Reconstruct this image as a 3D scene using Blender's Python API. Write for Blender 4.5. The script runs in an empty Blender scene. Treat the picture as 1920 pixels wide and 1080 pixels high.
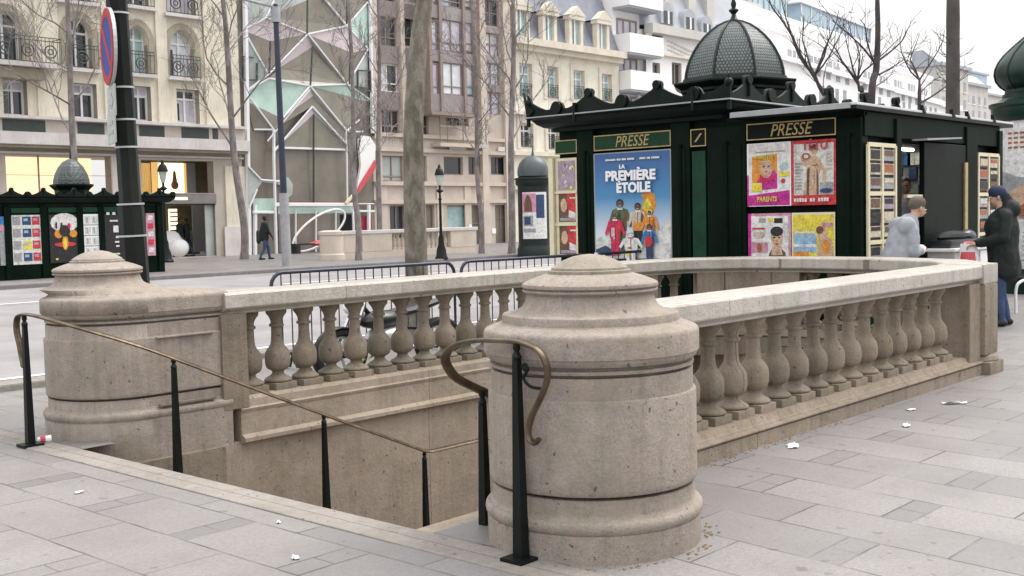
import bpy, bmesh, math, random
from mathutils import Vector, Matrix, noise as mnoise
from mathutils.geometry import tessellate_polygon
PI = math.pi
sc = bpy.context.scene
COL = sc.collection
rnd = random.Random(11)

# ------------------------------------------------------------------ camera
F, HC = 2150.0, 1.6
ROLL = math.atan(.0223)
PITCH = math.atan(135.0 * math.cos(ROLL) / F)
YAW = math.radians(41.9)
FW = Vector((math.cos(YAW)*math.cos(PITCH), math.sin(YAW)*math.cos(PITCH), -math.sin(PITCH)))
_rt = Vector((math.sin(YAW), -math.cos(YAW), 0)); _up = _rt.cross(FW)
RT = _rt*math.cos(ROLL) - _up*math.sin(ROLL)
UP = _up*math.cos(ROLL) + _rt*math.sin(ROLL)
CAM = Vector((0, 0, HC))
cd = bpy.data.cameras.new('camera'); cam = bpy.data.objects.new('camera', cd); COL.objects.link(cam)
cd.sensor_width = 36; cd.lens = F/1920*36; cd.clip_start = .05; cd.clip_end = 1500
m = Matrix((RT, UP, -FW)).transposed().to_4x4(); m.translation = CAM
cam.matrix_world = m
sc.camera = cam

def at(x, y, **k):
    """world point seen at photo pixel (x, y) on the plane X=, Y= or Z="""
    d = FW*F + RT*(x-960) - UP*(y-540)
    (a, v), = k.items(); i = 'XYZ'.index(a)
    return CAM + d*((v-CAM[i])/d[i])

# ------------------------------------------------------------------ materials
class NT:
    def __init__(s, mat):
        s.t = mat.node_tree; s.n = s.t.nodes; s.l = s.t.links
    def new(s, ty, **k):
        n = s.n.new(ty)
        for a, b in k.items(): setattr(n, a, b)
        return n
    def put(s, sock, v):
        if isinstance(v, bpy.types.NodeSocket): s.l.new(v, sock)
        elif v is not None: sock.default_value = v
    def math(s, op, a, b=None, c=None):
        n = s.new('ShaderNodeMath', operation=op)
        for i, v in enumerate((a, b, c)):
            if v is not None: s.put(n.inputs[i], v)
        return n.outputs[0]
    def noise(s, vec, scale, detail=3, rough=.55, out=0):
        n = s.new('ShaderNodeTexNoise'); s.put(n.inputs['Vector'], vec)
        n.inputs['Scale'].default_value = scale; n.inputs['Detail'].default_value = detail
        n.inputs['Roughness'].default_value = rough
        return n.outputs[out]
    def ramp(s, fac, a, b, ca=(0,0,0,1), cb=(1,1,1,1)):
        n = s.new('ShaderNodeValToRGB'); s.put(n.inputs[0], fac)
        e = n.color_ramp.elements
        e[0].position = a; e[1].position = b; e[0].color = ca; e[1].color = cb
        return n.outputs[0]
    def mix(s, fac, a, b, mode='MIX'):
        n = s.new('ShaderNodeMix', data_type='RGBA', blend_type=mode)
        s.put(n.inputs[0], fac); s.put(n.inputs[6], a); s.put(n.inputs[7], b)
        return n.outputs[2]
    def mapping(s, vec, scale, rot=(0,0,0)):
        n = s.new('ShaderNodeMapping'); s.put(n.inputs[0], vec)
        n.inputs['Scale'].default_value = scale; n.inputs['Rotation'].default_value = rot
        return n.outputs[0]
    def bump(s, h, strength, dist, normal=None):
        n = s.new('ShaderNodeBump'); s.put(n.inputs['Height'], h)
        n.inputs['Strength'].default_value = strength; n.inputs['Distance'].default_value = dist
        if normal: s.put(n.inputs['Normal'], normal)
        return n.outputs[0]

def rgb(c): return (c[0], c[1], c[2], 1)
MATS = {}
def mat(name, c, rough=.7, var=.25, scale=6, bump=0, metal=0, spec=.4, c2=None, emit=None, streak=0, coat=0):
    """plain surface with some colour variation from noise"""
    m = bpy.data.materials.new(name); m.use_nodes = True
    g = NT(m); b = g.n['Principled BSDF']
    tc = g.new('ShaderNodeTexCoord').outputs['Object']
    if c2 is None: c2 = tuple(v*(1-var) for v in c)
    f = g.ramp(g.noise(tc, scale, 4, .6), .3, .7)
    col = g.mix(f, rgb(c2), rgb(c))
    if streak:
        st = g.ramp(g.noise(g.mapping(tc, (7, 7, .6)), 2.2, 4, .65), .52, .75)
        col = g.mix(g.math('MULTIPLY', st, streak), col, rgb(tuple(v*.35 for v in c)))
    if name == 'shaded_limestone':                        # every block weathers a little differently
        rn = g.new('ShaderNodeObjectInfo').outputs['Random']
        col = g.mix(1.0, col, g.ramp(rn, 0, 1, (.84,.83,.80,1), (1.18,1.14,1.12,1)), 'MULTIPLY')
    g.put(b.inputs['Base Color'], col)
    b.inputs['Roughness'].default_value = rough; b.inputs['Metallic'].default_value = metal
    b.inputs['Specular IOR Level'].default_value = spec
    b.inputs['Coat Weight'].default_value = coat
    if bump: g.put(b.inputs['Normal'], g.bump(g.noise(tc, scale*6, 3, .6), .5, bump))
    if emit:
        b.inputs['Emission Color'].default_value = rgb(emit[0]); b.inputs['Emission Strength'].default_value = emit[1]
    MATS[name] = m
    return m

def stone(name, c, dark, green, joint=None, rough=.86, spec=.25):
    m = bpy.data.materials.new(name); m.use_nodes = True
    g = NT(m); b = g.n['Principled BSDF']
    pos = g.new('ShaderNodeNewGeometry').outputs['Position']
    big = g.ramp(g.noise(pos, 1.7, 5, .6), .32, .72)
    mid = g.ramp(g.noise(pos, 9, 5, .65), .35, .75)
    fine = g.noise(pos, 90, 3, .7)
    col = g.mix(big, rgb(tuple(v*.64 for v in c)), rgb(c))
    col = g.mix(g.math('MULTIPLY', mid, .5), col, rgb(tuple(min(1, v*1.28) for v in c)))
    col = g.mix(g.math('MULTIPLY', g.ramp(fine, .42, .72), .5), col, rgb(dark))
    st = g.ramp(g.noise(g.mapping(pos, (9, 9, .55)), 1.5, 5, .7), .48, .7)
    col = g.mix(g.math('MULTIPLY', st, .42), col, rgb(dark))
    gr = g.ramp(g.noise(pos, 3.1, 4, .6), .5, .68)
    col = g.mix(g.math('MULTIPLY', gr, .42), col, rgb(green))
    hue = g.noise(pos, 7.5, 4, .7)
    col = g.mix(g.math('MULTIPLY', g.ramp(hue, .52, .7), .4), col, rgb((c[0]*.95, c[1]*.78, c[2]*.80)))
    col = g.mix(g.math('MULTIPLY', g.ramp(hue, .46, .30), .16), col, rgb((c[0]*.80, c[1]*.90, c[2]*.74)))
    sp = g.ramp(g.noise(pos, 26, 2, .5), .69, .73)
    col = g.mix(g.math('MULTIPLY', sp, .65), col, rgb(tuple(v*.4 for v in dark)))
    if joint:
        s = g.new('ShaderNodeSeparateXYZ'); g.put(s.inputs[0], pos)
        fr = g.math('FRACT', g.math('DIVIDE', g.math('ADD', s.outputs[0], 20.15), joint))
        j = g.math('LESS_THAN', fr, .006/joint)
        col = g.mix(g.math('MULTIPLY', j, .7), col, rgb(tuple(v*.3 for v in dark)))
    if name == 'shaded_limestone':                        # every block weathers a little differently
        rn = g.new('ShaderNodeObjectInfo').outputs['Random']
        col = g.mix(1.0, col, g.ramp(rn, 0, 1, (.84,.83,.80,1), (1.18,1.14,1.12,1)), 'MULTIPLY')
    g.put(b.inputs['Base Color'], col)
    b.inputs['Roughness'].default_value = rough; b.inputs['Specular IOR Level'].default_value = spec
    h = g.math('ADD', g.math('MULTIPLY', fine, .6), g.math('MULTIPLY', g.noise(pos, 28, 4, .6), 1.3))
    h = g.math('SUBTRACT', h, g.math('MULTIPLY', sp, 1.2))
    g.put(b.inputs['Normal'], g.bump(h, .45, .012))
    MATS[name] = m
    return m

def paving():
    m = bpy.data.materials.new('granite_paving'); m.use_nodes = True
    g = NT(m); b = g.n['Principled BSDF']
    pos = g.new('ShaderNodeNewGeometry').outputs['Position']
    s = g.new('ShaderNodeSeparateXYZ'); g.put(s.inputs[0], pos)
    X, Y = s.outputs[0], s.outputs[1]
    W, Lg = .435, .92
    u = g.math('SUBTRACT', X, g.math('MULTIPLY', g.math('MINIMUM', g.math('SUBTRACT', Y, 3.4), 0), .126))
    wob = g.math('MULTIPLY', g.math('SUBTRACT', g.noise(pos, 5, 2), .5), .012)
    ur = g.math('ADD', g.math('DIVIDE', g.math('ADD', g.math('SUBTRACT', u, 3.125), wob), W), 40)
    row = g.math('FLOOR', ur); fu = g.math('FRACT', ur)
    odd = g.math('MODULO', row, 2)
    rsh = g.new('ShaderNodeTexWhiteNoise', noise_dimensions='1D'); g.put(rsh.inputs['W'], g.math('ADD', row, .37))
    vr = g.math('ADD', g.math('DIVIDE', g.math('ADD', g.math('SUBTRACT', Y, 2.36), wob), Lg), 30)
    vr = g.math('ADD', vr, g.math('MULTIPLY', odd, .39))
    vr = g.math('ADD', vr, g.math('MULTIPLY', rsh.outputs['Value'], .08))
    ci = g.math('FLOOR', vr); fv = g.math('FRACT', vr)
    narrow = g.math('MULTIPLY', g.math('LESS_THAN', fv, .18), g.math('SUBTRACT', 1, odd))
    def near(f, at_, w): return g.math('LESS_THAN', g.math('ABSOLUTE', g.math('SUBTRACT', f, at_)), w)
    jw = .006
    ju = g.math('MAXIMUM', near(fu, 0, jw/W), near(fu, 1, jw/W))
    jv = g.math('MAXIMUM', near(fv, 0, jw/Lg), near(fv, 1, jw/Lg))
    jn = g.math('MULTIPLY', near(fv, .18, jw/Lg), g.math('SUBTRACT', 1, odd))
    jm = g.math('MULTIPLY', near(fu, .5, jw*.7/W), narrow)
    j = g.math('MAXIMUM', g.math('MAXIMUM', ju, jv), g.math('MAXIMUM', jn, jm))
    idn = g.new('ShaderNodeTexWhiteNoise', noise_dimensions='3D')
    cb = g.new('ShaderNodeCombineXYZ'); g.put(cb.inputs[0], row); g.put(cb.inputs[1], ci); g.put(cb.inputs[2], narrow)
    g.put(idn.inputs['Vector'], cb.outputs[0])
    base = g.mix(idn.outputs['Value'], rgb((.20, .191, .187)), rgb((.285, .271, .264)))
    base = g.mix(g.math('MULTIPLY', narrow, .22), base, rgb((.095, .092, .10)))
    sp = g.ramp(g.noise(pos, 120, 2, .8), .38, .62)
    base = g.mix(g.math('MULTIPLY', sp, .42), base, rgb((.115, .105, .105)))
    sp2 = g.ramp(g.noise(pos, 210, 1, .5), .6, .66)
    base = g.mix(g.math('MULTIPLY', sp2, .5), base, rgb((.40, .375, .37)))
    md = g.ramp(g.noise(pos, 38, 4, .75), .4, .66)
    base = g.mix(g.math('MULTIPLY', md, .5), base, rgb((.13, .12, .12)))
    dirt = g.ramp(g.noise(pos, 1.3, 6, .7), .44, .66)
    base = g.mix(g.math('MULTIPLY', dirt, .42), base, rgb((.135, .125, .122)))
    gum = g.ramp(g.noise(pos, 11, 2, .4), .70, .72)
    base = g.mix(g.math('MULTIPLY', gum, .5), base, rgb((.07, .065, .066)))
    # joints: mortar partly washed out, so their darkness varies
    jv_ = g.math('MULTIPLY', j, g.ramp(g.noise(pos, 2.3, 3), .3, .62))
    base = g.mix(g.math('MULTIPLY', jv_, .85), base, rgb((.03, .028, .025)))
    g.put(b.inputs['Base Color'], base)
    b.inputs['Roughness'].default_value = .5; b.inputs['Specular IOR Level'].default_value = .5
    h = g.math('SUBTRACT', g.math('MULTIPLY', g.noise(pos, 110, 3, .7), .25), j)
    g.put(b.inputs['Normal'], g.bump(h, .5, .006))
    MATS['granite_paving'] = m

def asphalt():
    m = bpy.data.materials.new('road_surface'); m.use_nodes = True
    g = NT(m); b = g.n['Principled BSDF']
    pos = g.new('ShaderNodeNewGeometry').outputs['Position']
    c = g.mix(g.ramp(g.noise(pos, .6, 5, .6), .35, .7), rgb((.20, .19, .195)), rgb((.31, .295, .30)))
    c = g.mix(g.math('MULTIPLY', g.ramp(g.noise(pos, 60, 3, .7), .4, .7), .45), c, rgb((.12, .115, .12)))
    g.put(b.inputs['Base Color'], c); b.inputs['Roughness'].default_value = .8
    g.put(b.inputs['Normal'], g.bump(g.noise(pos, 70, 3), .4, .01))
    MATS['road_surface'] = m

def bark(name, c1, c2, c3, sc_=5):
    m = bpy.data.materials.new(name); m.use_nodes = True
    g = NT(m); b = g.n['Principled BSDF']
    pos = g.new('ShaderNodeTexCoord').outputs['Object']
    v = g.mapping(pos, (1, 1, .45))
    f = g.ramp(g.noise(v, sc_, 5, .65), .42, .58)
    f2 = g.ramp(g.noise(v, sc_*.55, 3, .6), .52, .62)
    c = g.mix(f, rgb(c1), rgb(c2)); c = g.mix(g.math('MULTIPLY', f2, .8), c, rgb(c3))
    c = g.mix(g.math('MULTIPLY', g.ramp(g.noise(v, sc_*7, 3, .7), .45, .75), .5), c, rgb(tuple(x*.45 for x in c1)))
    g.put(b.inputs['Base Color'], c); b.inputs['Roughness'].default_value = .9
    g.put(b.inputs['Normal'], g.bump(g.noise(v, sc_*5, 4, .7), .7, .02))
    MATS[name] = m

stone('pale_limestone', (.36, .308, .275), (.11, .092, .075), (.20, .185, .125))
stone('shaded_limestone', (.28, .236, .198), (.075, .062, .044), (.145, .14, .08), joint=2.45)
stone('panel_stone', (.385, .32, .268), (.16, .12, .085), (.23, .195, .125), joint=2.3)
stone('coping_stone', (.50, .455, .42), (.17, .145, .115), (.24, .225, .16), joint=1.9, rough=.36, spec=.8)
stone('kerb_granite', (.31, .28, .262), (.15, .132, .12), (.20, .185, .15), joint=1.5)
paving(); asphalt()
mat('gutter_stone', (.20, .19, .19), .8, .3, 5, .01)
mat('road_paint', (.75, .74, .74), .7, .25, 9)
bark('plane_bark', (.14, .122, .094), (.225, .205, .172), (.085, .08, .052), 8)
bark('winter_bark', (.17, .15, .145), (.27, .245, .24), (.13, .12, .115), 4)
mat('pole_bark', (.10, .088, .085), .9, .4, 3, .02, c2=(.06, .055, .05))
mat('morris_dark', (.012, .022, .02), .4, .4, 3, spec=.3)
mat('morris_dome_grey', (.085, .105, .11), .4, .3, 3, spec=.4)
bark('dark_bark', (.045, .035, .04), (.08, .062, .065), (.035, .03, .035), 4)
mat('kiosk_paint', (.0025, .012, .0065), .5, .6, 2.2, 0, 0, .07)
mat('kiosk_roof_paint', (.005, .012, .009), .42, .5, 3, 0, 0, .15)
mat('kiosk_dome_scales', (.13, .155, .155), .4, .3, 14, 0, .15, .45)
mat('dome_rib_paint', (.008, .012, .012), .35, .3, spec=.3)
mat('sign_green', (.006, .055, .024), .45, .45, 6, spec=.2)
mat('sign_black_green', (.0035, .0095, .007), .5, .5, 6, spec=.12)
mat('gilt', (.50, .38, .17), .4, .3, 12, 0, .4)
mat('canopy_edge', (.34, .35, .37), .35, .2, 4)
mat('roof_sheet', (.62, .61, .63), .3, .15, 3)
mat('cream_metal', (.72, .66, .46), .45, .15, 6)
mat('brass', (.16, .115, .07), .34, .5, 9, 0, .55, c2=(.04, .03, .02))
mat('black_iron', (.005, .007, .007), .42, .4, 8, .004, 0, .22)
mat('pole_black', (.006, .009, .007), .45, .6, 3, .004, 0, .2)
mat('barrier_steel', (.035, .04, .065), .4, .3, 8, 0, .3)
mat('galvanised', (.52, .53, .55), .45, .2, 8, 0, .4)
mat('lamp_blue', (.03, .04, .07), .4, .3, 5)
mat('lamp_grey', (.36, .36, .38), .5, .25, 5)
mat('white_paint', (.80, .80, .80), .5, .1, 5)
mat('sign_red', (.44, .06, .07), .7, .15, 6, spec=.1)
mat('sign_blue', (.05, .09, .30), .7, .15, 6, spec=.1)
mat('sign_grey', (.42, .45, .42), .5, .25, 6)
mat('paper_white', (.85, .85, .86), .7, .08, 9)
mat('glass_dark', (.035, .045, .05), .06, .4, 1.5, 0, 0, .9)
mat('glass_brown', (.25, .225, .185), .2, .4, .5, 0, 0, .5)
mat('glass_olive', (.30, .275, .225), .2, .35, .6, 0, 0, .5)
mat('glass_pink', (.72, .63, .66), .25, .15, .8, 0, 0, .5)  # pale tint carries the pavement's bright reflection in the base colour
mat('glass_mint', (.55, .74, .66), .25, .25, 1.2, 0, 0, .5)
mat('glass_pale', (.50, .55, .52), .2, .4, .7, 0, 0, .5)
mat('glass_bluish', (.40, .55, .66), .12, .3, .25, 0, 0, .7)
mat('curtain_white', (.78, .82, .86), .5, .25, 2.5)
mat('curtain_teal', (.42, .60, .60), .4, .35, 2.5)
mat('curtain_grey', (.66, .64, .72), .4, .4, 1.2)
mat('steel_white', (.80, .80, .82), .4, .08, 3)
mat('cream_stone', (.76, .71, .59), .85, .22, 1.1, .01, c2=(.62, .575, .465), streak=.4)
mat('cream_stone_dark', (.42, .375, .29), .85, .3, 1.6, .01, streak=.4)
mat('ledge_stone', (.66, .63, .62), .8, .2, 1.5, streak=.3)
mat('fascia_stone', (.52, .47, .41), .85, .2, 1.2, streak=.2)
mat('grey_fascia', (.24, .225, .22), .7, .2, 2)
mat('tan_stone', (.57, .495, .43), .85, .2, .9, .01, c2=(.46, .395, .345), streak=.3)
mat('tan_trim', (.62, .54, .46), .85, .2, .9, streak=.2)
mat('brown_spandrel', (.30, .25, .235), .6, .25, 1.5)
mat('mauve_spandrel', (.33, .295, .30), .6, .25, 1.5)
mat('bronze_frame', (.30, .235, .21), .5, .2, 4)
mat('haussmann_stone', (.82, .78, .67), .85, .18, 1.2, .01, streak=.3)
mat('haussmann_trim', (.74, .68, .57), .85, .2, 1.2)
mat('slate', (.27, .29, .34), .6, .3, 1.4, .02)
mat('zinc', (.42, .45, .49), .45, .2, 1)
mat('white_render', (.88, .88, .88), .8, .1, .4)
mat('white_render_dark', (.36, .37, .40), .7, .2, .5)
mat('pale_stone_far', (.62, .60, .56), .85, .2, .5)
mat('iron_grille', (.05, .065, .06), .5, .3, 4)
mat('shop_warm', (.75, .55, .33), .8, .15, .8, emit=((1.0, .64, .38), .95))
mat('shop_bright', (.8, .75, .6), .8, .1, 1, emit=((1.0, .84, .52), 1.25))
mat('shop_amber', (.5, .33, .12), .8, .4, 1.5, emit=((.9, .55, .18), .55))
mat('shop_inside', (.20, .17, .12), .8, .5, 1.4)
mat('hatch_lamp', (.9, .88, .8), .5, .05, 1, emit=((1, .93, .78), 14))
mat('shop_sign', (.8, .75, .6), .5, .1, 1, emit=((1, .86, .62), 1.2))
mat('red_panel', (.34, .03, .06), .4, .2, 2)
mat('red_plastic', (.62, .10, .12), .4, .2, 5)
mat('dark_interior', (.012, .012, .014), .9, .3, 2)
mat('skin', (.48, .31, .23), .6, .12, 20)
mat('skin_dark', (.13, .075, .05), .6, .12, 20)
mat('hair_dark', (.02, .016, .014), .6, .3, 30)
mat('coat_black', (.012, .020, .019), .8, .4, 9, .01)
mat('coat_grey', (.31, .33, .36), .85, .25, 7, .01)
mat('jeans', (.045, .075, .16), .85, .3, 14, .005)
mat('cap_navy', (.018, .032, .075), .8, .3, 20)
mat('cap_brown', (.13, .105, .085), .85, .3, 20)
mat('shoe_black', (.012, .012, .013), .5, .3, 12)
mat('fur_white', (.78, .77, .76), .95, .15, 40, .02)
mat('shirt_pale', (.60, .54, .57), .85, .2, 9)
mat('tyre', (.018, .018, .02), .8, .3, 20)
mat('moto_black', (.02, .022, .025), .3, .3, 6, 0, 0, .5)
mat('chrome', (.60, .60, .62), .2, .15, 8, 0, .9)
mat('moto_silver', (.55, .56, .58), .3, .15, 6, 0, .4)
mat('moto_lamp', (.75, .78, .80), .1, .1, 6)
mat('leaf_green', (.10, .22, .04), .8, .3, 14)
mat('litter_brown', (.32, .20, .11), .9, .3, 20)
mat('morris_green', (.009, .032, .023), .36, .4, 3, 0, 0, .35)
for n, c in dict(magenta=(.55, .03, .28), pink=(.62, .30, .40), red=(.60, .05, .06), orange=(.75, .30, .05), yellow=(.80, .66, .08),
                 skin=(.62, .42, .29), white=(.80, .79, .77), pale=(.68, .70, .66), black=(.03, .028, .03), blue=(.05, .20, .50),
                 sky=(.30, .50, .70), navy=(.04, .07, .16), green=(.11, .16, .07), brown=(.16, .09, .06), grey=(.34, .35, .36),
                 crimson=(.62, .03, .10), beige=(.60, .52, .42), aqua=(.42, .62, .60), rust=(.40, .13, .06), mauve=(.42, .33, .42)).items():
    m_ = mat('print_'+n, c, .45, .5, 11, spec=.2); g = NT(m_); b_ = g.n['Principled BSDF']
    tc_ = g.new('ShaderNodeTexCoord').outputs['Object']; src = b_.inputs['Base Color'].links[0].from_socket
    f_ = g.ramp(g.noise(tc_, 48, 3, .6), .46, .62)
    col_ = g.mix(g.math('MULTIPLY', f_, .5), src, rgb(tuple(min(.9, v*1.25+.05) for v in c)))
    f2_ = g.ramp(g.noise(tc_, 31, 2, .5), .6, .68)
    g.put(b_.inputs['Base Color'], g.mix(g.math('MULTIPLY', f2_, .2 if min(c) > .5 else .4), col_, rgb(tuple(v*.3 for v in c))))
def poster_sky():
    m = bpy.data.materials.new('print_blue_fade'); m.use_nodes = True
    g = NT(m); b = g.n['Principled BSDF']
    pos = g.new('ShaderNodeNewGeometry').outputs['Position']
    s = g.new('ShaderNodeSeparateXYZ'); g.put(s.inputs[0], pos)
    n = g.new('ShaderNodeValToRGB'); g.put(n.inputs[0], g.math('DIVIDE', g.math('SUBTRACT', s.outputs[2], 1.0), 1.5))
    e = n.color_ramp.elements
    e[0].position = .2; e[0].color = (.62, .68, .74, 1); e[1].position = .95; e[1].color = (.035, .11, .30, 1)
    q = e.new(.55); q.color = (.06, .24, .46, 1)
    g.put(b.inputs['Base Color'], n.outputs[0]); b.inputs['Roughness'].default_value = .3
    MATS[m.name] = m
poster_sky()
def scales():
    m = MATS['kiosk_dome_scales']; g = NT(m); b = g.n['Principled BSDF']
    pos = g.new('ShaderNodeNewGeometry').outputs['Position']; s = g.new('ShaderNodeSeparateXYZ'); g.put(s.inputs[0], pos)
    sub = lambda a, v: g.math('SUBTRACT', a, v)
    def centre(cx, cy): return g.math('ARCTAN2', sub(s.outputs[1], cy), sub(s.outputs[0], cx))
    far = g.math('GREATER_THAN', s.outputs[1], 25)
    an = g.math('ADD', g.math('MULTIPLY', centre(16.58, 9.885), g.math('SUBTRACT', 1, far)), g.math('MULTIPLY', centre(17.0, 34.6), far))
    v = g.math('MULTIPLY', s.outputs[2], 20); row = g.math('FLOOR', v); fv = g.math('FRACT', v)
    u = g.math('FRACT', g.math('ADD', g.math('MULTIPLY', an, 14), g.math('MULTIPLY', g.math('MODULO', row, 2), .5)))
    du = g.math('SUBTRACT', u, .5); dv = g.math('SUBTRACT', fv, .9)
    r = g.math('SQRT', g.math('ADD', g.math('MULTIPLY', du, du), g.math('MULTIPLY', g.math('MULTIPLY', dv, dv), .32)))
    edge = g.ramp(r, .36, .5)
    col = b.inputs['Base Color'].links[0].from_socket
    g.put(b.inputs['Base Color'], g.mix(g.math('MULTIPLY', edge, .42), col, rgb((.022,.03,.03))))
    g.put(b.inputs['Normal'], g.bump(g.math('SUBTRACT', 1, edge), .7, .03))
scales()

# ------------------------------------------------------------------ mesh builder
class MB:
    def __init__(s): s.v = []; s.f = []; s.m = []; s.sm = []; s.mats = []
    def mi(s, m):
        if m not in s.mats: s.mats.append(m)
        return s.mats.index(m)
    def add(s, vs, fs, m, smooth=False):
        o = len(s.v); k = s.mi(m)
        s.v += [tuple(v) for v in vs]
        for f in fs: s.f.append([i+o for i in f]); s.m.append(k); s.sm.append(smooth)
        return s
    def quad(s, pts, m): return s.add(pts, [list(range(len(pts)))], m)
    def box(s, a, b, m, bev=0):
        x0, y0, z0 = (min(a[i], b[i]) for i in range(3)); x1, y1, z1 = (max(a[i], b[i]) for i in range(3))
        if bev <= 0:
            v = [(x0,y0,z0),(x1,y0,z0),(x1,y1,z0),(x0,y1,z0),(x0,y0,z1),(x1,y0,z1),(x1,y1,z1),(x0,y1,z1)]
            return s.add(v, [[3,2,1,0],[4,5,6,7],[0,1,5,4],[1,2,6,5],[2,3,7,6],[3,0,4,7]], m)
        bm = bmesh.new(); bmesh.ops.create_cube(bm, size=1)
        for v in bm.verts: v.co = Vector(((x0+x1)/2+v.co.x*(x1-x0), (y0+y1)/2+v.co.y*(y1-y0), (z0+z1)/2+v.co.z*(z1-z0)))
        bmesh.ops.bevel(bm, geom=bm.edges[:], offset=bev, segments=2, profile=.6, affect='EDGES')
        bm.verts.index_update()
        s.add([v.co for v in bm.verts], [[v.index for v in f.verts] for f in bm.faces], m); bm.free()
        return s
    def obox(s, c, dx, dy, dz, ang, m):
        """box centred at c turned by ang about z"""
        ca, sa = math.cos(ang), math.sin(ang); v = []
        for z in (-dz/2, dz/2):
            for x, y in ((-dx/2,-dy/2),(dx/2,-dy/2),(dx/2,dy/2),(-dx/2,dy/2)):
                v.append((c[0]+x*ca-y*sa, c[1]+x*sa+y*ca, c[2]+z))
        return s.add(v, [[3,2,1,0],[4,5,6,7],[0,1,5,4],[1,2,6,5],[2,3,7,6],[3,0,4,7]], m)
    def lathe(s, prof, m, c=(0,0), n=32, smooth=True, cfun=None, a0=0):
        """prof: (r, z) from bottom to top"""
        v = []; f = []; k = len(prof)
        for i, (r, z) in enumerate(prof):
            cx, cy = cfun(z) if cfun else c
            for j in range(n):
                a = 2*PI*j/n + a0; v.append((cx+r*math.cos(a), cy+r*math.sin(a), z))
        for i in range(k-1):
            for j in range(n):
                j2 = (j+1) % n; f.append([i*n+j, i*n+j2, (i+1)*n+j2, (i+1)*n+j])
        s.add(v, f, m, smooth)
        s.add(v[:n], [list(range(n))[::-1]], m); s.add(v[-n:], [list(range(n))], m)
        return s
    def tube(s, pts, r, m, n=8, closed=False, flat=None, cap=True):
        """swept tube; r may be a list; flat=(w,h) makes a strap section"""
        P = [Vector(p) for p in pts]; k = len(P)
        R = r if isinstance(r, (list, tuple)) else [r]*k
        v = []; f = []; up = None
        for i in range(k):
            if closed: t = P[(i+1) % k]-P[i-1]
            else: t = P[min(i+1, k-1)]-P[max(i-1, 0)]
            if t.length < 1e-9: t = Vector((0,0,1))
            t.normalize()
            if up is None:
                up = Vector((0,0,1)) if abs(t.z) < .95 else Vector((1,0,0))
            side = t.cross(up)
            if side.length < 1e-4: side = t.orthogonal()
            side.normalize(); u2 = side.cross(t).normalized(); up = u2
            for j in range(n):
                a = 2*PI*j/n + PI/n
                w, h = (flat if flat else (1, 1))
                v.append(P[i] + side*(math.cos(a)*R[i]*w) + u2*(math.sin(a)*R[i]*h))
        for i in range(k if closed else k-1):
            i2 = (i+1) % k
            for j in range(n):
                j2 = (j+1) % n; f.append([i*n+j, i*n+j2, i2*n+j2, i2*n+j])
        s.add(v, f, m, n > 4)
        if not closed and cap:
            s.add(v[:n], [list(range(n))[::-1]], m); s.add(v[-n:], [list(range(n))], m)
        return s
    def prism(s, poly, vec, m, back=True):
        """planar polygon (3-D points) extruded by vec"""
        P = [Vector(p) for p in poly]; n = len(P); e = Vector(vec)
        tris = tessellate_polygon([P])
        nrm = sum((P[i].cross(P[(i+1) % n]) for i in range(n)), Vector())
        flip = nrm.dot(e) > 0
        v = P + [p+e for p in P]; f = []
        for t in tris:
            t = list(t)
            tn = (P[t[1]]-P[t[0]]).cross(P[t[2]]-P[t[0]])
            if tn.dot(e) > 0: t.reverse()
            f.append(t); f.append([i+n for i in reversed(t)])
        for i in range(n):
            j = (i+1) % n
            f.append([i, i+n, j+n, j] if flip is False else [i, j, j+n, i+n])
        return s.add(v, f, m)
    def ell(s, c, r, m, n=14, k=9, rot=None):
        v = []; f = []
        for i in range(k+1):
            t = PI*i/k
            for j in range(n):
                a = 2*PI*j/n; p = Vector((math.sin(t)*math.cos(a)*r[0], math.sin(t)*math.sin(a)*r[1], -math.cos(t)*r[2]))
                if rot: p = rot @ p
                v.append(Vector(c)+p)
        for i in range(k):
            for j in range(n):
                j2 = (j+1) % n; f.append([i*n+j, i*n+j2, (i+1)*n+j2, (i+1)*n+j])
        return s.add(v, f, m, True)
    def build(s, name, parent=None, fix=False, loc=None):
        me = bpy.data.meshes.new(name)
        if loc: s.v = [(a-loc[0], b-loc[1], c-loc[2]) for a, b, c in s.v]
        me.from_pydata(s.v, [], s.f)
        for mm in s.mats: me.materials.append(MATS[mm])
        me.polygons.foreach_set('material_index', s.m); me.polygons.foreach_set('use_smooth', s.sm)
        if fix:
            bm = bmesh.new(); bm.from_mesh(me); bmesh.ops.recalc_face_normals(bm, faces=bm.faces); bm.to_mesh(me); bm.free()
        me.update()
        if any(s.sm): me.set_sharp_from_angle(angle=math.radians(34))
        o = bpy.data.objects.new(name, me); COL.objects.link(o)
        if parent: o.parent = parent
        if loc and not parent: o.location = loc
        elif loc: o.location = Vector(loc)-parent.location if parent.type == 'EMPTY' else loc
        return o

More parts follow.
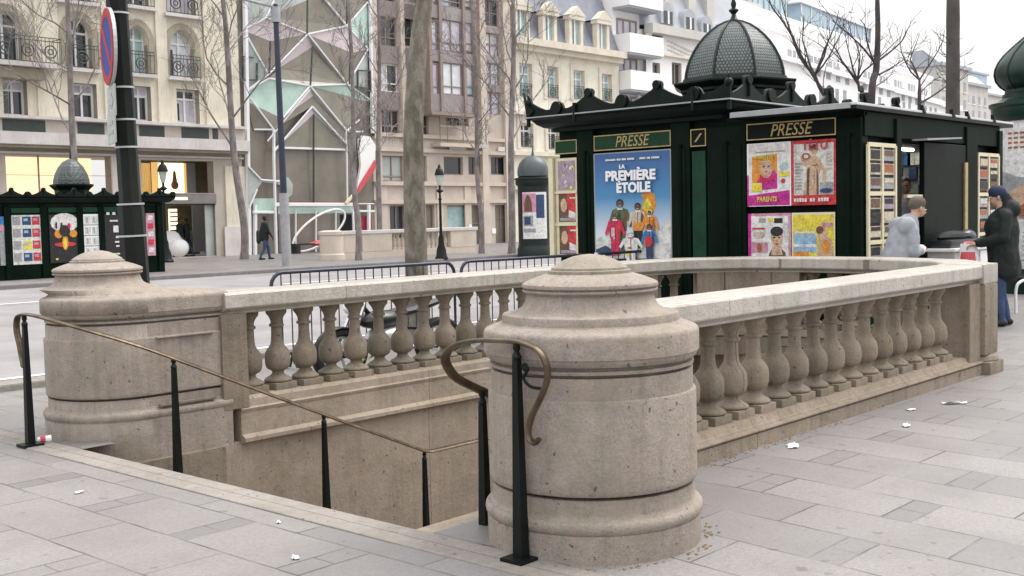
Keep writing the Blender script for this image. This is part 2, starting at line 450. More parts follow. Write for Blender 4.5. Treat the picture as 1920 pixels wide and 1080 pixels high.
def thing(name, label, cat, loc=(0,0,0), group=None, rz=0):
    o = bpy.data.objects.new(name, None); COL.objects.link(o); o.location = loc; o.rotation_euler.z = rz
    o.empty_display_size = .2
    return tag(o, label, cat, group)
def tag(o, label, cat, group=None):
    o['label'] = label; o['category'] = cat; o['kind'] = 'thing'
    if group: o['group'] = group
    return o
def struct(o): o['kind'] = 'structure'; return o
def part_each(mb, name, t):
    """as part(), but each separate piece of the mesh becomes a part of its own"""
    n = len(mb.v); par = list(range(n))
    def root(i):
        while par[i] != i: par[i] = par[par[i]]; i = par[i]
        return i
    for f in mb.f:
        for i in f[1:]: par[root(i)] = root(f[0])
    comp = {}
    for k, f in enumerate(mb.f): comp.setdefault(root(f[0]), []).append(k)
    for ks in comp.values():
        q = MB(); mp = {}
        for k in ks:
            for i in mb.f[k]:
                if i not in mp: mp[i] = len(q.v); q.v.append(mb.v[i])
            q.f.append([mp[i] for i in mb.f[k]]); q.m.append(q.mi(mb.mats[mb.m[k]])); q.sm.append(mb.sm[k])
        part(q, name, t)
def part(mb, name, t):
    """part of thing t; geometry given in world coordinates"""
    loc = t.location
    off = Vector(loc)
    p = t
    while p.parent: p = p.parent; off = off + p.location
    mb.v = [(a-off.x, b-off.y, c-off.z) for a, b, c in mb.v]
    return mb.build(name, t)
def copy_tree(o, parent=None):
    c = o.copy(); COL.objects.link(c)
    if parent: c.parent = parent; c.matrix_parent_inverse = o.matrix_parent_inverse
    for ch in list(o.children): copy_tree(ch, c)
    return c
BF = None
def lettering(txt, loc, size, xdir, m, t, align='CENTER', ext=.003, shear=0, sx=1, bold=0, name='lettering'):
    """text standing upright, reading along xdir (a horizontal unit vector)"""
    cu = bpy.data.curves.new(name, 'FONT'); cu.body = txt; cu.size = size; cu.align_x = align; cu.align_y = 'CENTER'
    cu.extrude = ext; cu.shear = shear; cu.offset = bold; cu.resolution_u = 3
    cu.materials.append(MATS[m])
    o = bpy.data.objects.new(name, cu); COL.objects.link(o)
    x = Vector(xdir).normalized(); z = Vector((0,0,1)); y = x.cross(z)*-1
    M = Matrix((x*sx, z, x.cross(z))).transposed().to_4x4()
    off = Vector((0,0,0)); p = t
    while p: off = off + p.location; p = p.parent
    M.translation = Vector(loc)-off
    me = bpy.data.meshes.new_from_object(o.evaluated_get(bpy.context.evaluated_depsgraph_get()))
    bpy.data.objects.remove(o); me.name = name
    o = bpy.data.objects.new(name, me); COL.objects.link(o)
    o.parent = t; o.matrix_local = M
    return o
# ------------------------------------------------------------------ ground
XE, YR, YL, XB = 3.97, 4.36, 7.75, 12.05      # stair edge, right and left inner faces, back
CURB, FCURB, FAC = 11.1, 30.0, 45.0
ap_in = [(10.9, 7.75), (11.7, 7.45), (12.05, 6.7), (12.05, 5.5), (11.6, 4.65), (10.95, 4.36)]
mb = MB()
mb.quad([(-40,-60,0),(XE-.24,-60,0),(XE-.24,CURB,0),(-40,CURB,0)], 'granite_paving')
mb.quad([(XE-.24,-60,0),(160,-60,0),(160,YR-.2,0),(XE-.24,YR-.2,0)], 'granite_paving')
mb.quad([(XE-.24,YL+.2,0),(160,YL+.2,0),(160,CURB,0),(XE-.24,CURB,0)], 'granite_paving')
mb.quad([(XB+.1,YR-.2,0),(160,YR-.2,0),(160,YL+.2,0),(XB+.1,YL+.2,0)], 'granite_paving')
mb.quad([(XE-.24,YL+.0,0),(4.25,YL+.0,0),(4.25,YL+.2,0),(XE-.24,YL+.2,0)], 'granite_paving')
struct(mb.build('pavement'))
mb = MB(); mb.quad([(-80,CURB+.3,-.02),(300,CURB+.3,-.02),(300,FCURB,-.02),(-80,FCURB,-.02)], 'road_surface')
mb.quad([(-400,-400,-4),(700,-400,-4),(700,700,-4),(-400,700,-4)], 'road_surface')
struct(mb.build('road'))
mb = MB()
mb.box((-80,CURB,-.1),(300,CURB+.3,.07),'kerb_granite',.02)
struct(mb.build('kerb'))
mb = MB(); mb.box((-80,FCURB-.3,-.1),(300,FCURB,.10),'gutter_stone',.03); struct(mb.build('far_kerb'))
mb = MB(); mb.quad([(-80,FCURB,.06),(300,FCURB,.06),(300,FAC+1.5,.06),(-80,FAC+1.5,.06)], 'granite_paving'); struct(mb.build('far_pavement'))
mb = MB()
for k in range(-8, 30): mb.quad([(k*9-.0,24.0,-.014),(k*9+6,24.0,-.014),(k*9+6,24.18,-.014),(k*9,24.18,-.014)],'road_paint')
mb.quad([(-80,12.1,-.014),(300,12.1,-.014),(300,12.22,-.014),(-80,12.22,-.014)],'road_paint')
struct(mb.build('road_markings'))
mb = MB(); mb.box((XE-.235, 3.0, -.165),(XE, 8.95, .008),'kerb_granite',.012); struct(mb.build('kerb_strip'))

# ------------------------------------------------------------------ stairs and stairwell walls
mb = MB()
n, rise, run = 9, .165, .375
for i in range(n):
    x0 = XE + i*run
    mb.box((x0, YR+.0, -3.2),(x0+run+.02, YL, -rise*(i+1)), 'kerb_granite', 0)
xl = XE+n*run; zl = -rise*n
mb.box((xl, YR, -3.2),(xl+2.3, YL, zl-.002), 'kerb_granite')
for i in range(8):
    x0 = xl+2.3+i*.33; mb.box((x0, YR, -3.3),(x0+.33, YL, zl-rise*(i+1)),'kerb_granite')
tag(mb.build('staircase', loc=(XE, 6, 0)), 'stone steps going down between the balustrades to the underground passage', 'stairs')

mb = MB()
mb.box((XE+.02, YL+.03, -3.3),(12.2, YL+.35, -.17),'panel_stone')
mb.box((5.15, YL-.012, -3.2),(5.22, YL+.05, -.17),'panel_stone')
wl = mb.build('stairwell_wall', loc=(5, YL, 0)); tag(wl, 'warm brown stone lining wall of the stairwell under the balustrade on the road side', 'wall')
# damp dark footing at the top of the wall
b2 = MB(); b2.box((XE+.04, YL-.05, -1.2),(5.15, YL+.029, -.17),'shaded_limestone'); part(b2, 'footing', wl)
mb = MB(); mb.box((XE+.02, YR-.3, -3.3),(12.2, YR-.03, -.02),'panel_stone')
tag(mb.build('stairwell_wall', loc=(5, YR, 0)), 'stone lining wall of the stairwell hidden below the balustrade on the pavement side', 'wall')
mb = MB(); mb.prism([(12.1,YR-.3,-3.3),(12.1,YR+.4,-3.3),(12.1,YR+.4,-1.2),(12.1,YL-.4,-1.2),(12.1,YL-.4,-3.3),(12.1,YL+.35,-3.3),(12.1,YL+.35,-.1),(12.1,YR-.3,-.1)],(.3,0,0),'panel_stone')
tag(mb.build('stairwell_wall', loc=(12, 6, 0)), 'stone end wall of the stairwell above the passage opening', 'wall')

# ------------------------------------------------------------------ balustrades
def baluster_mesh():
    z0, z1 = .19, .885
    h = z1-z0
    pr = [(.098,.082),(.113,.090),(.117,.102),(.114,.116),(.098,.134),(.074,.152),(.055,.172),(.049,.188),(.049,.206),(.056,.218),(.082,.236),(.098,.262),(.106,.31),(.107,.385),(.102,.435),(.089,.475),(.071,.507),(.058,.535),
          (.051,.575),(.048,.64),(.046,.735),(.046,.75),(.060,.756),(.063,.77),(.060,.786),(.049,.793),(.049,.822),(.055,.85),(.068,.884),(.083,.910),(.088,.925),(.088,1.0)]
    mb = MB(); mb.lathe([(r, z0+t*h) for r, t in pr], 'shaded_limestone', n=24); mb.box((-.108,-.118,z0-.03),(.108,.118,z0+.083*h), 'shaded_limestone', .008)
    return mb
bal_data = None
def place_baluster(t, x, y, az=0):
    global bal_data
    if bal_data is None:
        o = baluster_mesh().build('baluster', t); bal_data = o.data
    else:
        o = bpy.data.objects.new('baluster', bal_data); COL.objects.link(o); o.parent = t
    o.location = (x-t.location.x, y-t.location.y, 0); o.rotation_euler.z = az
def extrude_profile(mb, path, prof, m, closed_ends=True):
    """path: list of (x, y); prof: list of (offset to the left of travel, z), a closed outline"""
    P = [Vector((p[0], p[1])) for p in path]; k = len(P); n = len(prof); v = []
    for i in range(k):
        d0 = (P[i]-P[i-1]).normalized() if i else None
        d1 = (P[i+1]-P[i]).normalized() if i < k-1 else None
        if d0 is None: d0 = d1
        if d1 is None: d1 = d0
        n0 = Vector((-d0.y, d0.x)); n1 = Vector((-d1.y, d1.x)); nn = (n0+n1).normalized(); nn = nn/max(.3, nn.dot(n0))
        for o, z in prof: v.append((P[i].x+nn.x*o, P[i].y+nn.y*o, z))
    f = []
    for i in range(k-1):
        for j in range(n):
            j2 = (j+1) % n; f.append([i*n+j, i*n+j2, (i+1)*n+j2, (i+1)*n+j])
    f.append(list(range(n))); f.append([(k-1)*n+j for j in reversed(range(n))])
    mb.add(v, f, m)
def sym(half): return [(-o, z) for o, z in half] + [(o, z) for o, z in reversed(half)]
rail_p = sym([(.135,.862),(.150,.868),(.152,.885),(.168,.892),(.185,.905),(.208,.915),(.212,.925),(.212,1.022),(.205,1.034),(.19,1.04)])
base_p = sym([(.205,-.12),(.205,.094),(.192,.096),(.192,.102),(.212,.104),(.219,.116),(.212,.129),(.190,.132),(.186,.142),(.172,.148),(.162,.166),(.15,.19)])

# the right one, along the pavement
YRB = 4.11
t = thing('balustrade', 'straight stone balustrade along the open pavement, running back from the near pillar', 'balustrade', (8, YRB, 0))
mb = MB(); extrude_profile(mb, [(4.75, YRB), (11.0, YRB)], rail_p, 'coping_stone'); part(mb, 'rail', t)
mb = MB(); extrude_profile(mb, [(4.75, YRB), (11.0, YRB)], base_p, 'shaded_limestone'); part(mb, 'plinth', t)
x = 5.63
while x < 10.55: place_baluster(t, x, YRB); x += .297
mb = MB(); mb.box((10.72, YRB-.19, .135),(11.0, YRB+.19, .87),'shaded_limestone', .008); part(mb, 'pier', t)
mb = MB(); mb.box((10.995, YRB-.285, -.1),(11.36, YRB+.25, .12),'shaded_limestone', .02)
mb.lathe([(.25,.1),(.265,.13),(.25,.165),(.2,.19)],'shaded_limestone',(11.19,YRB-.02),28)
mb.box((10.995, YRB-.235, .18),(11.34, YRB+.22, .86),'shaded_limestone', .02)
mb.box((10.985, YRB-.225, .86),(11.36, YRB+.225, 1.046),'coping_stone', .012); part(mb, 'end_post', t)

# the left one, along the road, standing on the stairwell wall
YLB = 7.94
t = thing('balustrade', 'stone balustrade on the road side with its face rising above the stairwell wall', 'balustrade', (8, YLB, 0))
mb = MB(); extrude_profile(mb, [(5.22, YLB), (10.9, YLB)], rail_p, 'coping_stone'); part(mb, 'rail', t)
mb = MB()
left_p = [(.2,-.17),(.2,.12),(.15,.19),(-.15,.19),(-.172,.165),(-.176,.105),(-.19,.092),(-.182,.07),(-.176,.06),(-.176,-.115),(-.20,-.125),(-.225,-.14),(-.225,-.17),(-.19,-.185)]
extrude_profile(mb, [(5.35, YLB), (10.9, YLB)], left_p, 'panel_stone')
part(mb, 'plinth', t)
x = 5.57
while x < 10.6: place_baluster(t, x, YLB); x += .286
mb = MB(); mb.box((5.19, YLB-.185, .1),(5.43, YLB+.17, .87),'shaded_limestone', .006); part(mb, 'pier', t)

# the rounded end
apse = [(10.9, 7.94), (11.75, 7.78), (12.26, 7.2), (12.42, 6.4), (12.36, 5.5), (11.95, 4.6), (11.38, 4.15)]
t = thing('balustrade', 'rounded stone balustrade closing the far end of the stairwell in front of the kiosk', 'balustrade', (12.2, 6, 0))
mb = MB(); extrude_profile(mb, apse, rail_p, 'coping_stone'); part(mb, 'rail', t)
mb = MB(); extrude_profile(mb, apse, base_p, 'shaded_limestone'); part(mb, 'plinth', t)
def along(path, s):
    for a, b in zip(path, path[1:]):
        L = math.dist(a, b)
        if s <= L: return (a[0]+(b[0]-a[0])*s/L, a[1]+(b[1]-a[1])*s/L, math.atan2(b[1]-a[1], b[0]-a[0]))
        s -= L
    return None
tot = sum(math.dist(a, b) for a, b in zip(apse, apse[1:]))
s = .2
piers = [(.05,.32), (1.05, 2.35), (3.45, 3.7), (4.9,5.05)]
for a, b in piers:
    mb = MB()
    k = max(1, round((b-a)/.32))
    for i in range(k):
        q = along(apse, a+(b-a)*(i+.5)/k)
        mb.obox((q[0], q[1], .52), (b-a)/k+.02, .30, .72, q[2], 'shaded_limestone')
    part(mb, 'pier', t)
s = .46
while s < tot-.2:
    if all(not (a-.1 < s < b+.1) for a, b in piers):
        q = along(apse, s); place_baluster(t, q[0], q[1], q[2])
    s += .288

# ------------------------------------------------------------------ the two pillars
def pillar_prof(R):
    k = R/.529
    return [(.529*k,-.02),(.531*k,.128),(.525*k,.134),(.530*k,.139),(.538*k,.151),(.541*k,.167),(.538*k,.183),(.530*k,.194),(.520*k,.198),(.514*k,.198),(.506*k,.206),
            (.500*k,.224),(.500*k,.292),(.452*k,.294),(.452*k,.308),(.508*k,.310),(.513*k,.318),(.514*k,.34),(.514*k,.738),(.511*k,.747),(.499*k,.752),(.498*k,.852),(.466*k,.854),(.466*k,.867),
            (.502*k,.869),(.504*k,.884),(.480*k,.888),(.480*k,.897),(.508*k,.904),(.518*k,.916),(.524*k,.930),(.525*k,.938),(.531*k,.939),(.531*k,1.028),(.528*k,1.040),(.520*k,1.050),(.508*k,1.055),(.468*k,1.070)]
neck = [(.468,1.070),(.446,1.076),(.438,1.081),(.436,1.112),(.432,1.119),(.425,1.121),(.396,1.125),(.362,1.136),(.338,1.150),(.323,1.174),(.315,1.198),(.311,1.214),(.318,1.216),(.318,1.222)]
cap = [(.300,1.221),(.330,1.223),(.334,1.228),(.334,1.236),(.322,1.239),(.322,1.243),(.335,1.247),(.337,1.256),(.334,1.264),(.322,1.272),(.270,1.293),(.216,1.310),(.204,1.312),(.204,1.326),(.190,1.329),(.188,1.340),(.180,1.344),(.160,1.358),(.128,1.376),(.085,1.393),(.04,1.402),(.002,1.405)]
CB = (4.468, 3.492)
t = thing('pillar', 'large round stone pillar nearest the viewer, complete down to its moulded base on the paving', 'pillar', (CB[0], CB[1], 0))
mb = MB(); mb.lathe(pillar_prof(.529), 'pale_limestone', CB, 72); part(mb, 'drum', t)
mb = MB(); mb.lathe(neck, 'pale_limestone', CB, 64); part(mb, 'neck', t)
mb = MB(); mb.lathe(cap, 'pale_limestone', CB, 64); part(mb, 'cap', t)
mb = MB(); mb.box((4.6, 3.75, .0),(5.45, 4.30, .86),'shaded_limestone', .01); part(mb, 'return_block', t)

# pillar A grows out of the left balustrade: round to the left, flat towards the stairs
CA = (4.56, 8.285); RA = .525
def dshape(mb, prof, m, n=40):
    v = []; f = []; pl = None
    for r, z in prof:
        ring = []
        for j in range(n+1):
            a = PI*1.5 - PI*j/n           # from facing the stairs, round the left, to the road side
            ring.append((CA[0]+r*math.cos(a), CA[1]+r*math.sin(a), z))
        ring.append((5.27, CA[1]+r*.72, z)); ring.append((5.27, CA[1]-r, z))
        v += ring; k = len(ring)
    for i in range(len(prof)-1):
        for j in range(k):
            j2 = (j+1) % k; f.append([i*k+j, (i+1)*k+j, (i+1)*k+j2, i*k+j2])
    mb.add(v, f, m, False)
    mb.add(v[-k:], [list(range(k))[::-1]], m)
t = thing('pillar', 'stone pillar across the steps, its rounded end merging into a flat wall', 'pillar', (CA[0], CA[1], 0))
mb = MB(); dshape(mb, [(RA+.004,-1.7)]+pillar_prof(RA), 'pale_limestone'); o = part(mb, 'drum', t)
for p in o.data.polygons: p.use_smooth = abs(p.normal.z) < .9 and p.center.x < .05
CC = (4.50, 8.375)
cf = lambda z: (CA[0]+(CC[0]-CA[0])*min(1, max(0, (z-1.068)/.05)), CA[1]+(CC[1]-CA[1])*min(1, max(0, (z-1.068)/.05)))
mb = MB(); mb.lathe(neck, 'pale_limestone', None, 56, cfun=cf); part(mb, 'neck', t)
mb = MB(); mb.lathe(cap, 'pale_limestone', CC, 56); part(mb, 'cap', t)
mb = MB(); mb.box((4.62, CA[1]-RA-.012, .215),(5.12, CA[1]-RA+.02, .235),'shaded_limestone',.004)
mb.box((4.62, CA[1]-RA-.010, .735),(5.12, CA[1]-RA+.02, .748),'pale_limestone',.004)
part_each(mb, 'panel_moulding', t)

# ------------------------------------------------------------------ handrails
def bez(pts, k=10):
    """smooth curve through points (Catmull-Rom)"""
    P = [Vector(p) for p in pts]; P = [P[0]*2-P[1]] + P + [P[-1]*2-P[-2]]; out = []
    for i in range(1, len(P)-2):
        for j in range(k):
            t_ = j/k; a, b, c, d = P[i-1:i+3]
            out.append(.5*((2*b)+(c-a)*t_+(2*a-5*b+4*c-d)*t_*t_+(3*b-a-3*c+d)*t_**3))
    out.append(P[-2]); return out
def post(t, x, y, z0, z1, plate=False, w0=.030, w1=.016):
    mb = MB()
    mb.tube([(x,y,z0),(x,y,z1-.07)], [w0*1.3, w1*1.35], 'black_iron', 4)
    mb.lathe([(.018,z1-.075),(.024,z1-.06),(.018,z1-.045),(.012,z1-.035),(.019,z1-.02),(.016,z1)],'black_iron',(x,y),12)
    p = part(mb, 'post', t)
    if plate:
        mb = MB(); mb.obox((x,y,.014),.15,.13,.02,0,'black_iron'); part(mb, 'base_plate', p)
def rail_of(t, pts, w=.020):
    mb = MB(); mb.tube(pts, w, 'brass', 10, flat=(1.25, .62)); return part(mb, 'rail', t)
# near one: swan-neck end towards us, top bar towards the stairs, then down the steps
PB = (3.90, 3.48)
t = thing('handrail', 'short swan-necked brass handrail on black posts beside the nearest round pillar', 'handrail', (PB[0], PB[1], 0))
post(t, PB[0], PB[1], 0, 1.015, True)
end = [(3.905,3.36,.585),(3.90,3.385,.567),(3.895,3.415,.60),(3.90,3.40,.68),(3.90,3.34,.78),(3.90,3.30,.865),(3.90,3.305,.94),(3.90,3.35,.995),(3.90,3.43,1.018),(3.90,3.50,1.025),(3.90,3.66,1.022),(3.90,3.80,1.005),(3.905,3.90,.975)]
down = [(3.93,3.975,.915),(3.985,4.005,.85),(4.08,4.03,.785),(4.30,4.06,.688),(4.62,4.07,.545),(6.6,4.12,-.33)]
rail_of(t, bez(end+down[:-1], 8)+[Vector(down[-1])])
mb = MB(); mb.tube(bez([(3.90,3.455,.905),(3.90,3.43,.925),(3.90,3.415,.90),(3.90,3.44,.86),(3.90,3.40,.825),(3.90,3.33,.82)],6), .008, 'black_iron', 6)
mb.ell((3.90,3.43,.905),(.014,.014,.014),'black_iron',10,6); part(mb, 'scroll', t)
def step_z(x): 
    if x < XE: return 0
    return max(-rise*n, -rise*(int((x-XE)/run)+1))
post(t, 4.27, 4.055, step_z(4.27), .70); post(t, 5.6, 4.10, step_z(5.6), .11)
# far one, down along the stairwell wall
PA = (3.80, 8.16)
t = thing('handrail', 'long brass handrail on black posts running down the steps below the far pillar', 'handrail', (PA[0], PA[1], 0))
post(t, PA[0], PA[1], 0, .955, True)
pts = [(3.80,8.21,.60),(3.80,8.19,.585),(3.80,8.215,.63),(3.80,8.25,.74),(3.80,8.285,.83),(3.80,8.285,.90),(3.80,8.25,.95),(3.80,8.16,.968),(3.80,8.02,.966),(3.84,7.92,.945)]
run_ = [(4.10,7.70,.83),(4.42,7.555,.69),(5.0,7.535,.43),(6.0,7.52,-.02),(7.10,7.50,-.505)]
rail_of(t, bez(pts+run_, 8)+[Vector((7.20,7.50,-.53)),Vector((9.4,7.5,-.53))])
for x in (4.62, 5.99, 7.13, 8.6): post(t, x, 7.54 if x < 5 else 7.515, step_z(x), {4.62:.595, 5.99:-.02, 7.13:-.53, 8.6:-.53}[x])
# ------------------------------------------------------------------ pole with the no-parking sign
t = thing('sign_pole', 'thick black pole with metal clamps carrying the round no-parking sign', 'pole', (5.39, 9.3, 0))
mb = MB(); pb, pt = Vector((5.385, 9.3, 0)), Vector((5.285, 9.3, 3.56)); dv = (pt-pb)/3.56
mb.tube([pb+dv*z for z in (0, 1.0, 1.75, 1.8, 3.0, 6.0)], [.125,.12,.115,.095,.092,.085], 'pole_black', 8); part(mb, 'shaft', t)
for z in (1.5, 1.78, 2.28, 2.52, 2.80, 3.44):
    mb = MB(); r = .125 if z < 1.7 else (.118 if z < 1.8 else .099)
    mb.tube([pb+dv*(z-.008), pb+dv*(z+.008)], r, 'galvanised', 20); part(mb, 'clamp', t)
mb = MB(); mb.tube([pb+dv*.04, pb+dv*.0], [.14,.16], 'pole_black', 8); part(mb, 'foot', t)
# no parking sign: faces along the road, seen nearly edge-on
SC = at(205, 88, Y=9.27); ang = math.radians(160); nx = Vector((math.cos(ang), math.sin(ang), 0)); sx_ = Vector((-nx.y, nx.x, 0)); zz = Vector((0,0,1))
def disc(mb, r0, r1, off, th, m, n=40):
    def P(r, a, o): return SC + sx_*(r*math.cos(a)) + zz*(r*math.sin(a)) + nx*o
    v = []; f = []
    for o in (off, off+th):
        for r in (r0, r1):
            for j in range(n): v.append(P(r, 2*PI*j/n, o))
    for j in range(n):
        k = (j+1) % n
        f += [[2*n+j,3*n+j,3*n+k,2*n+k],[j,k,n+k,n+j],[n+j,n+k,3*n+k,3*n+j],[j,2*n+j,2*n+k,k]]
    mb.add(v, f, m)
s_ = thing('no_parking_sign', 'round blue and red no-parking sign on the black pole, turned almost edge-on', 'road sign', SC)
mb = MB(); disc(mb, .0, .335, -.012, .03, 'galvanised'); part(mb, 'plate', s_)
mb = MB(); disc(mb, 0, .262, .019, .004, 'sign_blue'); part(mb, 'face', s_)
mb = MB(); disc(mb, .255, .328, .021, .005, 'sign_red')
d1 = (sx_*-.70+zz*.714); d2 = Vector((0,0,0)) + (sx_*.714+zz*.70)
mb.prism([SC+nx*.0235+d1*.26+d2*.03, SC+nx*.0235+d1*.26-d2*.03, SC+nx*.0235-d1*.26-d2*.03, SC+nx*.0235-d1*.26+d2*.03], nx*.004, 'sign_red'); part(mb, 'red_band', s_)
for (px_, py_, w, h, lab) in ((211, 190, .30, .20, 'small pale plate with a bent arrow hanging under the round no-parking sign'), (211, 240, .30, .20, 'small pale plate with two dark lines, lowest on the black pole')):
    c = at(px_, py_, Y=9.27); q = thing('sign_plate', lab, 'road sign', c)
    mb = MB(); mb.prism([c+sx_*-.19+zz*-.135, c+sx_*.19+zz*-.135, c+sx_*.19+zz*.135, c+sx_*-.19+zz*.135], nx*.012, 'sign_grey'); part(mb, 'plate', q)
    mb = MB(); o = nx*.0125
    if h and py_ == 190:
        mb.prism([c+o+sx_*-.10+zz*-.03, c+o+sx_*.02+zz*-.03, c+o+sx_*.02+zz*.03, c+o+sx_*-.10+zz*.03], nx*.003, 'glass_dark')
        mb.prism([c+o+sx_*.02+zz*-.07, c+o+sx_*.12+zz*0, c+o+sx_*.02+zz*.07], nx*.003, 'glass_dark')
    else:
        for dz in (-.04, .04): mb.prism([c+o+sx_*-.11+zz*(dz-.015), c+o+sx_*.11+zz*(dz-.015), c+o+sx_*.11+zz*(dz+.015), c+o+sx_*-.11+zz*(dz+.015)], nx*.003, 'glass_dark')
    part(mb, 'marking', q)

# ------------------------------------------------------------------ trees
def grow(mb, p, d, L, r, lev, R, m, up=.25, nsub=4, wob=.18):
    """one limb and its side shoots"""
    k = 5 if lev < 2 else 4; pts = [p.copy()]; rs = [r]; q = p.copy(); dd = d.normalized(); dirs = []
    for i in range(k):
        dd = (dd + Vector((R.gauss(0,wob), R.gauss(0,wob), R.gauss(0,wob)*.6+up*.22))).normalized()
        q = q + dd*(L/k); pts.append(q.copy()); rs.append(r*(1-.72*(i+1)/k)); dirs.append(dd.copy())
    mb.tube(pts, rs, m, (7, 5, 4, 3)[min(lev, 3)], cap=lev == 0)
    if lev >= 3: return
    for j in range(nsub if lev else nsub+2):
        f = .22+.75*(j+R.random()*.7)/(nsub if lev else nsub+2); i = min(k-1, int(f*k)); b = pts[i].lerp(pts[i+1], f*k-i)
        a = R.uniform(0, 2*PI); dx = dirs[i].orthogonal().normalized(); dx = Matrix.Rotation(a, 3, dirs[i]) @ dx
        nd = (dirs[i]*R.uniform(.55,.95) + dx*R.uniform(.55,.9) + Vector((0,0,.2))).normalized()
        grow(mb, b, nd, L*R.uniform(.42,.66)*(1-.35*f), max(.008, rs[i]*.55), lev+1, R, m, up, nsub, wob)
TWIG = .5
def tree(x, y, trunk, r, limbs, seed, label, m='winter_bark', group='bare winter trees along the avenue', nsub=4, z0=0.05, sides=9):
    """trunk: (dx, dy, z) path; limbs: (z on trunk, azimuth, elevation, length, radius)"""
    R = random.Random(seed)
    t = thing('tree', label, 'tree', (x, y, z0), group)
    path = bez([(x+a, y+b, z) for a, b, z in trunk], 4)
    zt = path[-1].z
    rr = [r*(1.25 if p.z < z0+.15 else 1)*(1-.62*max(0, (p.z-z0))/(zt-z0)) for p in path]
    mb = MB(); mb.tube(path, rr, m, sides); part(mb, 'trunk', t)
    mb = MB()
    for z, az, el, L, rl in limbs:
        i = min(range(len(path)), key=lambda k: abs(path[k].z-z)); a, e = math.radians(az), math.radians(el)
        grow(mb, path[i].copy(), Vector((math.cos(a)*math.cos(e), math.sin(a)*math.cos(e), math.sin(e))), L, rl*TWIG, 0, R, m, nsub=nsub)
    part(mb, 'crown', t)
    return t
def auto_limbs(R, z0, z1, n, L, r, el=(28, 55)):
    out = []; az = R.uniform(0, 360)
    for i in range(n):
        f = i/max(1, n-1); az += R.uniform(95, 160)
        out.append((z0+(z1-z0)*f, az, R.uniform(*el)+12*f, L*(1-.45*f)*R.uniform(.8,1.2), r*(1-.4*f)))
    return out
R = random.Random(5)
# foreground plane tree: only its leaning trunk is in view
tree(9.84, 10.4, [(0,0,0),(-.02,0,1.0),(-.02,.0,2.3),(.02,0,3.0),(.13,0,3.8),(.27,0,4.5),(.42,.05,6.2),(.5,.1,8)], .156,
     [(5.6,200,50,2.6,.08),(6.1,60,55,2.6,.08),(6.7,310,60,2.4,.07),(7.3,140,60,2.2,.06)], 3, 'mottled plane tree trunk, the thickest and nearest, leaning right behind the barriers', 'plane_bark', None, 3, 0, 16)
def far_tree(px_, y, h, r, fork, seed, label, n=9, L=3.2, lean=0, z1=None, el=(25, 58)):
    b = at(px_, 480, Y=y); x = b.x; R = random.Random(seed)
    tr = [(0,0,0.05),(.05,0,1.5),(0.0+lean*.3,.05,fork),(lean*.6+.1,0,fork+(h-fork)*.5),(lean,.1,h)]
    return tree(x, y, tr, r, auto_limbs(R, fork, z1 or h*.9, n, L, r*.52, el), seed, label, nsub=5)
far_tree(458, 39.8, 15, .165, 4.6, 21, 'bare tree with a straight grey trunk between the stone building and the glass front', 11, 4.2, -1.0)
far_tree(152, 40.5, 15, .15, 4.9, 22, 'bare spreading tree rising behind the dome of the far kiosk', 13, 5.2, -.3, None, (15, 50))
far_tree(672, 33.2, 12, .12, 2.9, 23, 'thin bare tree in front of the right edge of the glass front', 9, 2.9, -.2)
far_tree(712, 38.0, 14, .13, 4.2, 24, 'thin bare tree just right of the glass front, before the tan building', 9, 3.2, .4)
far_tree(903, 33.0, 12, .12, 3.4, 25, 'pale thin bare tree before the doorway of the tan building', 8, 3.0, -.3)
far_tree(960, 31.5, 13, .16, 4.6, 26, 'dark bare tree with a forked crown just left of the press kiosk', 10, 4.0, .5, None, (35, 62))
# dark pruned trees rising behind the kiosk on the right
def T(px_, py_, y): p = at(px_, py_, Y=y); return p
def drawn_tree(px_, y, trunk_px, limbs_px, r, seed, label, group='dark pruned trees behind the kiosk'):
    """tree whose main limbs follow set paths; twigs are grown from them"""
    R = random.Random(seed); base = at(px_, 300, Y=y)
    t = thing('tree', label, 'tree', (base.x, y, 0), group)
    P = [Vector((base.x, y, 0))] + [T(a, b, y) for a, b in trunk_px]
    mb = MB(); path = bez(P, 5); k = len(path)
    mb.tube(path, [r*.82*(1-.66*i/k)*(1+R.uniform(-.06,.06)) for i in range(k)], 'dark_bark', 9); part(mb, 'trunk', t)
    mb = MB()
    for i, (pts, rl, depth) in enumerate(limbs_px):
        Q = [T(a, b, y+depth*j/len(pts)) for j, (a, b) in enumerate(pts)]; q = bez(Q, 4)
        mb.tube(q, [rl*.62*(1-.7*j/len(q)) for j in range(len(q))], 'dark_bark', 6)
        for j in range(2, len(q), 3):
            d = (q[min(j+1, len(q)-1)]-q[j-1]).normalized()
            nd = (d + Vector((R.uniform(-.6,.6), R.uniform(-.6,.6), R.uniform(.1,.7)))).normalized()
            grow(mb, q[j], nd, R.uniform(.5,1.1), rl*.2, 2, R, 'dark_bark', nsub=2)
    for z in (7.5, 8.5, 9.6, 10.6):                     # above the picture
        i = min(range(k), key=lambda j: abs(path[j].z-z))
        grow(mb, path[i], Vector((R.uniform(-1,1), R.uniform(-1,1), 1)), 1.8, r*.3, 1, R, 'dark_bark', nsub=3)
    part(mb, 'crown', t)
drawn_tree(1630, 13.0, [(1634,190),(1643,130),(1646,60),(1645,0),(1644,-120),(1640,-260)],
    [([(1640,118),(1620,92),(1598,70),(1575,50),(1560,38)], .05, .6), ([(1645,115),(1668,98),(1690,78),(1700,60)], .055, -.5), ([(1648,140),(1675,125),(1702,106)], .05, .4),
     ([(1640,120),(1626,80),(1622,50),(1612,36)], .04, -.3), ([(1637,165),(1660,150),(1672,138)], .035, .3)], .13, 41, 'dark bare tree with a mast-like straight leader, tallest behind the kiosk')
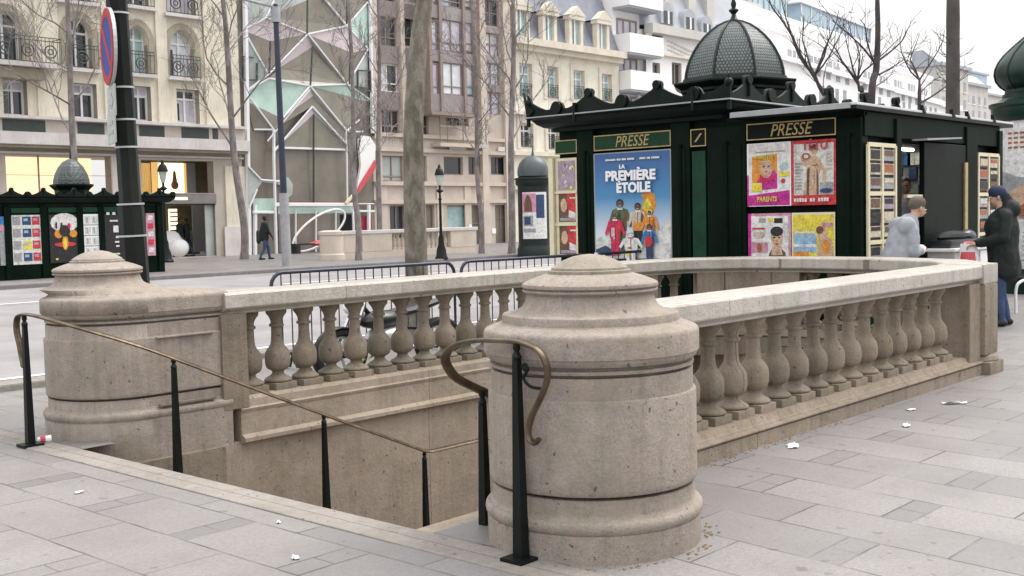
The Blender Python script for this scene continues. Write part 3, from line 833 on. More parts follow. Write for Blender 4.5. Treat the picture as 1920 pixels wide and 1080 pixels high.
drawn_tree(1565, 14.5, [(1560,190),(1546,178),(1535,160),(1528,140)],
    [([(1556,188),(1540,165),(1522,138),(1500,100),(1484,66),(1466,38),(1448,14),(1440,-10)], .075, .8), ([(1530,150),(1512,118),(1508,85)], .04, -.4), ([(1526,142),(1500,108),(1482,60),(1470,20),(1462,-20)], .045, -.6)], .11, 42, 'dark bare tree sweeping up to the left behind the kiosk dome')
drawn_tree(1618, 14.6, [(1617,192),(1612,170),(1608,150)],
    [([(1610,160),(1592,134),(1572,108),(1556,92)], .05, .7), ([(1608,150),(1614,124),(1618,100)], .035, -.3)], .10, 43, 'dark low forked bare tree just left of the mast-like tree')
drawn_tree(1722, 14.5, [(1724,196),(1724,170),(1724,150)],
    [([(1722,195),(1745,182),(1770,165),(1790,148)], .06, -.8), ([(1724,165),(1740,140),(1752,122)], .035, .4), ([(1725,150),(1718,138),(1712,128)], .03, .3), ([(1724,175),(1745,155),(1768,140)], .035, .6)], .10, 44, 'dark bare tree with one long branch reaching right towards the straight pole-like trunk')
b = at(1786, 300, Y=9.5)
t = thing('tree', 'straight grey-brown trunk standing like a pole behind the right end of the kiosk', 'tree', (b.x, 9.5, 0))
tp = at(1787, 0, Y=9.5); mb = MB()
R = random.Random(8)
pp = [Vector((b.x, 9.5, 0)).lerp(Vector((tp.x, 9.5, tp.z)), k/14) for k in range(20)]
mb.tube(pp, [.165*(1-.012*k)*(1+R.uniform(-.035,.035)) for k in range(20)], 'pole_bark', 12); part(mb, 'trunk', t)
mb = MB()
for z in (4.2, 4.4, 4.7, 5.0):
    for k in range(3):
        a = R.uniform(0, 6.28); grow(mb, Vector((b.x+.02, 9.5, z)), Vector((math.cos(a), math.sin(a), .5)), .5, .012, 2, R, 'pole_bark', nsub=3)
for z in (7.4, 8.2, 9): grow(mb, Vector((tp.x, 9.5, z-.2)), Vector((R.uniform(-1,1), R.uniform(-1,1), .9)), 2.2, .06, 1, R, 'winter_bark', nsub=3)
part(mb, 'crown', t)

# ------------------------------------------------------------------ barriers, motorbike, litter
def barrier(x0, y0, x1, y1, label):
    t = thing('crowd_barrier', label, 'barrier', ((x0+x1)/2, (y0+y1)/2, 0), 'steel crowd barriers lined up at the kerb')
    A = Vector((x0, y0, 0)); d = (Vector((x1, y1, 0))-A); L = d.length; d.normalize(); Z = Vector((0,0,1)); r = .14
    P = lambda s, z: A + d*s + Z*z
    loop = [P(0,.18), P(0,1.05-r)] + [P(r-r*math.cos(a), 1.05-r+r*math.sin(a)) for a in (.4,.8,1.2)] + [P(r,1.05), P(L-r,1.05)] + [P(L-r+r*math.sin(a), 1.05-r+r*math.cos(a)) for a in (.4,.8,1.2)] + [P(L,1.05-r), P(L,.18)]
    mb = MB(); mb.tube(loop, .021, 'barrier_steel', 8, closed=True); part(mb, 'frame', t)
    k = int(L/.125)
    for i in range(1, k):
        mb = MB(); mb.tube([P(L*i/k,.18), P(L*i/k,1.045)], .0075, 'barrier_steel', 5); part(mb, 'bar', t)
    for s in (.25, L-.25):
        mb = MB(); nrm = Vector((-d.y, d.x, 0))*.32
        mb.tube([P(s,.18)+Z*0, P(s,.03)-nrm*.2, P(s,.02)-nrm], .016, 'barrier_steel', 6); mb.tube([P(s,.18), P(s,.03)+nrm*.2, P(s,.02)+nrm], .016, 'barrier_steel', 6); part(mb, 'foot', t)
barrier(7.34, 10.02, 9.98, 9.90, 'blue-black steel crowd barrier left of the thick plane tree trunk')
barrier(10.12, 9.92, 12.4, 9.72, 'blue-black steel crowd barrier right of the plane tree trunk')
barrier(12.55, 9.72, 14.9, 9.60, 'blue-black steel crowd barrier half hidden by the near pillar cap')
# bollard bar seen between the first balusters
t = thing('motorbike', 'dark motorbike parked behind the road-side balustrade, seen between the balusters', 'motorbike', (8.2, 9.05, 0))
my = 9.05
def mpart(mb, name, p):
    mb.v = [(a, b, c*.76) for a, b, c in mb.v]; return part(mb, name, p)
def wheel(cx, y, z, r):
    mb = MB(); mb.tube([(cx+r*math.cos(2*PI*i/28), y, z+r*math.sin(2*PI*i/28)) for i in range(28)], .06, 'tyre', 8, closed=True); w = mpart(mb, 'wheel', t)
    mb = MB(); mb.tube([(cx+(r-.07)*math.cos(2*PI*i/28), y, z+(r-.07)*math.sin(2*PI*i/28)) for i in range(28)], .018, 'moto_silver', 6, closed=True)
    for i in range(5):
        a = 2*PI*i/5; mb.tube([(cx,y,z),(cx+(r-.08)*math.cos(a),y,z+(r-.08)*math.sin(a))], .016, 'moto_silver', 5)
    mb.tube([(cx,y-.07,z),(cx,y+.07,z)], .05, 'moto_black', 10); mpart(mb, 'rim', w)
wheel(7.45, my, .31, .30); wheel(8.85, my, .31, .30)
mb = MB(); mb.ell((8.0,my,.72),(.30,.15,.13),'moto_black',16,8); mb.ell((8.1,my,.47),(.30,.16,.17),'moto_silver',14,8); mpart(mb, 'tank', t)
mb = MB(); mb.tube(bez([(8.15,my,.78),(8.4,my,.80),(8.65,my,.86),(8.95,my,.92)],4),[.09,.11,.12,.12,.12,.11,.11,.10,.10,.09,.08,.06,.03],'moto_black',10,flat=(1.1,.6)); mpart(mb, 'seat', t)
mb = MB()
for s in (-.09,.09): mb.tube([(7.45,my+s,.31),(7.62,my+s,.70),(7.72,my+s,.98)], .022, 'chrome', 7)
mpart(mb, 'fork', t)
mb = MB(); mb.tube(bez([(7.86,my-.38,1.03),(7.78,my-.22,1.06),(7.72,my,1.0),(7.78,my+.22,1.06),(7.86,my+.38,1.03)],5), .015, 'moto_black', 7)
for s in (-.38,.38): mb.tube([(7.80,my+s*.85,1.04),(7.90,my+s*1.05,1.03)], .022, 'tyre', 8)
h = mpart(mb, 'handlebar', t)
for s in (-.3,.3):
    mb = MB(); mb.tube([(7.78,my+s,1.05),(7.74,my+s*1.2,1.13)], .007, 'moto_black', 5); mb.ell((7.74,my+s*1.25,1.14),(.02,.05,.035),'moto_black',12,6); mpart(mb, 'mirror', h)
mb = MB(); mb.ell((7.62,my,.92),(.09,.10,.10),'moto_lamp',14,8); mpart(mb, 'headlamp', t)
mb = MB(); mb.tube([(8.2,my-.17,.32),(8.5,my-.18,.33),(9.05,my-.19,.42)], [.035,.05,.055], 'chrome', 10); mpart(mb, 'exhaust', t)
mb = MB(); mb.tube([(7.15+.30*math.cos(a)+.3, my, .31+.36*math.sin(a)) for a in [PI*(.15+.7*i/8) for i in range(9)]], .07, 'moto_black', 8, flat=(1,.25)); mpart(mb, 'mudguard', t)
mb = MB(); mb.tube([(7.72,my,.98),(8.0,my,.62),(8.5,my,.55),(8.85,my,.31)], .028, 'moto_black', 7); mb.tube([(8.0,my,.62),(8.1,my,.30),(8.5,my,.30),(8.85,my,.31)], .022, 'moto_black', 7); mpart(mb, 'frame', t)
# green dropped leaves behind the balustrade
mb = MB(); R = random.Random(2)
for k in range(40):
    x, y = 7.3+R.gauss(0,.12), 8.6+R.gauss(0,.08); a = R.uniform(0,6.28); z = R.uniform(.01,.3)
    mb.quad([(x,y,z),(x+.07*math.cos(a),y+.07*math.sin(a),z+.03),(x+.1*math.cos(a+.5),y+.1*math.sin(a+.5),z+.06)],'leaf_green')
mb.tube([(7.3,8.6,0),(7.3,8.6,.25)], .006, 'leaf_green', 4)
tag(mb.build('weed', loc=(7.3,8.6,0)), 'bright green weed growing behind the balustrade near the motorbike', 'plant')

def paper(x, y, sx, sy, a, label, h=.012):
    mb = MB(); n = 5; v = []; f = []; R = random.Random(int(x*1000))
    for i in range(n):
        for j in range(n):
            u, w = (i/(n-1)-.5)*sx, (j/(n-1)-.5)*sy
            v.append((x+u*math.cos(a)-w*math.sin(a)+R.gauss(0,sx*.05), y+u*math.sin(a)+w*math.cos(a)+R.gauss(0,sy*.05), .006+abs(R.gauss(0,h))))
    for i in range(n-1):
        for j in range(n-1): f.append([i*n+j,(i+1)*n+j,(i+1)*n+j+1,i*n+j+1])
    v += [(p[0], p[1], p[2]-.003) for p in v]; k = n*n
    f += [[q+k for q in reversed(x_)] for x_ in f]
    mb.add(v, f, 'paper_white'); tag(mb.build('paper_scrap', loc=(x,y,0)), label, 'litter', 'scraps of white paper on the paving')
paper(6.95, 3.72, .11, .07, .6, 'crumpled white paper scrap at the foot of the right balustrade, nearest the round pillar')
paper(9.24, 3.5, .19, .05, -.75, 'long white paper strip lying farthest out on the right paving')
paper(8.08, 3.41, .07, .05, .3, 'small white scrap in the middle of the right paving, nearer the viewer')
paper(8.75, 3.66, .07, .04, -.4, 'small white scrap in the middle of the right paving, nearer the balustrade', .006)
paper(3.3, 6.48, .05, .03, .2, 'tiny white scrap on the left paving before the far pillar', .005)
paper(3.28, 4.36, .05, .03, .9, 'tiny white scrap on the paving before the steps', .005)
paper(3.62, 4.95, .03, .02, .9, 'tiny white scrap lying right by the kerb strip of the steps', .004)
t = thing('paper_cup', 'crushed red and white paper cup at the foot of the far handrail post', 'litter', (3.93, 8.22, 0))
mb = MB(); q = bez([(3.88,8.215,.03),(3.93,8.20,.03),(3.97,8.185,.03)],3); mb.tube(q, [.02,.021,.023,.025,.026,.027,.028], 'paper_white', 10); part(mb, 'cup', t)
mb = MB(); mb.tube([q[1]+Vector((0,0,.002)), q[3]+Vector((0,0,.002))], .027, 'red_plastic', 10); part(mb, 'sleeve', t)
mb = MB(); R = random.Random(77)
for k in range(150):
    s = R.random()**1.3
    if R.random() < .6: x, y = 5.0+s*3, 3.895-abs(R.gauss(0,.05))
    else: 
        a = R.uniform(-2.6,-.2); x, y = CB[0]+(.55+abs(R.gauss(0,.05)))*math.cos(a), CB[1]+(.55+abs(R.gauss(0,.04)))*math.sin(a)
    a = R.uniform(0,6.3); r = R.uniform(.006,.02)
    mb.prism([(x,y,.003),(x+r*math.cos(a),y+r*math.sin(a),.006),(x+r*math.cos(a+1),y+r*math.sin(a+1),.003)],(0,0,.003),'litter_brown')
o = mb.build('dead_leaves', loc=(5,3.8,0)); o['kind'] = 'stuff'; o['label'] = 'brown crumbs of dead leaf gathered along the foot of the balustrade'

# ------------------------------------------------------------------ street lamps
def lantern_post(px_, py_, ptop, label):
    b = at(px_, py_, Z=.06); tpz = at(px_, ptop, Y=b.y).z; h = tpz-.06; x, y = b.x, b.y
    t = thing('street_lamp', label, 'street lamp', (x, y, .06), 'old lantern posts on the far pavement')
    mb = MB(); s = h/4.2
    mb.lathe([(.30*s,.06),(.30*s,.12),(.24*s,.2),(.20*s,.45),(.13*s,.62),(.12*s,.85),(.07*s,1.0),(.06*s,1.3),(.055*s,.06+.56*h),(.05*s,.06+.62*h)],'black_iron',(x,y),14)
    mb.lathe([(.05*s,.06+.62*h),(.09*s,.06+.635*h),(.05*s,.06+.65*h),(.045*s,.06+.70*h),(.15*s,.06+.715*h),(.16*s,.06+.725*h),(.05*s,.06+.745*h),(.05*s,.06+.78*h)],'black_iron',(x,y),14); part(mb, 'post', t)
    mb = MB(); mb.lathe([(.10*s,.06+.78*h),(.19*s,.06+.885*h)],'glass_pale',(x,y),6,False); part(mb, 'lantern', t)
    mb = MB(); mb.lathe([(.22*s,.06+.885*h),(.21*s,.06+.90*h),(.15*s,.06+.945*h),(.06*s,.06+.965*h),(.07*s,.06+.975*h),(.02*s,.06+h)],'black_iron',(x,y),12); part(mb, 'lantern_cap', t)
lantern_post(828, 487, 308, 'black lantern post before the tan building, beside the thick tree trunk')
lantern_post(312, 492, 300, 'black lantern post before the lit shop window')
b = at(538, 499, Z=.06); x, y = b.x, b.y; tp = at(516, 8, Y=y)
t = thing('street_lamp', 'tall dark-blue and grey street lamp with two arms before the glass front', 'street lamp', (x, y, .06))
ax = lambda z: Vector((x, y, .06)).lerp(Vector((tp.x, y, tp.z)), (z-.06)/(tp.z-.06))
mb = MB(); mb.tube([ax(.06), ax(2.55)], .16, 'lamp_grey', 12); part(mb, 'base', t)
mb = MB(); mb.tube([ax(2.5), ax(6), ax(tp.z)], [.115,.10,.085], 'lamp_blue', 12); part(mb, 'shaft', t)
mb = MB(); mb.tube([ax(tp.z-.1), Vector((tp.x-1.0,y+.2,tp.z+.05)), Vector((tp.x-1.5,y+.3,tp.z+.08))], .05, 'lamp_grey', 8); mb.ell((tp.x-1.75,y+.35,tp.z+.06),(.45,.16,.07),'lamp_grey',14,6); part(mb, 'arm', t)
mb = MB(); mb.tube([ax(tp.z-.4), Vector((tp.x+.8,y-.1,tp.z+.4)), Vector((tp.x+1.5,y-.2,tp.z+.9))], .05, 'lamp_grey', 8); mb.ell((tp.x+1.7,y-.2,tp.z+1.0),(.4,.16,.08),'lamp_grey',14,6); part(mb, 'arm', t)
mb = MB(); mb.tube([ax(tp.z-.6), ax(tp.z-.1)], .16, 'lamp_grey', 12); mb.ell(ax(tp.z+.35),(.22,.22,.22),'rust_box' if 'rust_box' in MATS else 'brown_spandrel',10,6); part(mb, 'collar', t)
# ------------------------------------------------------------------ press kiosk beside the stairwell
KS = 1.046
def kw(p): return CAM + (Vector(p)-CAM)*KS           # measured on the plane X = 13, moved back to its true distance
def kpart(mb, name, t):
    mb.v = [tuple(kw(p)) for p in mb.v]; return part(mb, name, t)
def ky(px_): return at(px_, 330, X=13.0).y
def kx(px_): return at(px_, 330, Y=6.03).x
kc = kw((15.3, 8.3, .07)); kc.z = 0
K = thing('press_kiosk', 'large dark green press kiosk with posters, racks and a scaled dome on the near pavement', 'kiosk', kc)
ZB, ZE = .0, 2.84
mb = MB()
mb.box((13.06, 7.9, ZB),(18.0, 10.72, ZE),'kiosk_paint'); mb.box((13.06, 6.10, ZB),(13.9, 7.9, 2.76),'kiosk_paint')
mb.box((13.9, 7.2, ZB),(17.6, 7.9, 2.76),'kiosk_paint'); mb.box((15.2, 6.12, ZB),(16.2, 6.18, 2.76),'kiosk_paint'); mb.box((16.2, 6.12, ZB),(17.6, 7.2, 2.76),'kiosk_paint'); mb.box((15.2, 6.18, ZB),(16.2, 7.2, .9),'kiosk_paint')
mb.box((13.9, 6.12, ZB),(15.2, 7.2, .98),'kiosk_paint'); mb.box((13.9, 6.12, 2.42),(15.2, 7.2, 2.76),'kiosk_paint'); mb.box((15.2, 6.18, 2.42),(16.2, 7.2, 2.76),'kiosk_paint')
kpart(mb, 'body', K)
mb = MB(); mb.box((13.0,6.02,ZB),(13.1,10.78,.42),'kiosk_paint',.015); mb.box((13.0,6.02,ZB),(17.7,6.14,.42),'kiosk_paint',.015); kpart(mb, 'base', K)
for a, b in ((1084,1115),(1260,1296),(1328,1401),(1570,1617)):
    mb = MB(); y0, y1 = ky(b), ky(a)
    mb.box((12.97,y0,ZB),(13.1,y1,2.82 if b < 1400 else 2.7),'kiosk_paint',.02)
    if y1-y0 > .2:
        mb.box((12.955,y0+.06,.55),(13.0,y1-.06,2.45),'kiosk_paint',.02)
        mb.tube([(12.955,(y0+y1)/2,.5),(12.955,(y0+y1)/2,2.5)],.035,'kiosk_paint',8)
    kpart(mb, 'column', K)
mb = MB(); mb.box((12.96, ky(1616)-.01, ZB),(13.16, ky(1616)+.1, 2.7),'kiosk_paint',.03); kpart(mb, 'corner_column', K)
for a, b in ((1673,1683),(1805,1826),(1866,1873)):
    mb = MB(); mb.box((kx(a),5.97,ZB),(kx(b),6.15,2.7),'kiosk_paint',.02); kpart(mb, 'column', K)
# cove cornice and crest round the main roof
MR = [(17.9,7.62),(12.65,7.62),(12.65,10.99),(17.9,10.99)]
cove = [(.28,2.80),(.26,2.845),(.17,2.865),(.10,2.91),(.05,2.97),(.0,2.985),(-.02,3.0),(-.02,3.02),(.06,3.02),(.28,2.99)]
mb = MB(); extrude_profile(mb, MR, [(-o, z) for o, z in cove], 'kiosk_roof_paint'); kpart(mb, 'cornice', K)
mb = MB(); extrude_profile(mb, MR, [(.026,3.0),(.026,3.018),(.016,3.018),(.016,3.0)], 'canopy_edge'); kpart(mb, 'trim', K)
def crest(p0, p1, n, hs, z0, m='kiosk_roof_paint', sc_=1.0, first=.5):
    """scrolled crest: tall ogee peaks with a knob, low knobs between; p0 -> p1 (x, y)"""
    A = Vector((p0[0], p0[1], 0)); B = Vector((p1[0], p1[1], 0)); d = B-A; L = d.length; d.normalize(); nrm = Vector((-d.y, d.x, 0))
    N = max(60, int(n*44)); top = []
    for i in range(N+1):
        s = i/N*n+first; u = (s % 1)-.5               # tall at u = 0, low knob at +-.5
        a = abs(u)
        h = .085 + .165*max(0, 1-(a/.34))**1.35*(1 if a < .34 else 0)
        if a < .065: h = max(h, .25+.06*math.sqrt(max(0, 1-(a/.065)**2)))
        if a > .39: h = max(h, .085+.10*math.sqrt(max(0, 1-((.5-a)/.11)**2)))
        top.append((i/N*L, h*hs))
    poly = [A+d*s+Vector((0,0,z0+h)) for s, h in top] + [B+Vector((0,0,z0-.02)), A+Vector((0,0,z0-.02))]
    mb = MB(); mb.prism([p-nrm*.02*sc_ for p in poly], nrm*.04*sc_, m)
    for i in range(int(n)+2):
        for off, h, r in ((0,.255,.055),(.5,.10,.085)):
            s = (i+.5+off-first)/n*L-0
            if .02 < s < L-.02:
                c = A+d*s+Vector((0,0,z0+h*hs)); mb.tube([c-nrm*.05*sc_, c+nrm*.05*sc_], r*hs, m, 12)
                if off == 0: mb.tube([c-nrm*.035*sc_-Vector((0,0,.05*hs)), c-nrm*.035*sc_-Vector((0,0,.2*hs))], .02*hs, m, 6)
    return mb
PER = 1.145
n1 = (10.99-7.62)/PER; f1 = ((7.62-8.72)/PER+.5) % 1
kpart(crest((12.69,7.62),(12.69,10.99), n1, 1.08, 3.01, first=f1), 'crest', K)
kpart(crest((12.65,7.66),(17.9,7.66), 5.25/PER, 1.08, 3.01, first=.05), 'crest', K)
mb = MB()
mb.prism([(12.64,10.98,3.0),(12.64,11.05,3.38),(12.64,11.0,3.22),(12.64,10.85,3.1)],(.05,0,0),'kiosk_roof_paint')
for x, y in ((12.68,10.98),(12.68,7.64)):
    mb.tube([(x,y,2.88),(x,y,3.2)],.03,'kiosk_roof_paint',8); mb.ell((x,y,3.22),(.06,.06,.06),'kiosk_roof_paint',10,6)
for y in (10.1, 8.15): mb.tube([(12.64,y,2.9),(12.64,y,3.16)],.025,'kiosk_roof_paint',6)
mb_f = mb
for k_ in range(1):
    mb_f.v = [tuple(kw(p)) for p in mb_f.v]; part_each(mb_f, 'roof_knob', K)
# main roof and dome
DC = (15.85, 9.45); D0 = math.radians(211+22.5)
mb = MB()
mb.add([(12.7,7.68,3.03),(17.9,7.68,3.03),(17.9,10.95,3.03),(12.7,10.95,3.03),(14.9,8.7,3.2),(16.8,8.7,3.2),(16.8,10.2,3.2),(14.9,10.2,3.2)],[[0,1,5,4],[1,2,6,5],[2,3,7,6],[3,0,4,7],[4,5,6,7]],'kiosk_roof_paint'); kpart(mb, 'roof', K)
mb = MB(); mb.lathe([(.84,3.1),(.84,3.42),(.88,3.44),(.88,3.48),(.98,3.54),(1.0,3.56),(1.0,3.585),(.86,3.61),(.84,3.65),(.80,3.66)],'kiosk_roof_paint',DC,8,False,a0=D0); kpart(mb, 'drum', K)
dprof = [(.80,3.65),(.785,3.755),(.755,3.87),(.71,3.975),(.655,4.08),(.585,4.185),(.50,4.285),(.395,4.385),(.27,4.475),(.14,4.535),(.05,4.56)]
dm = MB(); dm.lathe(dprof,'kiosk_dome_scales',DC,8,False,a0=D0); kpart(dm, 'dome', K)
for j in range(8):
    a = D0+2*PI*j/8; mb = MB(); mb.tube([(DC[0]+(r+.005)*math.cos(a), DC[1]+(r+.005)*math.sin(a), z) for r, z in dprof], .022, 'dome_rib_paint', 6); kpart(mb, 'rib', K)
mb = MB(); mb.lathe([(.11,4.55),(.05,4.60),(.03,4.66),(.075,4.71),(.075,4.73),(.03,4.76),(.045,4.82),(.02,4.9),(.012,5.1),(.003,5.3)],'dome_rib_paint',DC,12); kpart(mb, 'finial', K)
# side wing with its flat roof
mb = MB(); mb.box((12.65,5.93,2.755),(17.95,7.62,2.80),'kiosk_roof_paint')
mb.box((12.645,5.925,2.80),(17.96,7.6,2.832),'roof_sheet',.008); mb.box((12.63,6.0,2.765),(12.655,7.6,2.828),'canopy_edge'); kpart(mb, 'canopy', K)
mb = MB()
for x in (14.55, 15.55, 16.1, 17.1): mb.prism([(x,5.91,2.80),(x+.09,5.91,2.80),(x-.02,5.91,2.90)],(0,.05,0),'kiosk_roof_paint')
mb.v = [tuple(kw(p)) for p in mb.v]; part_each(mb, 'canopy_hook', K)
mb = MB(); mb.box((13.02,6.0,2.46),(17.6,6.10,2.755),'kiosk_paint',.01); mb.box((13.0,6.0,2.70),(13.08,7.6,2.755),'kiosk_paint'); kpart(mb, 'fascia', K)
# sign panels
def sign(a, b, z0, z1, m, txt=None, size=.15):
    y0, y1 = ky(b), ky(a); mb = MB(); mb.box((12.985,y0,z0),(13.1,y1,z1),m)
    for p, q in (((12.978,y0,z0),(12.992,y1,z0+.014)),((12.978,y0,z1-.014),(12.992,y1,z1)),((12.978,y0,z0+.014),(12.992,y0+.014,z1-.014)),((12.978,y1-.014,z0+.014),(12.992,y1,z1-.014))): mb.box(p, q, 'gilt')
    s = kpart(mb, 'sign', K)
    if txt: lettering(txt, kw((12.98,(y0+y1)/2,(z0+z1)/2-.005)), size*KS, (0,-1,0), 'gilt', s, shear=.28, sx=.86)
sign(1116,1260,2.49,2.705,'sign_green','PRESSE',.215)
sign(1043,1084,2.48,2.68,'sign_green')
sign(1297,1326,2.46,2.69,'sign_black_green')
mb = MB(); ya, yb2 = ky(1304), ky(1319); mb.prism([(12.976,ya,2.52),(12.976,ya-.03,2.52),(12.976,yb2,2.63),(12.976,yb2+.03,2.63)],(.006,0,0),'gilt'); kpart(mb, 'gilt_stroke', K)
sign(1402,1569,2.49,2.70,'sign_black_green','PRESSE',.215)
mb = MB(); mb.box((12.985,ky(1324),.45),(13.1,ky(1299),2.40),'sign_green'); kpart(mb, 'panel', K)

# ---- printed things: flat shapes laid on a board, each 2 mm above the one below
class Board:
    """u runs left to right as seen, v upwards, both 0..1"""
    def __init__(s, a, b, z0, z1, x=12.98):
        s.y1, s.y0, s.z0, s.z1, s.x, s.k, s.mb = ky(a), ky(b), z0, z1, x, 0, MB()
    def p(s, u, v): return (s.x-s.k, s.y1+(s.y0-s.y1)*u, s.z0+(s.z1-s.z0)*v)
    def poly(s, pts, m):
        s.mb.prism([s.p(u, v) for u, v in pts], (.0004,0,0), m); s.k += .0006; return s
    def rect(s, u0, v0, u1, v1, m): return s.poly([(u0,v0),(u1,v0),(u1,v1),(u0,v1)], m)
    def oval(s, u, v, ru, rv, m, n=18, a=0):
        return s.poly([(u+ru*math.cos(2*PI*i/n)*math.cos(a)-rv*math.sin(2*PI*i/n)*math.sin(a), v+rv*math.sin(2*PI*i/n)*math.cos(a)+ru*math.cos(2*PI*i/n)*math.sin(a)) for i in range(n)], m)
    def figure(s, u, v, h, coat, legs, hair='print_black', skin='print_brown', w=.5):
        """a standing person seen from the front, feet at (u, v)"""
        a = (s.y1-s.y0)/(s.z1-s.z0); W = h*w/a
        s.poly([(u-W*.22,v),(u-W*.02,v),(u,v+h*.42),(u+W*.02,v),(u+W*.22,v),(u+W*.26,v+h*.5),(u-W*.26,v+h*.5)], legs)
        s.poly([(u-W*.30,v+h*.40),(u+W*.30,v+h*.40),(u+W*.32,v+h*.62),(u+W*.50,v+h*.45),(u+W*.58,v+h*.52),(u+W*.36,v+h*.80),(u+W*.12,v+h*.84),(u-W*.12,v+h*.84),(u-W*.36,v+h*.80),(u-W*.58,v+h*.52),(u-W*.50,v+h*.45),(u-W*.32,v+h*.62)], coat)
        s.rect(u-W*.02, v+h*.42, u+W*.015, v+h*.82, 'print_black' if coat != 'print_black' else 'print_grey'); s.poly([(u+W*.10,v+h*.40),(u+W*.30,v+h*.40),(u+W*.34,v+h*.72),(u+W*.20,v+h*.80)], {'print_crimson':'print_red','print_blue':'print_navy','print_orange':'print_rust','print_white':'print_pale'}.get(coat, 'print_brown'))
        s.rect(u-W*.13, v+h*.80, u+W*.13, v+h*.845, 'print_pale' if coat != 'print_white' else 'print_red')
        s.oval(u, v+h*.925, W*.17, h*.085, hair); s.oval(u, v+h*.905, W*.125, h*.066, skin)
        for k in (-1, 1): s.oval(u+k*W*.05, v+h*.915, W*.022, h*.010, 'print_black', 8)
        s.rect(u-W*.05, v+h*.872, u+W*.05, v+h*.880, 'paper_white'); return s
    def done(s, name, lab=None):
        o = kpart(s.mb, name, K)
        if lab: o['label'] = lab
        return o
    def text(s, o, txt, u, v, size, m, sx=1, shear=0, bold=0, al='CENTER'):
        lettering(txt, kw(Vector(s.p(u, v))-Vector((.002,0,0))), size*KS, (0,-1,0), m, o, align=al, shear=shear, sx=sx, bold=bold, ext=.0015)
# the film poster: lettering as in the photo, plain made-up figures below it
B = Board(1117,1258,.98,2.44)
B.rect(-.015,-.01,1.015,1.01,'canopy_edge').rect(0,0,1,1,'print_blue_fade')
B.poly([(0,.0),(1,.0),(1,.36),(.93,.33),(.85,.26),(.78,.30),(.70,.20),(.55,.16),(.4,.15),(.25,.19),(.15,.16),(.08,.21),(0,.18)],'print_pale')
B.poly([(.80,.0),(1,.0),(1,.24),(.92,.2),(.86,.22),(.80,.1)],'print_white').poly([(0,.08),(.14,.12),(.22,.08),(.22,.02),(0,.02)],'print_navy')
B.poly([(.60,.40),(.66,.56),(.62,.60),(.72,.63),(.80,.60),(.82,.50),(.78,.42),(.7,.38)],'print_orange').poly([(.63,.47),(.70,.57),(.76,.5),(.7,.44)],'print_yellow')
B.figure(.34,.06,.50,'print_green','print_green'); B.figure(.58,.10,.42,'print_beige','print_black').rect(.52,.26,.64,.34,'print_orange')
B.figure(.74,.10,.36,'print_orange','print_white','print_yellow'); B.figure(.28,.02,.42,'print_crimson','print_crimson','print_green').rect(.235,.205,.25,.29,'print_white').rect(.26,.18,.275,.29,'print_white').rect(.235,.215,.275,.228,'print_white')
B.figure(.74,-.02,.34,'print_blue','print_navy','print_black').oval(.73,.16,.05,.055,'print_red'); B.figure(.50,-.03,.27,'print_white','print_white','print_grey','print_white',.9).rect(.44,.02,.49,.05,'print_yellow').rect(.46,.09,.51,.105,'print_red')
B.rect(0,0,.15,.05,'print_white').rect(.86,0,1,.05,'print_white')
o = B.done('poster', 'blue film poster with white title lettering and people in bright snow clothes')
B.text(o,'LA',.40,.868,.075,'paper_white',1.1,0,.004); B.text(o,'PREMIÈRE',.505,.78,.185,'paper_white',1.08,0,.009); B.text(o,'ÉTOILE',.545,.665,.185,'paper_white',.98,0,.009)
B.k = .02
mbt = MB()
for a, b in ((.16,.30),(.315,.37),(.385,.44),(.455,.55),(.62,.70),(.715,.76),(.775,.88)):
    y1, y0 = B.p(a, 0)[1], B.p(b, 0)[1]; mbt.box((12.958, y0, B.p(0,.93)[2]),(12.962, y1, B.p(0,.948)[2]),'print_white')
kpart(mbt, 'credits', o)
# rack on the far left of the face
B = Board(1043,1083,1.0,2.42); B.rect(0,0,1,1,'cream_metal'); R = random.Random(4)
for i in range(3):
    v0 = .02+.33*i
    B.rect(.14,v0,.92,v0+.29,'print_mauve' if i == 2 else 'print_red')
    if i < 2: B.poly([(.14,v0),(.60,v0),(.52,v0+.29),(.14,v0+.29)],'print_brown').oval(.38,v0+.17,.15,.07,'print_skin').poly([(.60,v0+.05),(.92,v0+.02),(.92,v0+.09),(.62,v0+.12)],'print_white').rect(.66,v0+.235,.92,v0+.25,'print_white').rect(.2,v0+.01,.9,v0+.04,'print_grey')
    else:
        for j in range(14): 
            u, w = R.uniform(.2,.8), R.uniform(.0,.25); B.rect(u, v0+w, u+.12, v0+w+.03, 'print_'+R.choice(['magenta','white','yellow','pink','aqua','mauve']))
B.rect(-.05,.31,1.0,.335,'cream_metal').rect(-.05,.64,1.0,.665,'cream_metal')
B.done('magazine_rack', 'cream rack with two red magazine covers and one pink page')
mb = MB(); mb.box((12.93, ky(1042), .98),(13.0, ky(1034), 2.43),'cream_metal'); kpart(mb, 'rack_side', K)
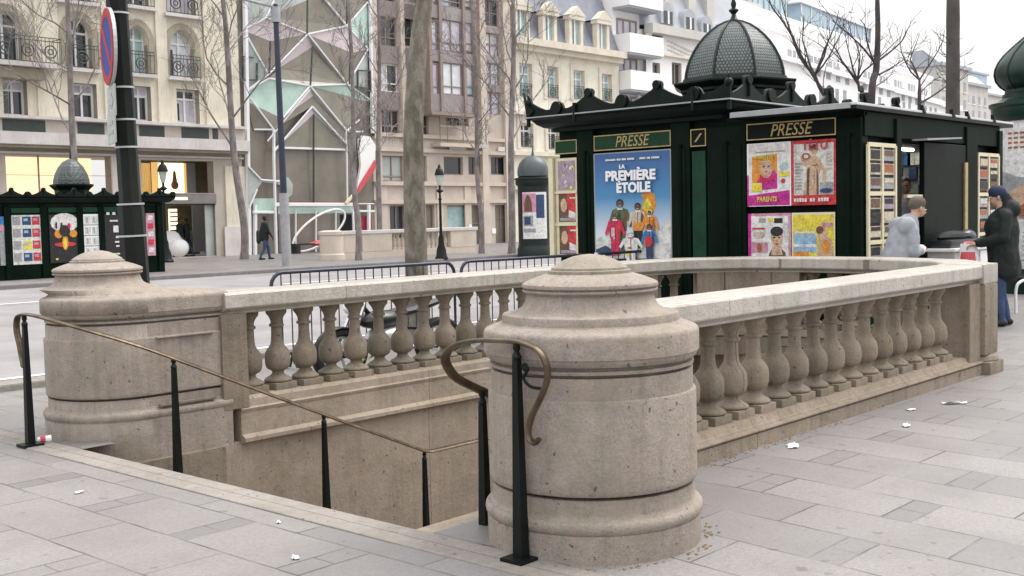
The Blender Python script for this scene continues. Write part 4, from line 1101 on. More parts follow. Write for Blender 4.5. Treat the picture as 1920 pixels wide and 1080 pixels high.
# four magazine adverts
B = Board(1404,1483,1.66,2.44); B.rect(-.02,-.01,1.02,1.01,'paper_white').rect(-.02,-.01,.02,.5,'print_magenta').rect(.02,0,.99,1,'print_white')
B.poly([(.02,0),(.99,0),(.99,.24),(.02,.17)],'print_magenta').poly([(.10,.24),(.70,.27),(.70,.83),(.10,.80)],'print_orange').poly([(.10,.24),(.70,.27),(.70,.50),(.62,.56),(.36,.52),(.22,.40)],'print_magenta').oval(.44,.60,.155,.15,'print_skin').oval(.44,.60,.135,.13,'print_skin').oval(.39,.63,.022,.014,'print_black').oval(.50,.63,.022,.014,'print_black').oval(.445,.55,.04,.012,'print_red').poly([(.30,.50),(.44,.42),(.60,.50),(.62,.40),(.26,.38)],'print_crimson')
B.rect(.10,.23,.34,.37,'print_yellow').rect(.74,.46,.98,.53,'print_yellow').oval(.86,.62,.10,.06,'print_aqua').oval(.84,.39,.05,.035,'print_red').rect(.18,.86,.90,.872,'print_grey').rect(.12,.755,.66,.765,'print_rust')
o = B.done('magazine_advert', 'white and magenta advert with a baby on an orange cover')
B.text(o,'PARENTS',.46,.10,.085,'print_yellow',.8,.1,.002); B.text(o,'PARENTS',.40,.775,.075,'print_yellow',.8,0,.001)
B = Board(1486,1568,1.66,2.44); B.rect(-.01,-.01,1.01,1.01,'print_red').rect(.05,.15,.96,.955,'print_pale')
B.poly([(.26,.15),(.62,.15),(.62,.44),(.70,.60),(.66,.70),(.56,.76),(.44,.76),(.34,.70),(.28,.80),(.20,.76),(.24,.62),(.34,.60),(.34,.44)],'print_skin').poly([(.34,.15),(.40,.15),(.42,.60),(.36,.55)],'print_brown').poly([(.66,.70),(.80,.52),(.78,.34),(.70,.36),(.72,.52),(.62,.6)],'print_skin').oval(.52,.85,.09,.075,'print_skin').oval(.52,.905,.085,.04,'print_brown').oval(.49,.86,.014,.008,'print_black').oval(.555,.86,.014,.008,'print_black').rect(.495,.815,.55,.822,'print_rust').poly([(.45,.62),(.54,.60),(.54,.61),(.45,.63)],'print_brown').poly([(.53,.60),(.60,.62),(.60,.63),(.53,.61)],'print_brown').rect(.52,.30,.526,.58,'print_brown').poly([(.58,.16),(.62,.16),(.62,.44),(.58,.56)],'print_brown').oval(.34,.76,.10,.05,'print_rust').oval(.34,.755,.05,.028,'print_white')
B.rect(.66,.16,.95,.34,'print_grey').oval(.80,.21,.15,.04,'print_navy')
for i in range(9): B.rect(.08,.24+.05*i,.08+R.uniform(.12,.2),.26+.05*i,'print_grey')
for i in range(5): B.rect(.80,.55+.06*i,.93,.575+.06*i,'print_beige')
o = B.done('magazine_advert', 'red-bordered advert with a bare-chested man')
B.text(o,'TÊTU',.55,.915,.15,'print_red',.95,0,.003)
mbt = MB()
for i in range(13):
    if i in (5, 8): continue
    u0 = .08+.062*i; mbt.box((12.945, B.p(u0+.045,0)[1], B.p(0,.045)[2]),(12.95, B.p(u0,0)[1], B.p(0,.10)[2]),'print_white')
mbt.v = [tuple(kw(p)) for p in mbt.v]; part_each(mbt, 'caption', o)
B = Board(1404,1483,.86,1.555); B.rect(-.01,-.01,1.01,1.01,'print_pink').rect(-.01,-.01,.07,1.01,'print_magenta').rect(.07,.0,.95,.96,'print_white')
B.rect(.25,.84,.42,.92,'print_grey').rect(.47,.85,.60,.92,'print_yellow').rect(.62,.83,.82,.92,'print_black').poly([(.44,.1),(.92,.1),(.88,.3),(.80,.36),(.56,.36),(.50,.28)],'print_brown').oval(.68,.56,.14,.17,'print_skin').oval(.68,.68,.15,.09,'print_black').oval(.62,.57,.03,.014,'print_black').oval(.74,.57,.03,.014,'print_black').rect(.665,.50,.695,.515,'print_brown').oval(.68,.455,.05,.014,'print_red').poly([(.55,.25),(.82,.25),(.78,.42),(.58,.42)],'print_skin')
B.rect(.08,.30,.46,.48,'print_pink').oval(.25,.62,.14,.06,'print_beige').rect(.1,.72,.4,.75,'print_red').oval(.27,.38,.06,.09,'print_rust').rect(.86,.5,.93,.85,'print_pale')
B.done('magazine_advert', 'white and magenta advert with a dark-haired face')
B = Board(1486,1566,.86,1.555); B.rect(-.01,-.01,1.01,1.01,'cream_metal').rect(.02,0,.98,.97,'print_yellow')
B.rect(.04,.30,.58,.62,'print_sky').rect(.04,.40,.58,.45,'print_white').rect(.04,.22,.40,.32,'print_orange').poly([(.58,.2),(.96,.25),(.94,.5),(.80,.62),(.66,.6)],'print_skin').oval(.72,.62,.11,.12,'print_skin').oval(.66,.70,.09,.07,'print_brown').rect(.70,.75,.96,.83,'print_pink').rect(.05,.64,.56,.68,'print_white').oval(.80,.40,.09,.13,'print_orange')
o = B.done('magazine_advert', 'yellow and blue advert with a reclining figure')
# racks on the side facing the open pavement
def side_rack(a, b, z0, z1, rows, cols):
    x0, x1 = kx(a), kx(b); mb = MB(); R = random.Random(int(a)); y = 6.0
    mb.box((x0,y,z0),(x1,6.12,z1),'print_black')
    for i in range(cols+1):
        u = x0+(x1-x0)*i/cols; mb.box((u-.022,y-.03,z0),(u+.022,y,z1),'cream_metal')
    for i in range(rows+1):
        w = z0+(z1-z0)*i/rows; mb.box((x0,y-.027,w-.025),(x1,y-.003,w+.025),'cream_metal')
    r = kpart(mb, 'magazine_rack', K)
    mb = MB()
    for i in range(cols):
        for j in range(rows):
            for k in range(3):
                u0 = x0+(x1-x0)*(i+.12)/cols; u1 = x0+(x1-x0)*(i+.88)/cols; w0 = z0+(z1-z0)*(j+.10+.29*k)/rows; w1 = w0+(z1-z0)*.23/rows
                c = R.choice(['print_beige','print_brown','print_grey','print_beige','print_black','print_mauve']); mb.box((u0,y-.02,w0),(u1,y-.006,w1),c)
                mb.box((u0+.02,y-.024,w0+(w1-w0)*R.uniform(.1,.6)),(u1-.03*R.random(),y-.0205,w1-.01),'print_'+R.choice(['black','brown','black','rust','pale','beige']))
    kpart(mb, 'magazines', r)
side_rack(1621,1672,.60,2.36,3,2); side_rack(1828,1866,.62,2.33,3,2)
# serving hatch: dark inside, lit strip, raised black shutter, counter
mb = MB(); mb.box((13.92,7.14,.9),(16.19,7.19,2.42),'print_grey'); mb.box((16.14,6.2,.9),(16.19,7.14,2.42),'print_grey')
for k in range(60):
    y, z = R.uniform(6.2,7.0), R.choice([1.0,1.25,1.5,1.75,2.0,2.2]); mb.box((16.11-.02*(k%3),y,z),(16.13,y+.11,z+.17),'print_'+R.choice(['sky','aqua','grey','navy','blue','rust','pale','mauve']))
for k in range(22):
    x, z = R.uniform(13.95,16.0), R.uniform(1.3,2.3); mb.box((x,7.10,z),(x+.09,7.13,z+.06),'print_'+R.choice(['sky','aqua','grey','navy','blue','rust']))
mb.box((14.55,7.05,1.45),(14.7,7.1,1.95),'print_green'); kpart(mb, 'shelves', K)
mb = MB(); mb.box((14.9,6.6,2.39),(15.9,6.66,2.415),'hatch_lamp'); kpart(mb, 'hatch_lamp', K)
mb = MB(); mb.box((kx(1726),5.98,.5),(kx(1804),6.05,2.44),'sign_black_green',.01); kpart(mb, 'shutter', K)
mb = MB(); mb.box((kx(1800),5.955,.9),(kx(1805),5.985,2.2),'gilt'); kpart(mb, 'shutter_edge', K)
mb = MB(); mb.prism([(kx(1706),5.80,2.44),(kx(1772),5.80,2.50),(kx(1772),5.80,2.52),(kx(1706),5.80,2.465)],(0,.2,0),'canopy_edge'); kpart(mb, 'awning_bar', K)
mb = MB(); mb.box((13.92,5.95,.94),(14.8,6.3,.99),'kiosk_paint',.01); mb.box((14.25,6.0,1.72),(14.75,6.05,1.76),'cream_metal'); kpart(mb, 'counter', K)
# newspaper stand in front of the shutter (stands by itself)
c0 = kw((15.2,5.7,.07)); t = thing('newspaper_stand', 'white-topped newspaper stand with a black bin of papers before the kiosk shutter', 'stand', (c0.x, c0.y, 0))
mb = MB(); mb.box((14.55,5.5,1.02),(15.95,5.9,1.06),'white_paint',.01); mb.box((14.6,5.55,.80),(15.9,5.88,1.02),'galvanised'); kpart(mb, 'top', t)
for i in range(3): 
    mb = MB(); mb.box((14.66+.42*i,5.53,.84),(15.02+.42*i,5.55,1.0),'paper_white'); kpart(mb, 'price_card', t)
for x in (14.65,15.85):
    for y in (5.56,5.85):
        mb = MB(); mb.box((x-.02,y-.02,.07),(x+.02,y+.02,.8),'galvanised'); kpart(mb, 'leg', t)
mb = MB(); mb.box((14.65,5.6,1.06),(15.7,5.88,1.17),'moto_black',.03); mb.ell((15.1,5.75,1.2),(.45,.13,.08),'coat_black',14,6); mb.ell((15.5,5.72,1.2),(.2,.12,.09),'moto_black',12,6); kpart(mb, 'papers', t)
# small pale bin and dark head of a litter holder seen over the rail
t = thing('flower_bucket', 'pale bucket of yellow sprigs at the foot of the magazine rack, just above the rail', 'bucket', kw((13.55,5.75,.07)))
mb = MB(); mb.lathe([(.10,.07),(.13,.75),(.14,.76)],'cream_metal',(13.55,5.75),14); kpart(mb, 'bucket', t)
mb = MB(); R = random.Random(6)
for k in range(60):
    a, r = R.uniform(0,6.28), R.uniform(0,.16); x, y, z = 13.55+r*math.cos(a), 5.75+r*math.sin(a), R.uniform(.8,1.2)
    mb.quad([(x,y,z),(x+.04,y+.01,z+.03),(x+.02,y-.02,z+.06)],'print_yellow' if k % 3 else 'leaf_green')
    if k % 4 == 0: mb.tube([(13.55,5.75,.7),(x,y,z)],.004,'leaf_green',3)
kpart(mb, 'sprigs', t)

# ------------------------------------------------------------------ advertising columns
def morris(x, y, r, zc, label, big):
    gm, gd = ('morris_green', 'morris_green') if big else ('morris_dark', 'morris_dome_grey')
    t = thing('advertising_column', label, 'advertising column', (x, y, 0)); c = (x, y)
    mb = MB(); mb.lathe([(r*1.1,.0),(r*1.1,.30),(r*1.04,.36),(r*1.02,.45)],gm,c,28); part(mb, 'base', t)
    mb = MB(); mb.lathe([(r,.45),(r,zc)],'print_pale' if big else gm,c,36); d = part(mb, 'drum', t)
    k = r/.68
    mb = MB(); mb.lathe([(r*1.02,zc),(r*1.10,zc+.05*k),(r*1.14,zc+.10*k),(r*1.14,zc+.25*k),(r*1.20,zc+.28*k),(r*1.20,zc+.33*k),(r*.95,zc+.38*k),(r*.9,zc+.42*k)],gm,c,32); part(mb, 'cornice', t)
    z = zc+.42*k
    mb = MB()
    if big: pr = [(.86,0),(.86,.08),(.80,.10),(.80,.16),(.92,.22),(1.03,.32),(1.07,.43),(1.05,.54),(.97,.66),(.84,.78),(.66,.90),(.46,1.02),(.27,1.13),(.14,1.22),(.08,1.30),(.10,1.36),(.06,1.42),(.03,1.6),(.005,1.85)]
    else: pr = [(.98,0),(1.0,.15),(.97,.35),(.86,.55),(.65,.72),(.35,.83),(.10,.88),(.07,1.0),(.05,1.1),(.005,1.35)]
    mb.lathe([(a*r, z+b*k) for a, b in pr],gd,c,32); dm = part(mb, 'dome', t)
    if big:
        for j in range(10):
            a = 2*PI*j/10+.2; q = MB(); q.tube([(x+(p*r+.005)*math.cos(a), y+(p*r+.005)*math.sin(a), z+b*k) for p, b in pr[3:14]],.016,'dome_rib_paint',5); part(q, 'rib', dm)
    return t, d
def curved(mb, c, r, a0, a1, z0, z1, m, n=8, top=None):
    """patch on a round drum; top(i/n) may give an uneven upper edge"""
    v = []; f = []
    for i in range(n+1):
        a = a0+(a1-a0)*i/n; zt = z1 if top is None else z0+(z1-z0)*top(i/n)
        v += [(c[0]+r*math.cos(a), c[1]+r*math.sin(a), z0),(c[0]+r*math.cos(a), c[1]+r*math.sin(a), zt)]
    for i in range(n): f.append([2*i,2*i+2,2*i+3,2*i+1])
    mb.add(v, f, m, True)
MX, MY = 22.0, 6.85
t, d = morris(MX, MY, .68, 3.10, 'large advertising column with a green onion dome at the right edge of the view', True)
a_c = math.atan2(-MY, -MX); c = (MX, MY)
mb = MB(); curved(mb, c, .684, a_c-1.35, a_c+1.35, 1.28, 3.06, 'print_white', 24)
curved(mb, c, .688, a_c-1.35, a_c+1.35, 1.35, 2.28, 'print_grey', 24, lambda u: .72+.16*math.sin(u*5)+.08*math.sin(u*13))
curved(mb, c, .692, a_c-.9, a_c+.75, 1.40, 1.98, 'print_skin', 20, lambda u: .55+.45*math.sin(u*PI)); curved(mb, c, .695, a_c-.5, a_c+.6, 1.40, 1.70, 'print_rust', 16, lambda u: .4+.6*math.sin(u*PI))
R = random.Random(3)
for i in range(4):
    z = 2.86-.085*i
    for j in range(9): curved(mb, c, .689, a_c-.75+.17*j, a_c-.75+.17*j+.12, z, z+.035, 'print_rust', 2)
part(mb, 'poster', t)
mb = MB()
for i in range(3):
    curved(mb, c, .70, a_c-1.3+.9*i, a_c-.5+.9*i, .62, 1.20, 'print_white', 8)
    for j in range(6): curved(mb, c, .704, a_c-1.22+.9*i, a_c-.62+.9*i, .70+.08*j, .715+.08*j, 'print_grey', 5)
part(mb, 'notice', t)
b = at(1021, 478, Z=.06)
t, d = morris(b.x, b.y+.5, .62, 2.75, 'dark advertising column with photo posters across the road, left of the kiosk', False)
a_c = math.atan2(-b.y, -b.x); c = (b.x, b.y+.5)
mb = MB(); curved(mb, c, .635, a_c-.75, a_c+.9, .7, 2.5, 'print_white', 16); curved(mb, c, .64, a_c-.75, a_c+.15, 1.72, 2.45, 'print_pink', 8); curved(mb, c, .645, a_c-.6, a_c-.1, 1.75, 2.4, 'print_brown', 6, lambda u: .5+.5*math.sin(u*PI))
curved(mb, c, .64, a_c-.70, a_c-.05, 1.2, 1.6, 'print_grey', 6); curved(mb, c, .645, a_c-.6, a_c-.2, 1.25, 1.55, 'print_navy', 6); curved(mb, c, .64, a_c-.70, a_c+.1, .95, 1.1, 'print_grey', 6); curved(mb, c, .64, a_c+.15, a_c+.7, 1.5, 2.4, 'print_navy', 6)
part(mb, 'poster', t)

# ------------------------------------------------------------------ second kiosk, across the road
x0, x1, y0 = 14.2, 20.05, 33.0
t = thing('press_kiosk', 'small-looking dark green kiosk with posters and a grey dome across the road on the left', 'kiosk', ((x0+x1)/2, y0+1.6, .05))
fx = lambda p: at(p, 440, Y=y0).x
zf = lambda p, x=130: at(x, p, Y=y0).z
mb = MB(); mb.box((x0,y0,.05),(x1,y0+3.2,2.45),'kiosk_paint'); part(mb, 'body', t)
mb = MB(); P2 = [(x0-.3,y0+3.3),(x0-.3,y0-.3),(x1+.3,y0-.3),(x1+.3,y0+3.3)]
extrude_profile(mb, P2, [(.3,2.18),(.27,2.25),(.12,2.30),(.0,2.42),(.0,2.47),(.3,2.47)], 'kiosk_roof_paint'); part(mb, 'cornice', t)
part(crest((x0-.3,y0-.28),(x1+.3,y0-.28), 6.45/.95, .9, 2.46, first=.3), 'crest', t)
mb = MB(); mb.box((x0-.25,y0-.25,2.4),(x1+.25,y0+3.3,2.48),'kiosk_roof_paint'); part(mb, 'roof', t)
dcx = at(133, 320, Y=y0+1.6).x; c = (dcx, y0+1.6); mb = MB(); s = 1.0
mb.lathe([(.50,2.45),(.52,2.72),(.66,2.86),(.66,2.90),(.56,2.92)],'kiosk_roof_paint',c,8,False,a0=.3)
d_ = part(mb, 'drum', t)
mb = MB(); mb.lathe([(.55,2.91),(.54,3.05),(.48,3.25),(.38,3.45),(.24,3.61),(.08,3.70),(.02,3.71)],'kiosk_dome_scales',c,8,False,a0=.3); part(mb, 'dome', t)
mb = MB(); mb.tube([(c[0],c[1],3.68),(c[0],c[1],4.1)],[.04,.01],'dome_rib_paint',6); part(mb, 'finial', t)
for p in (14,82,150,190,236,300):
    mb = MB(); mb.box((fx(p)-.10,y0-.06,.05),(fx(p)+.10,y0,2.2),'kiosk_paint',.01); part(mb, 'column', t)
R = random.Random(9)
def fboard(a, b, za, zb, base): 
    q = MB(); q.box((fx(a),y0-.03,zf(zb)),(fx(b),y0,zf(za)),base); return q
def fr(q, a, b, za, zb, m, k=1): q.box((fx(a),y0-.03-.006*k,zf(zb)),(fx(b),y0-.02,zf(za)),m)
for a, b in ((22,76),(92,150),(156,188),(196,232)):
    q = fboard(a, b, 389, 398, 'sign_green'); part(q, 'sign', t)
q = fboard(22,77,402,492,'print_pale')
for i in range(4):
    for j, m in enumerate(('print_grey','print_navy','print_red')):
        if i == 2 and j == 1: m = 'print_yellow'
        fr(q, 24+18*j, 38+18*j+(2 if j == 1 else 0), 405+22*i, 420+22*i, m); fr(q, 26+18*j, 34+18*j, 408+22*i, 413+22*i, 'print_mauve' if j != 1 else 'print_sky', 2)
part(q, 'magazine_rack', t)
q = fboard(92,149,402,492,'print_black')
for k, (u, v, ru, rv, m) in enumerate(((.5,.83,.46,.20,'print_white'),(.30,.60,.14,.09,'print_orange'),(.78,.60,.13,.08,'print_orange'),(.5,.38,.36,.05,'print_red'),(.5,.42,.10,.16,'print_orange'),(.49,.40,.06,.12,'print_yellow'),(.5,.66,.18,.12,'print_black'),(.40,.74,.04,.10,'print_black'),(.64,.76,.05,.06,'print_crimson'),(.22,.78,.03,.08,'print_black'),(.2,.08,.05,.02,'print_yellow'))):
    X_ = lambda u_: fx(92+57*u_); Z_ = lambda v_: zf(492-90*v_)
    q.prism([(X_(u+ru*math.cos(2*PI*i/14)), y0-.034-.003*k, Z_(v+rv*math.sin(2*PI*i/14))) for i in range(14)], (0,.003,0), m)
part(q, 'poster', t)
q = fboard(156,186,402,482,'paper_white')
for i in range(4):
    for j in range(2): fr(q, 159+13*j, 170+13*j, 406+20*i, 420+20*i, 'print_pale'); fr(q, 162+13*j, 164+13*j, 408+20*i, 418+20*i, 'print_grey', 2)
    fr(q, 157, 186, 421.5+20*i, 423+20*i, 'print_grey', 2)
part(q, 'magazine_rack', t)
q = fboard(196,232,402,482,'print_black')
for a, b, c_, d__ in ((200,206,399,404),(211,217,399,404),(206,226,414,417),(212,228,425,438),(216,224,445,449),(214,226,455,458),(216,228,463,466),(200,232,478,481)): fr(q, a, b, c_, d__, 'print_white')
part(q, 'poster', t)
q = fboard(-2,11,404,492,'print_grey'); fr(q,-2,11,404,418,'print_blue'); fr(q,-2,9,421,430,'print_pink'); part(q, 'poster', t)
q = MB(); q.box((fx(273),y0-.06,zf(486)),(fx(289),y0-.03,zf(402)),'print_pink')
for i in range(5): fr(q, 276, 286, 406+16*i, 416+16*i, 'print_red' if i % 2 else 'print_pale', 7)
part(q, 'poster', t)
# small dark bin beside it
b = at(284, 508, Z=.06); t = thing('litter_bin', 'short dark bin at the right end of the far kiosk', 'bin', b)
mb = MB(); mb.lathe([(.16,.06),(.18,.12),(.2,.55),(.21,.56),(.21,.6),(.15,.62)],'morris_green',(b.x,b.y),14); part(mb, 'barrel', t)
mb = MB(); mb.lathe([(.19,.62),(.16,.66),(.05,.69)],'morris_green',(b.x,b.y),14); part(mb, 'lid', t)
# ------------------------------------------------------------------ facades across the avenue
def fp(x, y, Y=FAC): p = at(x, y, Y=Y); return p.x, p.z
def X_(x, Y=FAC): return at(x, 300, Y=Y).x
def Z_(x, y, Y=FAC): return at(x, y, Y=Y).z
def wall_grid(mb, x0, x1, z0, z1, y, holes, depth, m, mr=None):
    """front wall at y with rectangular openings (hx0, hx1, hz0, hz1), reveals going back by depth"""
    xs = sorted({x0, x1, *[h[0] for h in holes], *[h[1] for h in holes]}); zs = sorted({z0, z1, *[h[2] for h in holes], *[h[3] for h in holes]})
    xs = [v for v in xs if x0 <= v <= x1]; zs = [v for v in zs if z0 <= v <= z1]
    for a, b in zip(xs, xs[1:]):
        for c, d in zip(zs, zs[1:]):
            u, w = (a+b)/2, (c+d)/2
            if any(h[0] < u < h[1] and h[2] < w < h[3] for h in holes): continue
            mb.quad([(a,y,c),(b,y,c),(b,y,d),(a,y,d)], m)
    for a, b, c, d in holes:
        a, b, c, d = max(a,x0), min(b,x1), max(c,z0), min(d,z1); e = y+depth; r = mr or m
        mb.quad([(a,y,c),(a,y,d),(a,e,d),(a,e,c)], r); mb.quad([(b,y,c),(b,e,c),(b,e,d),(b,y,d)], r)
        mb.quad([(a,y,d),(b,y,d),(b,e,d),(a,e,d)], r); mb.quad([(a,y,c),(a,e,c),(b,e,c),(b,y,c)], r)
def arch_fill(mb, a, b, z, d, y, m, th=.12, n=14):
    """spandrels closing the top corners of an opening above springing line z up to d"""
    cx, rx, rz = (a+b)/2, (b-a)/2, d-z
    arc = [(cx-rx*math.cos(PI*i/n), z+rz*math.sin(PI*i/n)) for i in range(n+1)]
    for half in (arc[:n//2+1], arc[n//2:]):
        cr = (a, d) if half is not None and half[0][0] < cx-1e-6 else (b, d)
        for p, q in zip(half, half[1:]): mb.add([(p[0],y,p[1]),(q[0],y,q[1]),(cr[0],y,cr[1]),(p[0],y+th,p[1]),(q[0],y+th,q[1])],[[0,1,2],[0,3,4,1]],m)
def window(t, a, b, c, d, y, frame, pane, cols=2, transom=None, fw=.055, name='window', dep=.06, extra=None):
    """casement: frame mesh with a pane child; y is the plane of the glass"""
    mb = MB()
    for u in [a, b]+[a+(b-a)*i/cols for i in range(1, cols)]:
        lo, hi = (u, u+fw) if u == a else ((u-fw, u) if u == b else (u-fw/2, u+fw/2)); mb.box((lo,y-dep,c),(hi,y-.004,d), frame)
    for w in (c, d-fw): mb.box((a+fw,y-dep+.004,w),(b-fw,y-.006,w+fw), frame)
    if transom:
        for f in (transom if isinstance(transom, (list, tuple)) else [transom]): w = c+(d-c)*f; mb.box((a+fw,y-dep+.002,w-fw/2),(b-fw,y-.005,w+fw/2), frame)
    f = part(mb, name, t)
    mb = MB(); mb.quad([(a,y,c),(b,y,c),(b,y,d),(a,y,d)], pane)
    if extra:
        for e in extra: mb.quad([(a+(b-a)*e[0],y-.002,c+(d-c)*e[1]),(a+(b-a)*e[2],y-.002,c+(d-c)*e[1]),(a+(b-a)*e[2],y-.002,c+(d-c)*e[3]),(a+(b-a)*e[0],y-.002,c+(d-c)*e[3])], e[4])
    part(mb, 'pane', f); return f
def grille(t, a, b, z0, z1, y, name='balcony_rail', side=None):
    mb = MB()
    for z in (z0+.03, z1-.02, z1-.16): mb.tube([(a,y,z),(b,y,z)], .018, 'iron_grille', 5)
    k = max(4, int((b-a)/.16))
    for i in range(k+1): u = a+(b-a)*i/k; mb.tube([(u,y,z0),(u,y,z1-.02)], .012, 'iron_grille', 4)
    n = max(1, round((b-a)/1.0))
    for i in range(n):
        cx = a+(b-a)*(i+.5)/n; r = min(.24, (z1-z0)*.3); cz = (z0+z1)/2-.05
        mb.tube([(cx+r*math.cos(2*PI*j/18), y-.01, cz+r*math.sin(2*PI*j/18)) for j in range(18)], .028, 'iron_grille', 5, closed=True)
        mb.tube([(cx+r*.45*math.cos(2*PI*j/12), y-.01, cz+r*.45*math.sin(2*PI*j/12)) for j in range(12)], .025, 'iron_grille', 5, closed=True)
    if side:
        for u in (a, b): mb.tube([(u,y,z1-.02),(u,y+side,z1-.02)], .018, 'iron_grille', 5); mb.tube([(u,y,z0+.03),(u,y+side,z0+.03)], .018, 'iron_grille', 5)
    return part(mb, name, t)

# ---- cream stone building on the left
xa, xb = X_(-110), X_(452); zt = 24
t = thing('stone_building', 'cream stone building with arched windows and iron balconies above lit shop windows', 'building', ((xa+xb)/2, FAC, 0))
low = [(12,57,150,217,0),(143,187,157,222,1),(254,288,162,227,2),(336,378,168,232,3)]
arc = [(-8,52,22,113,0),(134,182,36,129,1),(248,286,50,139,2),(327,372,58,146,3)]
upp = [(128,184,-70,4,1),(247,291,-60,13,2),(325,378,-50,29,3)]
holes, wins = [], []
zl_ = [Z_(200, q) for q in (150+9, 217+9)]
for a, b, c, d, i in low: wins.append((X_(a), X_(b), Z_((a+b)/2, d), Z_((a+b)/2, c), 'low', i))
for a, b, c, d, i in arc: wins.append((X_(a), X_(b), Z_((a+b)/2, d), Z_((a+b)/2, c), 'arc', i))
for a, b, c, d, i in upp: wins.append((X_(a), X_(b), Z_((a+b)/2, d), Z_((a+b)/2, c), 'upp', i))
holes = [w[:4] for w in wins]
zs_ = Z_(200, 268)
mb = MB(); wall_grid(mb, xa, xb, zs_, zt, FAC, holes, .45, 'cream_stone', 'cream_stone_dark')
for w in wins:
    if w[4] == 'arc': arch_fill(mb, w[0], w[1], w[3]-.75, w[3], FAC+.0, 'cream_stone', .45)
mb.box((xa, FAC+.5, zs_),(xb, FAC+12, zt),'cream_stone'); mb.box((xb-.4, FAC, .0),(xb, FAC+.5, zt),'cream_stone')
part(mb, 'wall', t)
# slightly sunken bays behind the windows, darker in tone, and pier faces standing proud between them
mb = MB()
for a, b in ((75,118),(200,238),(300,320),(389,452)): mb.box((X_(a), FAC-.10, zs_),(X_(b), FAC-.002, zt),'cream_stone')
part_each(mb, 'pilaster', t)
for w in wins:
    if w[4] != 'arc': continue
    mb = MB()
    cx, rx = (w[0]+w[1])/2, (w[1]-w[0])/2
    for s, e in ((.02,.30),):
        o = [(cx-(rx+e)*math.cos(PI*i/14), FAC-.05, w[3]-.75+(.75+e)*math.sin(PI*i/14)) for i in range(15)]; q = [(cx-(rx+s)*math.cos(PI*i/14), FAC-.05, w[3]-.75+(.75+s)*math.sin(PI*i/14)) for i in range(15)]
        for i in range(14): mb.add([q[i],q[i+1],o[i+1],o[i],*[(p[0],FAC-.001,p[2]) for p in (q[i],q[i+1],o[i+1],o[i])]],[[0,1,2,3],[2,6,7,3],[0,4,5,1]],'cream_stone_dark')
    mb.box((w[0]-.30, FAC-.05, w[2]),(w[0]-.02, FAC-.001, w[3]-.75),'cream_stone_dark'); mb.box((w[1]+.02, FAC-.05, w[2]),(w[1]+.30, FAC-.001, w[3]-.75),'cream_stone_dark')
    part(mb, 'window_surround', t)
PN = {('low',0):'glass_dark',('low',1):'glass_dark',('low',2):'glass_dark',('low',3):'curtain_grey',('arc',0):'glass_dark',('arc',1):'glass_dark',('arc',2):'curtain_teal',('arc',3):'curtain_white',('upp',1):'glass_dark',('upp',2):'glass_dark',('upp',3):'curtain_grey'}
for a, b, c, d, k, i in wins:
    ex = None
    if (k, i) == ('arc', 3): ex = [(.05,.0,.30,.6,'glass_dark')]
    if (k, i) == ('low', 3): ex = [(.05,.7,.9,.95,'glass_dark'),(.06,.1,.3,.6,'glass_dark')]
    if k == 'low' and i < 3: ex = [(.08,.72,.92,.95,'curtain_grey')]
    window(t, a, b, c, d, FAC+.38, 'steel_white', PN[(k, i)], 2, .72 if k != 'upp' else None, .09, extra=ex)
    mb = MB(); mb.box((a-.25, FAC-.30, c-.16),(b+.25, FAC+.1, c-.02),'ledge_stone'); part(mb, 'sill', t)
    if k != 'low' and i: grille(t, a-.15, b+.15, c, c+.95, FAC-.22)
w = [q for q in wins if q[4] == 'arc' and q[5] == 0][0]
mb = MB(); mb.box((w[0]-2.2, FAC-.9, w[2]-.30),(w[1]+1.25, FAC, w[2]-.12),'ledge_stone'); mb.box((w[0]-1.2, FAC-.6, w[2]-.75),(w[1]+.6, FAC, w[2]-.32),'cream_stone_dark'); part(mb, 'balcony', t)
grille(t, w[0]-2.1, w[1]+1.2, w[2]-.12, w[2]+.90, FAC-.82, side=.8)
# cornice: thin ledge, dark grilles, white blocking course, beige fascia
zc = Z_(220, 229)
mb = MB(); mb.box((xa, FAC-.55, zc-.08),(xb, FAC+.02, zc+.04),'ledge_stone'); mb.box((xa, FAC-.35, zc-.62),(xb, FAC-.0, zc-.08),'fascia_stone')
part(mb, 'ledge', t)
mb = MB()
for a, b in ((0,80),(140,190),(255,302),(334,385),(392,402)): mb.box((X_(a), FAC-.37, zc-.58),(X_(b), FAC-.352, zc-.12),'iron_grille')
part_each(mb, 'grille_panel', t)
mb = MB(); mb.box((xa, FAC-.75, zc-1.10),(xb, FAC, zc-.62),'ledge_stone'); mb.box((xa, FAC-.6, zc-1.22),(xb, FAC, zc-1.10),'cream_stone_dark'); part(mb, 'cornice', t)  # dark course paints the shadow line under the white band
zfa = zc-1.22; zsh = Z_(100, 291)
sh = [(X_(9), X_(206), Z_(100,366), zsh), (X_(263), X_(398), Z_(330,362), Z_(330,301)), (X_(263), X_(398), .1, Z_(330,385)), (X_(9), X_(206), .1, Z_(100,385))]
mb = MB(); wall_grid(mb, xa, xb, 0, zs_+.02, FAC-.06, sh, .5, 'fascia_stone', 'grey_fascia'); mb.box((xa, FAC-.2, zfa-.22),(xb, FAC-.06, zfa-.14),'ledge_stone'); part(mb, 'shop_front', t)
mb = MB(); mb.box((X_(263), FAC-.12, Z_(330,382)),(X_(400), FAC-.062, Z_(330,363)),'grey_fascia'); mb.box((X_(300), FAC-.13, Z_(330,385)),(X_(398), FAC-.062, Z_(330,383)),'dark_interior'); mb.box((X_(9), FAC-.12, Z_(100,384)),(X_(206), FAC-.062, Z_(100,367)),'grey_fascia'); part_each(mb, 'shop_fascia', t)
mb = MB(); mb.box((X_(322), FAC-.15, Z_(330,375)),(X_(345), FAC-.121, Z_(330,370)),'shop_sign'); part(mb, 'shop_sign', t)
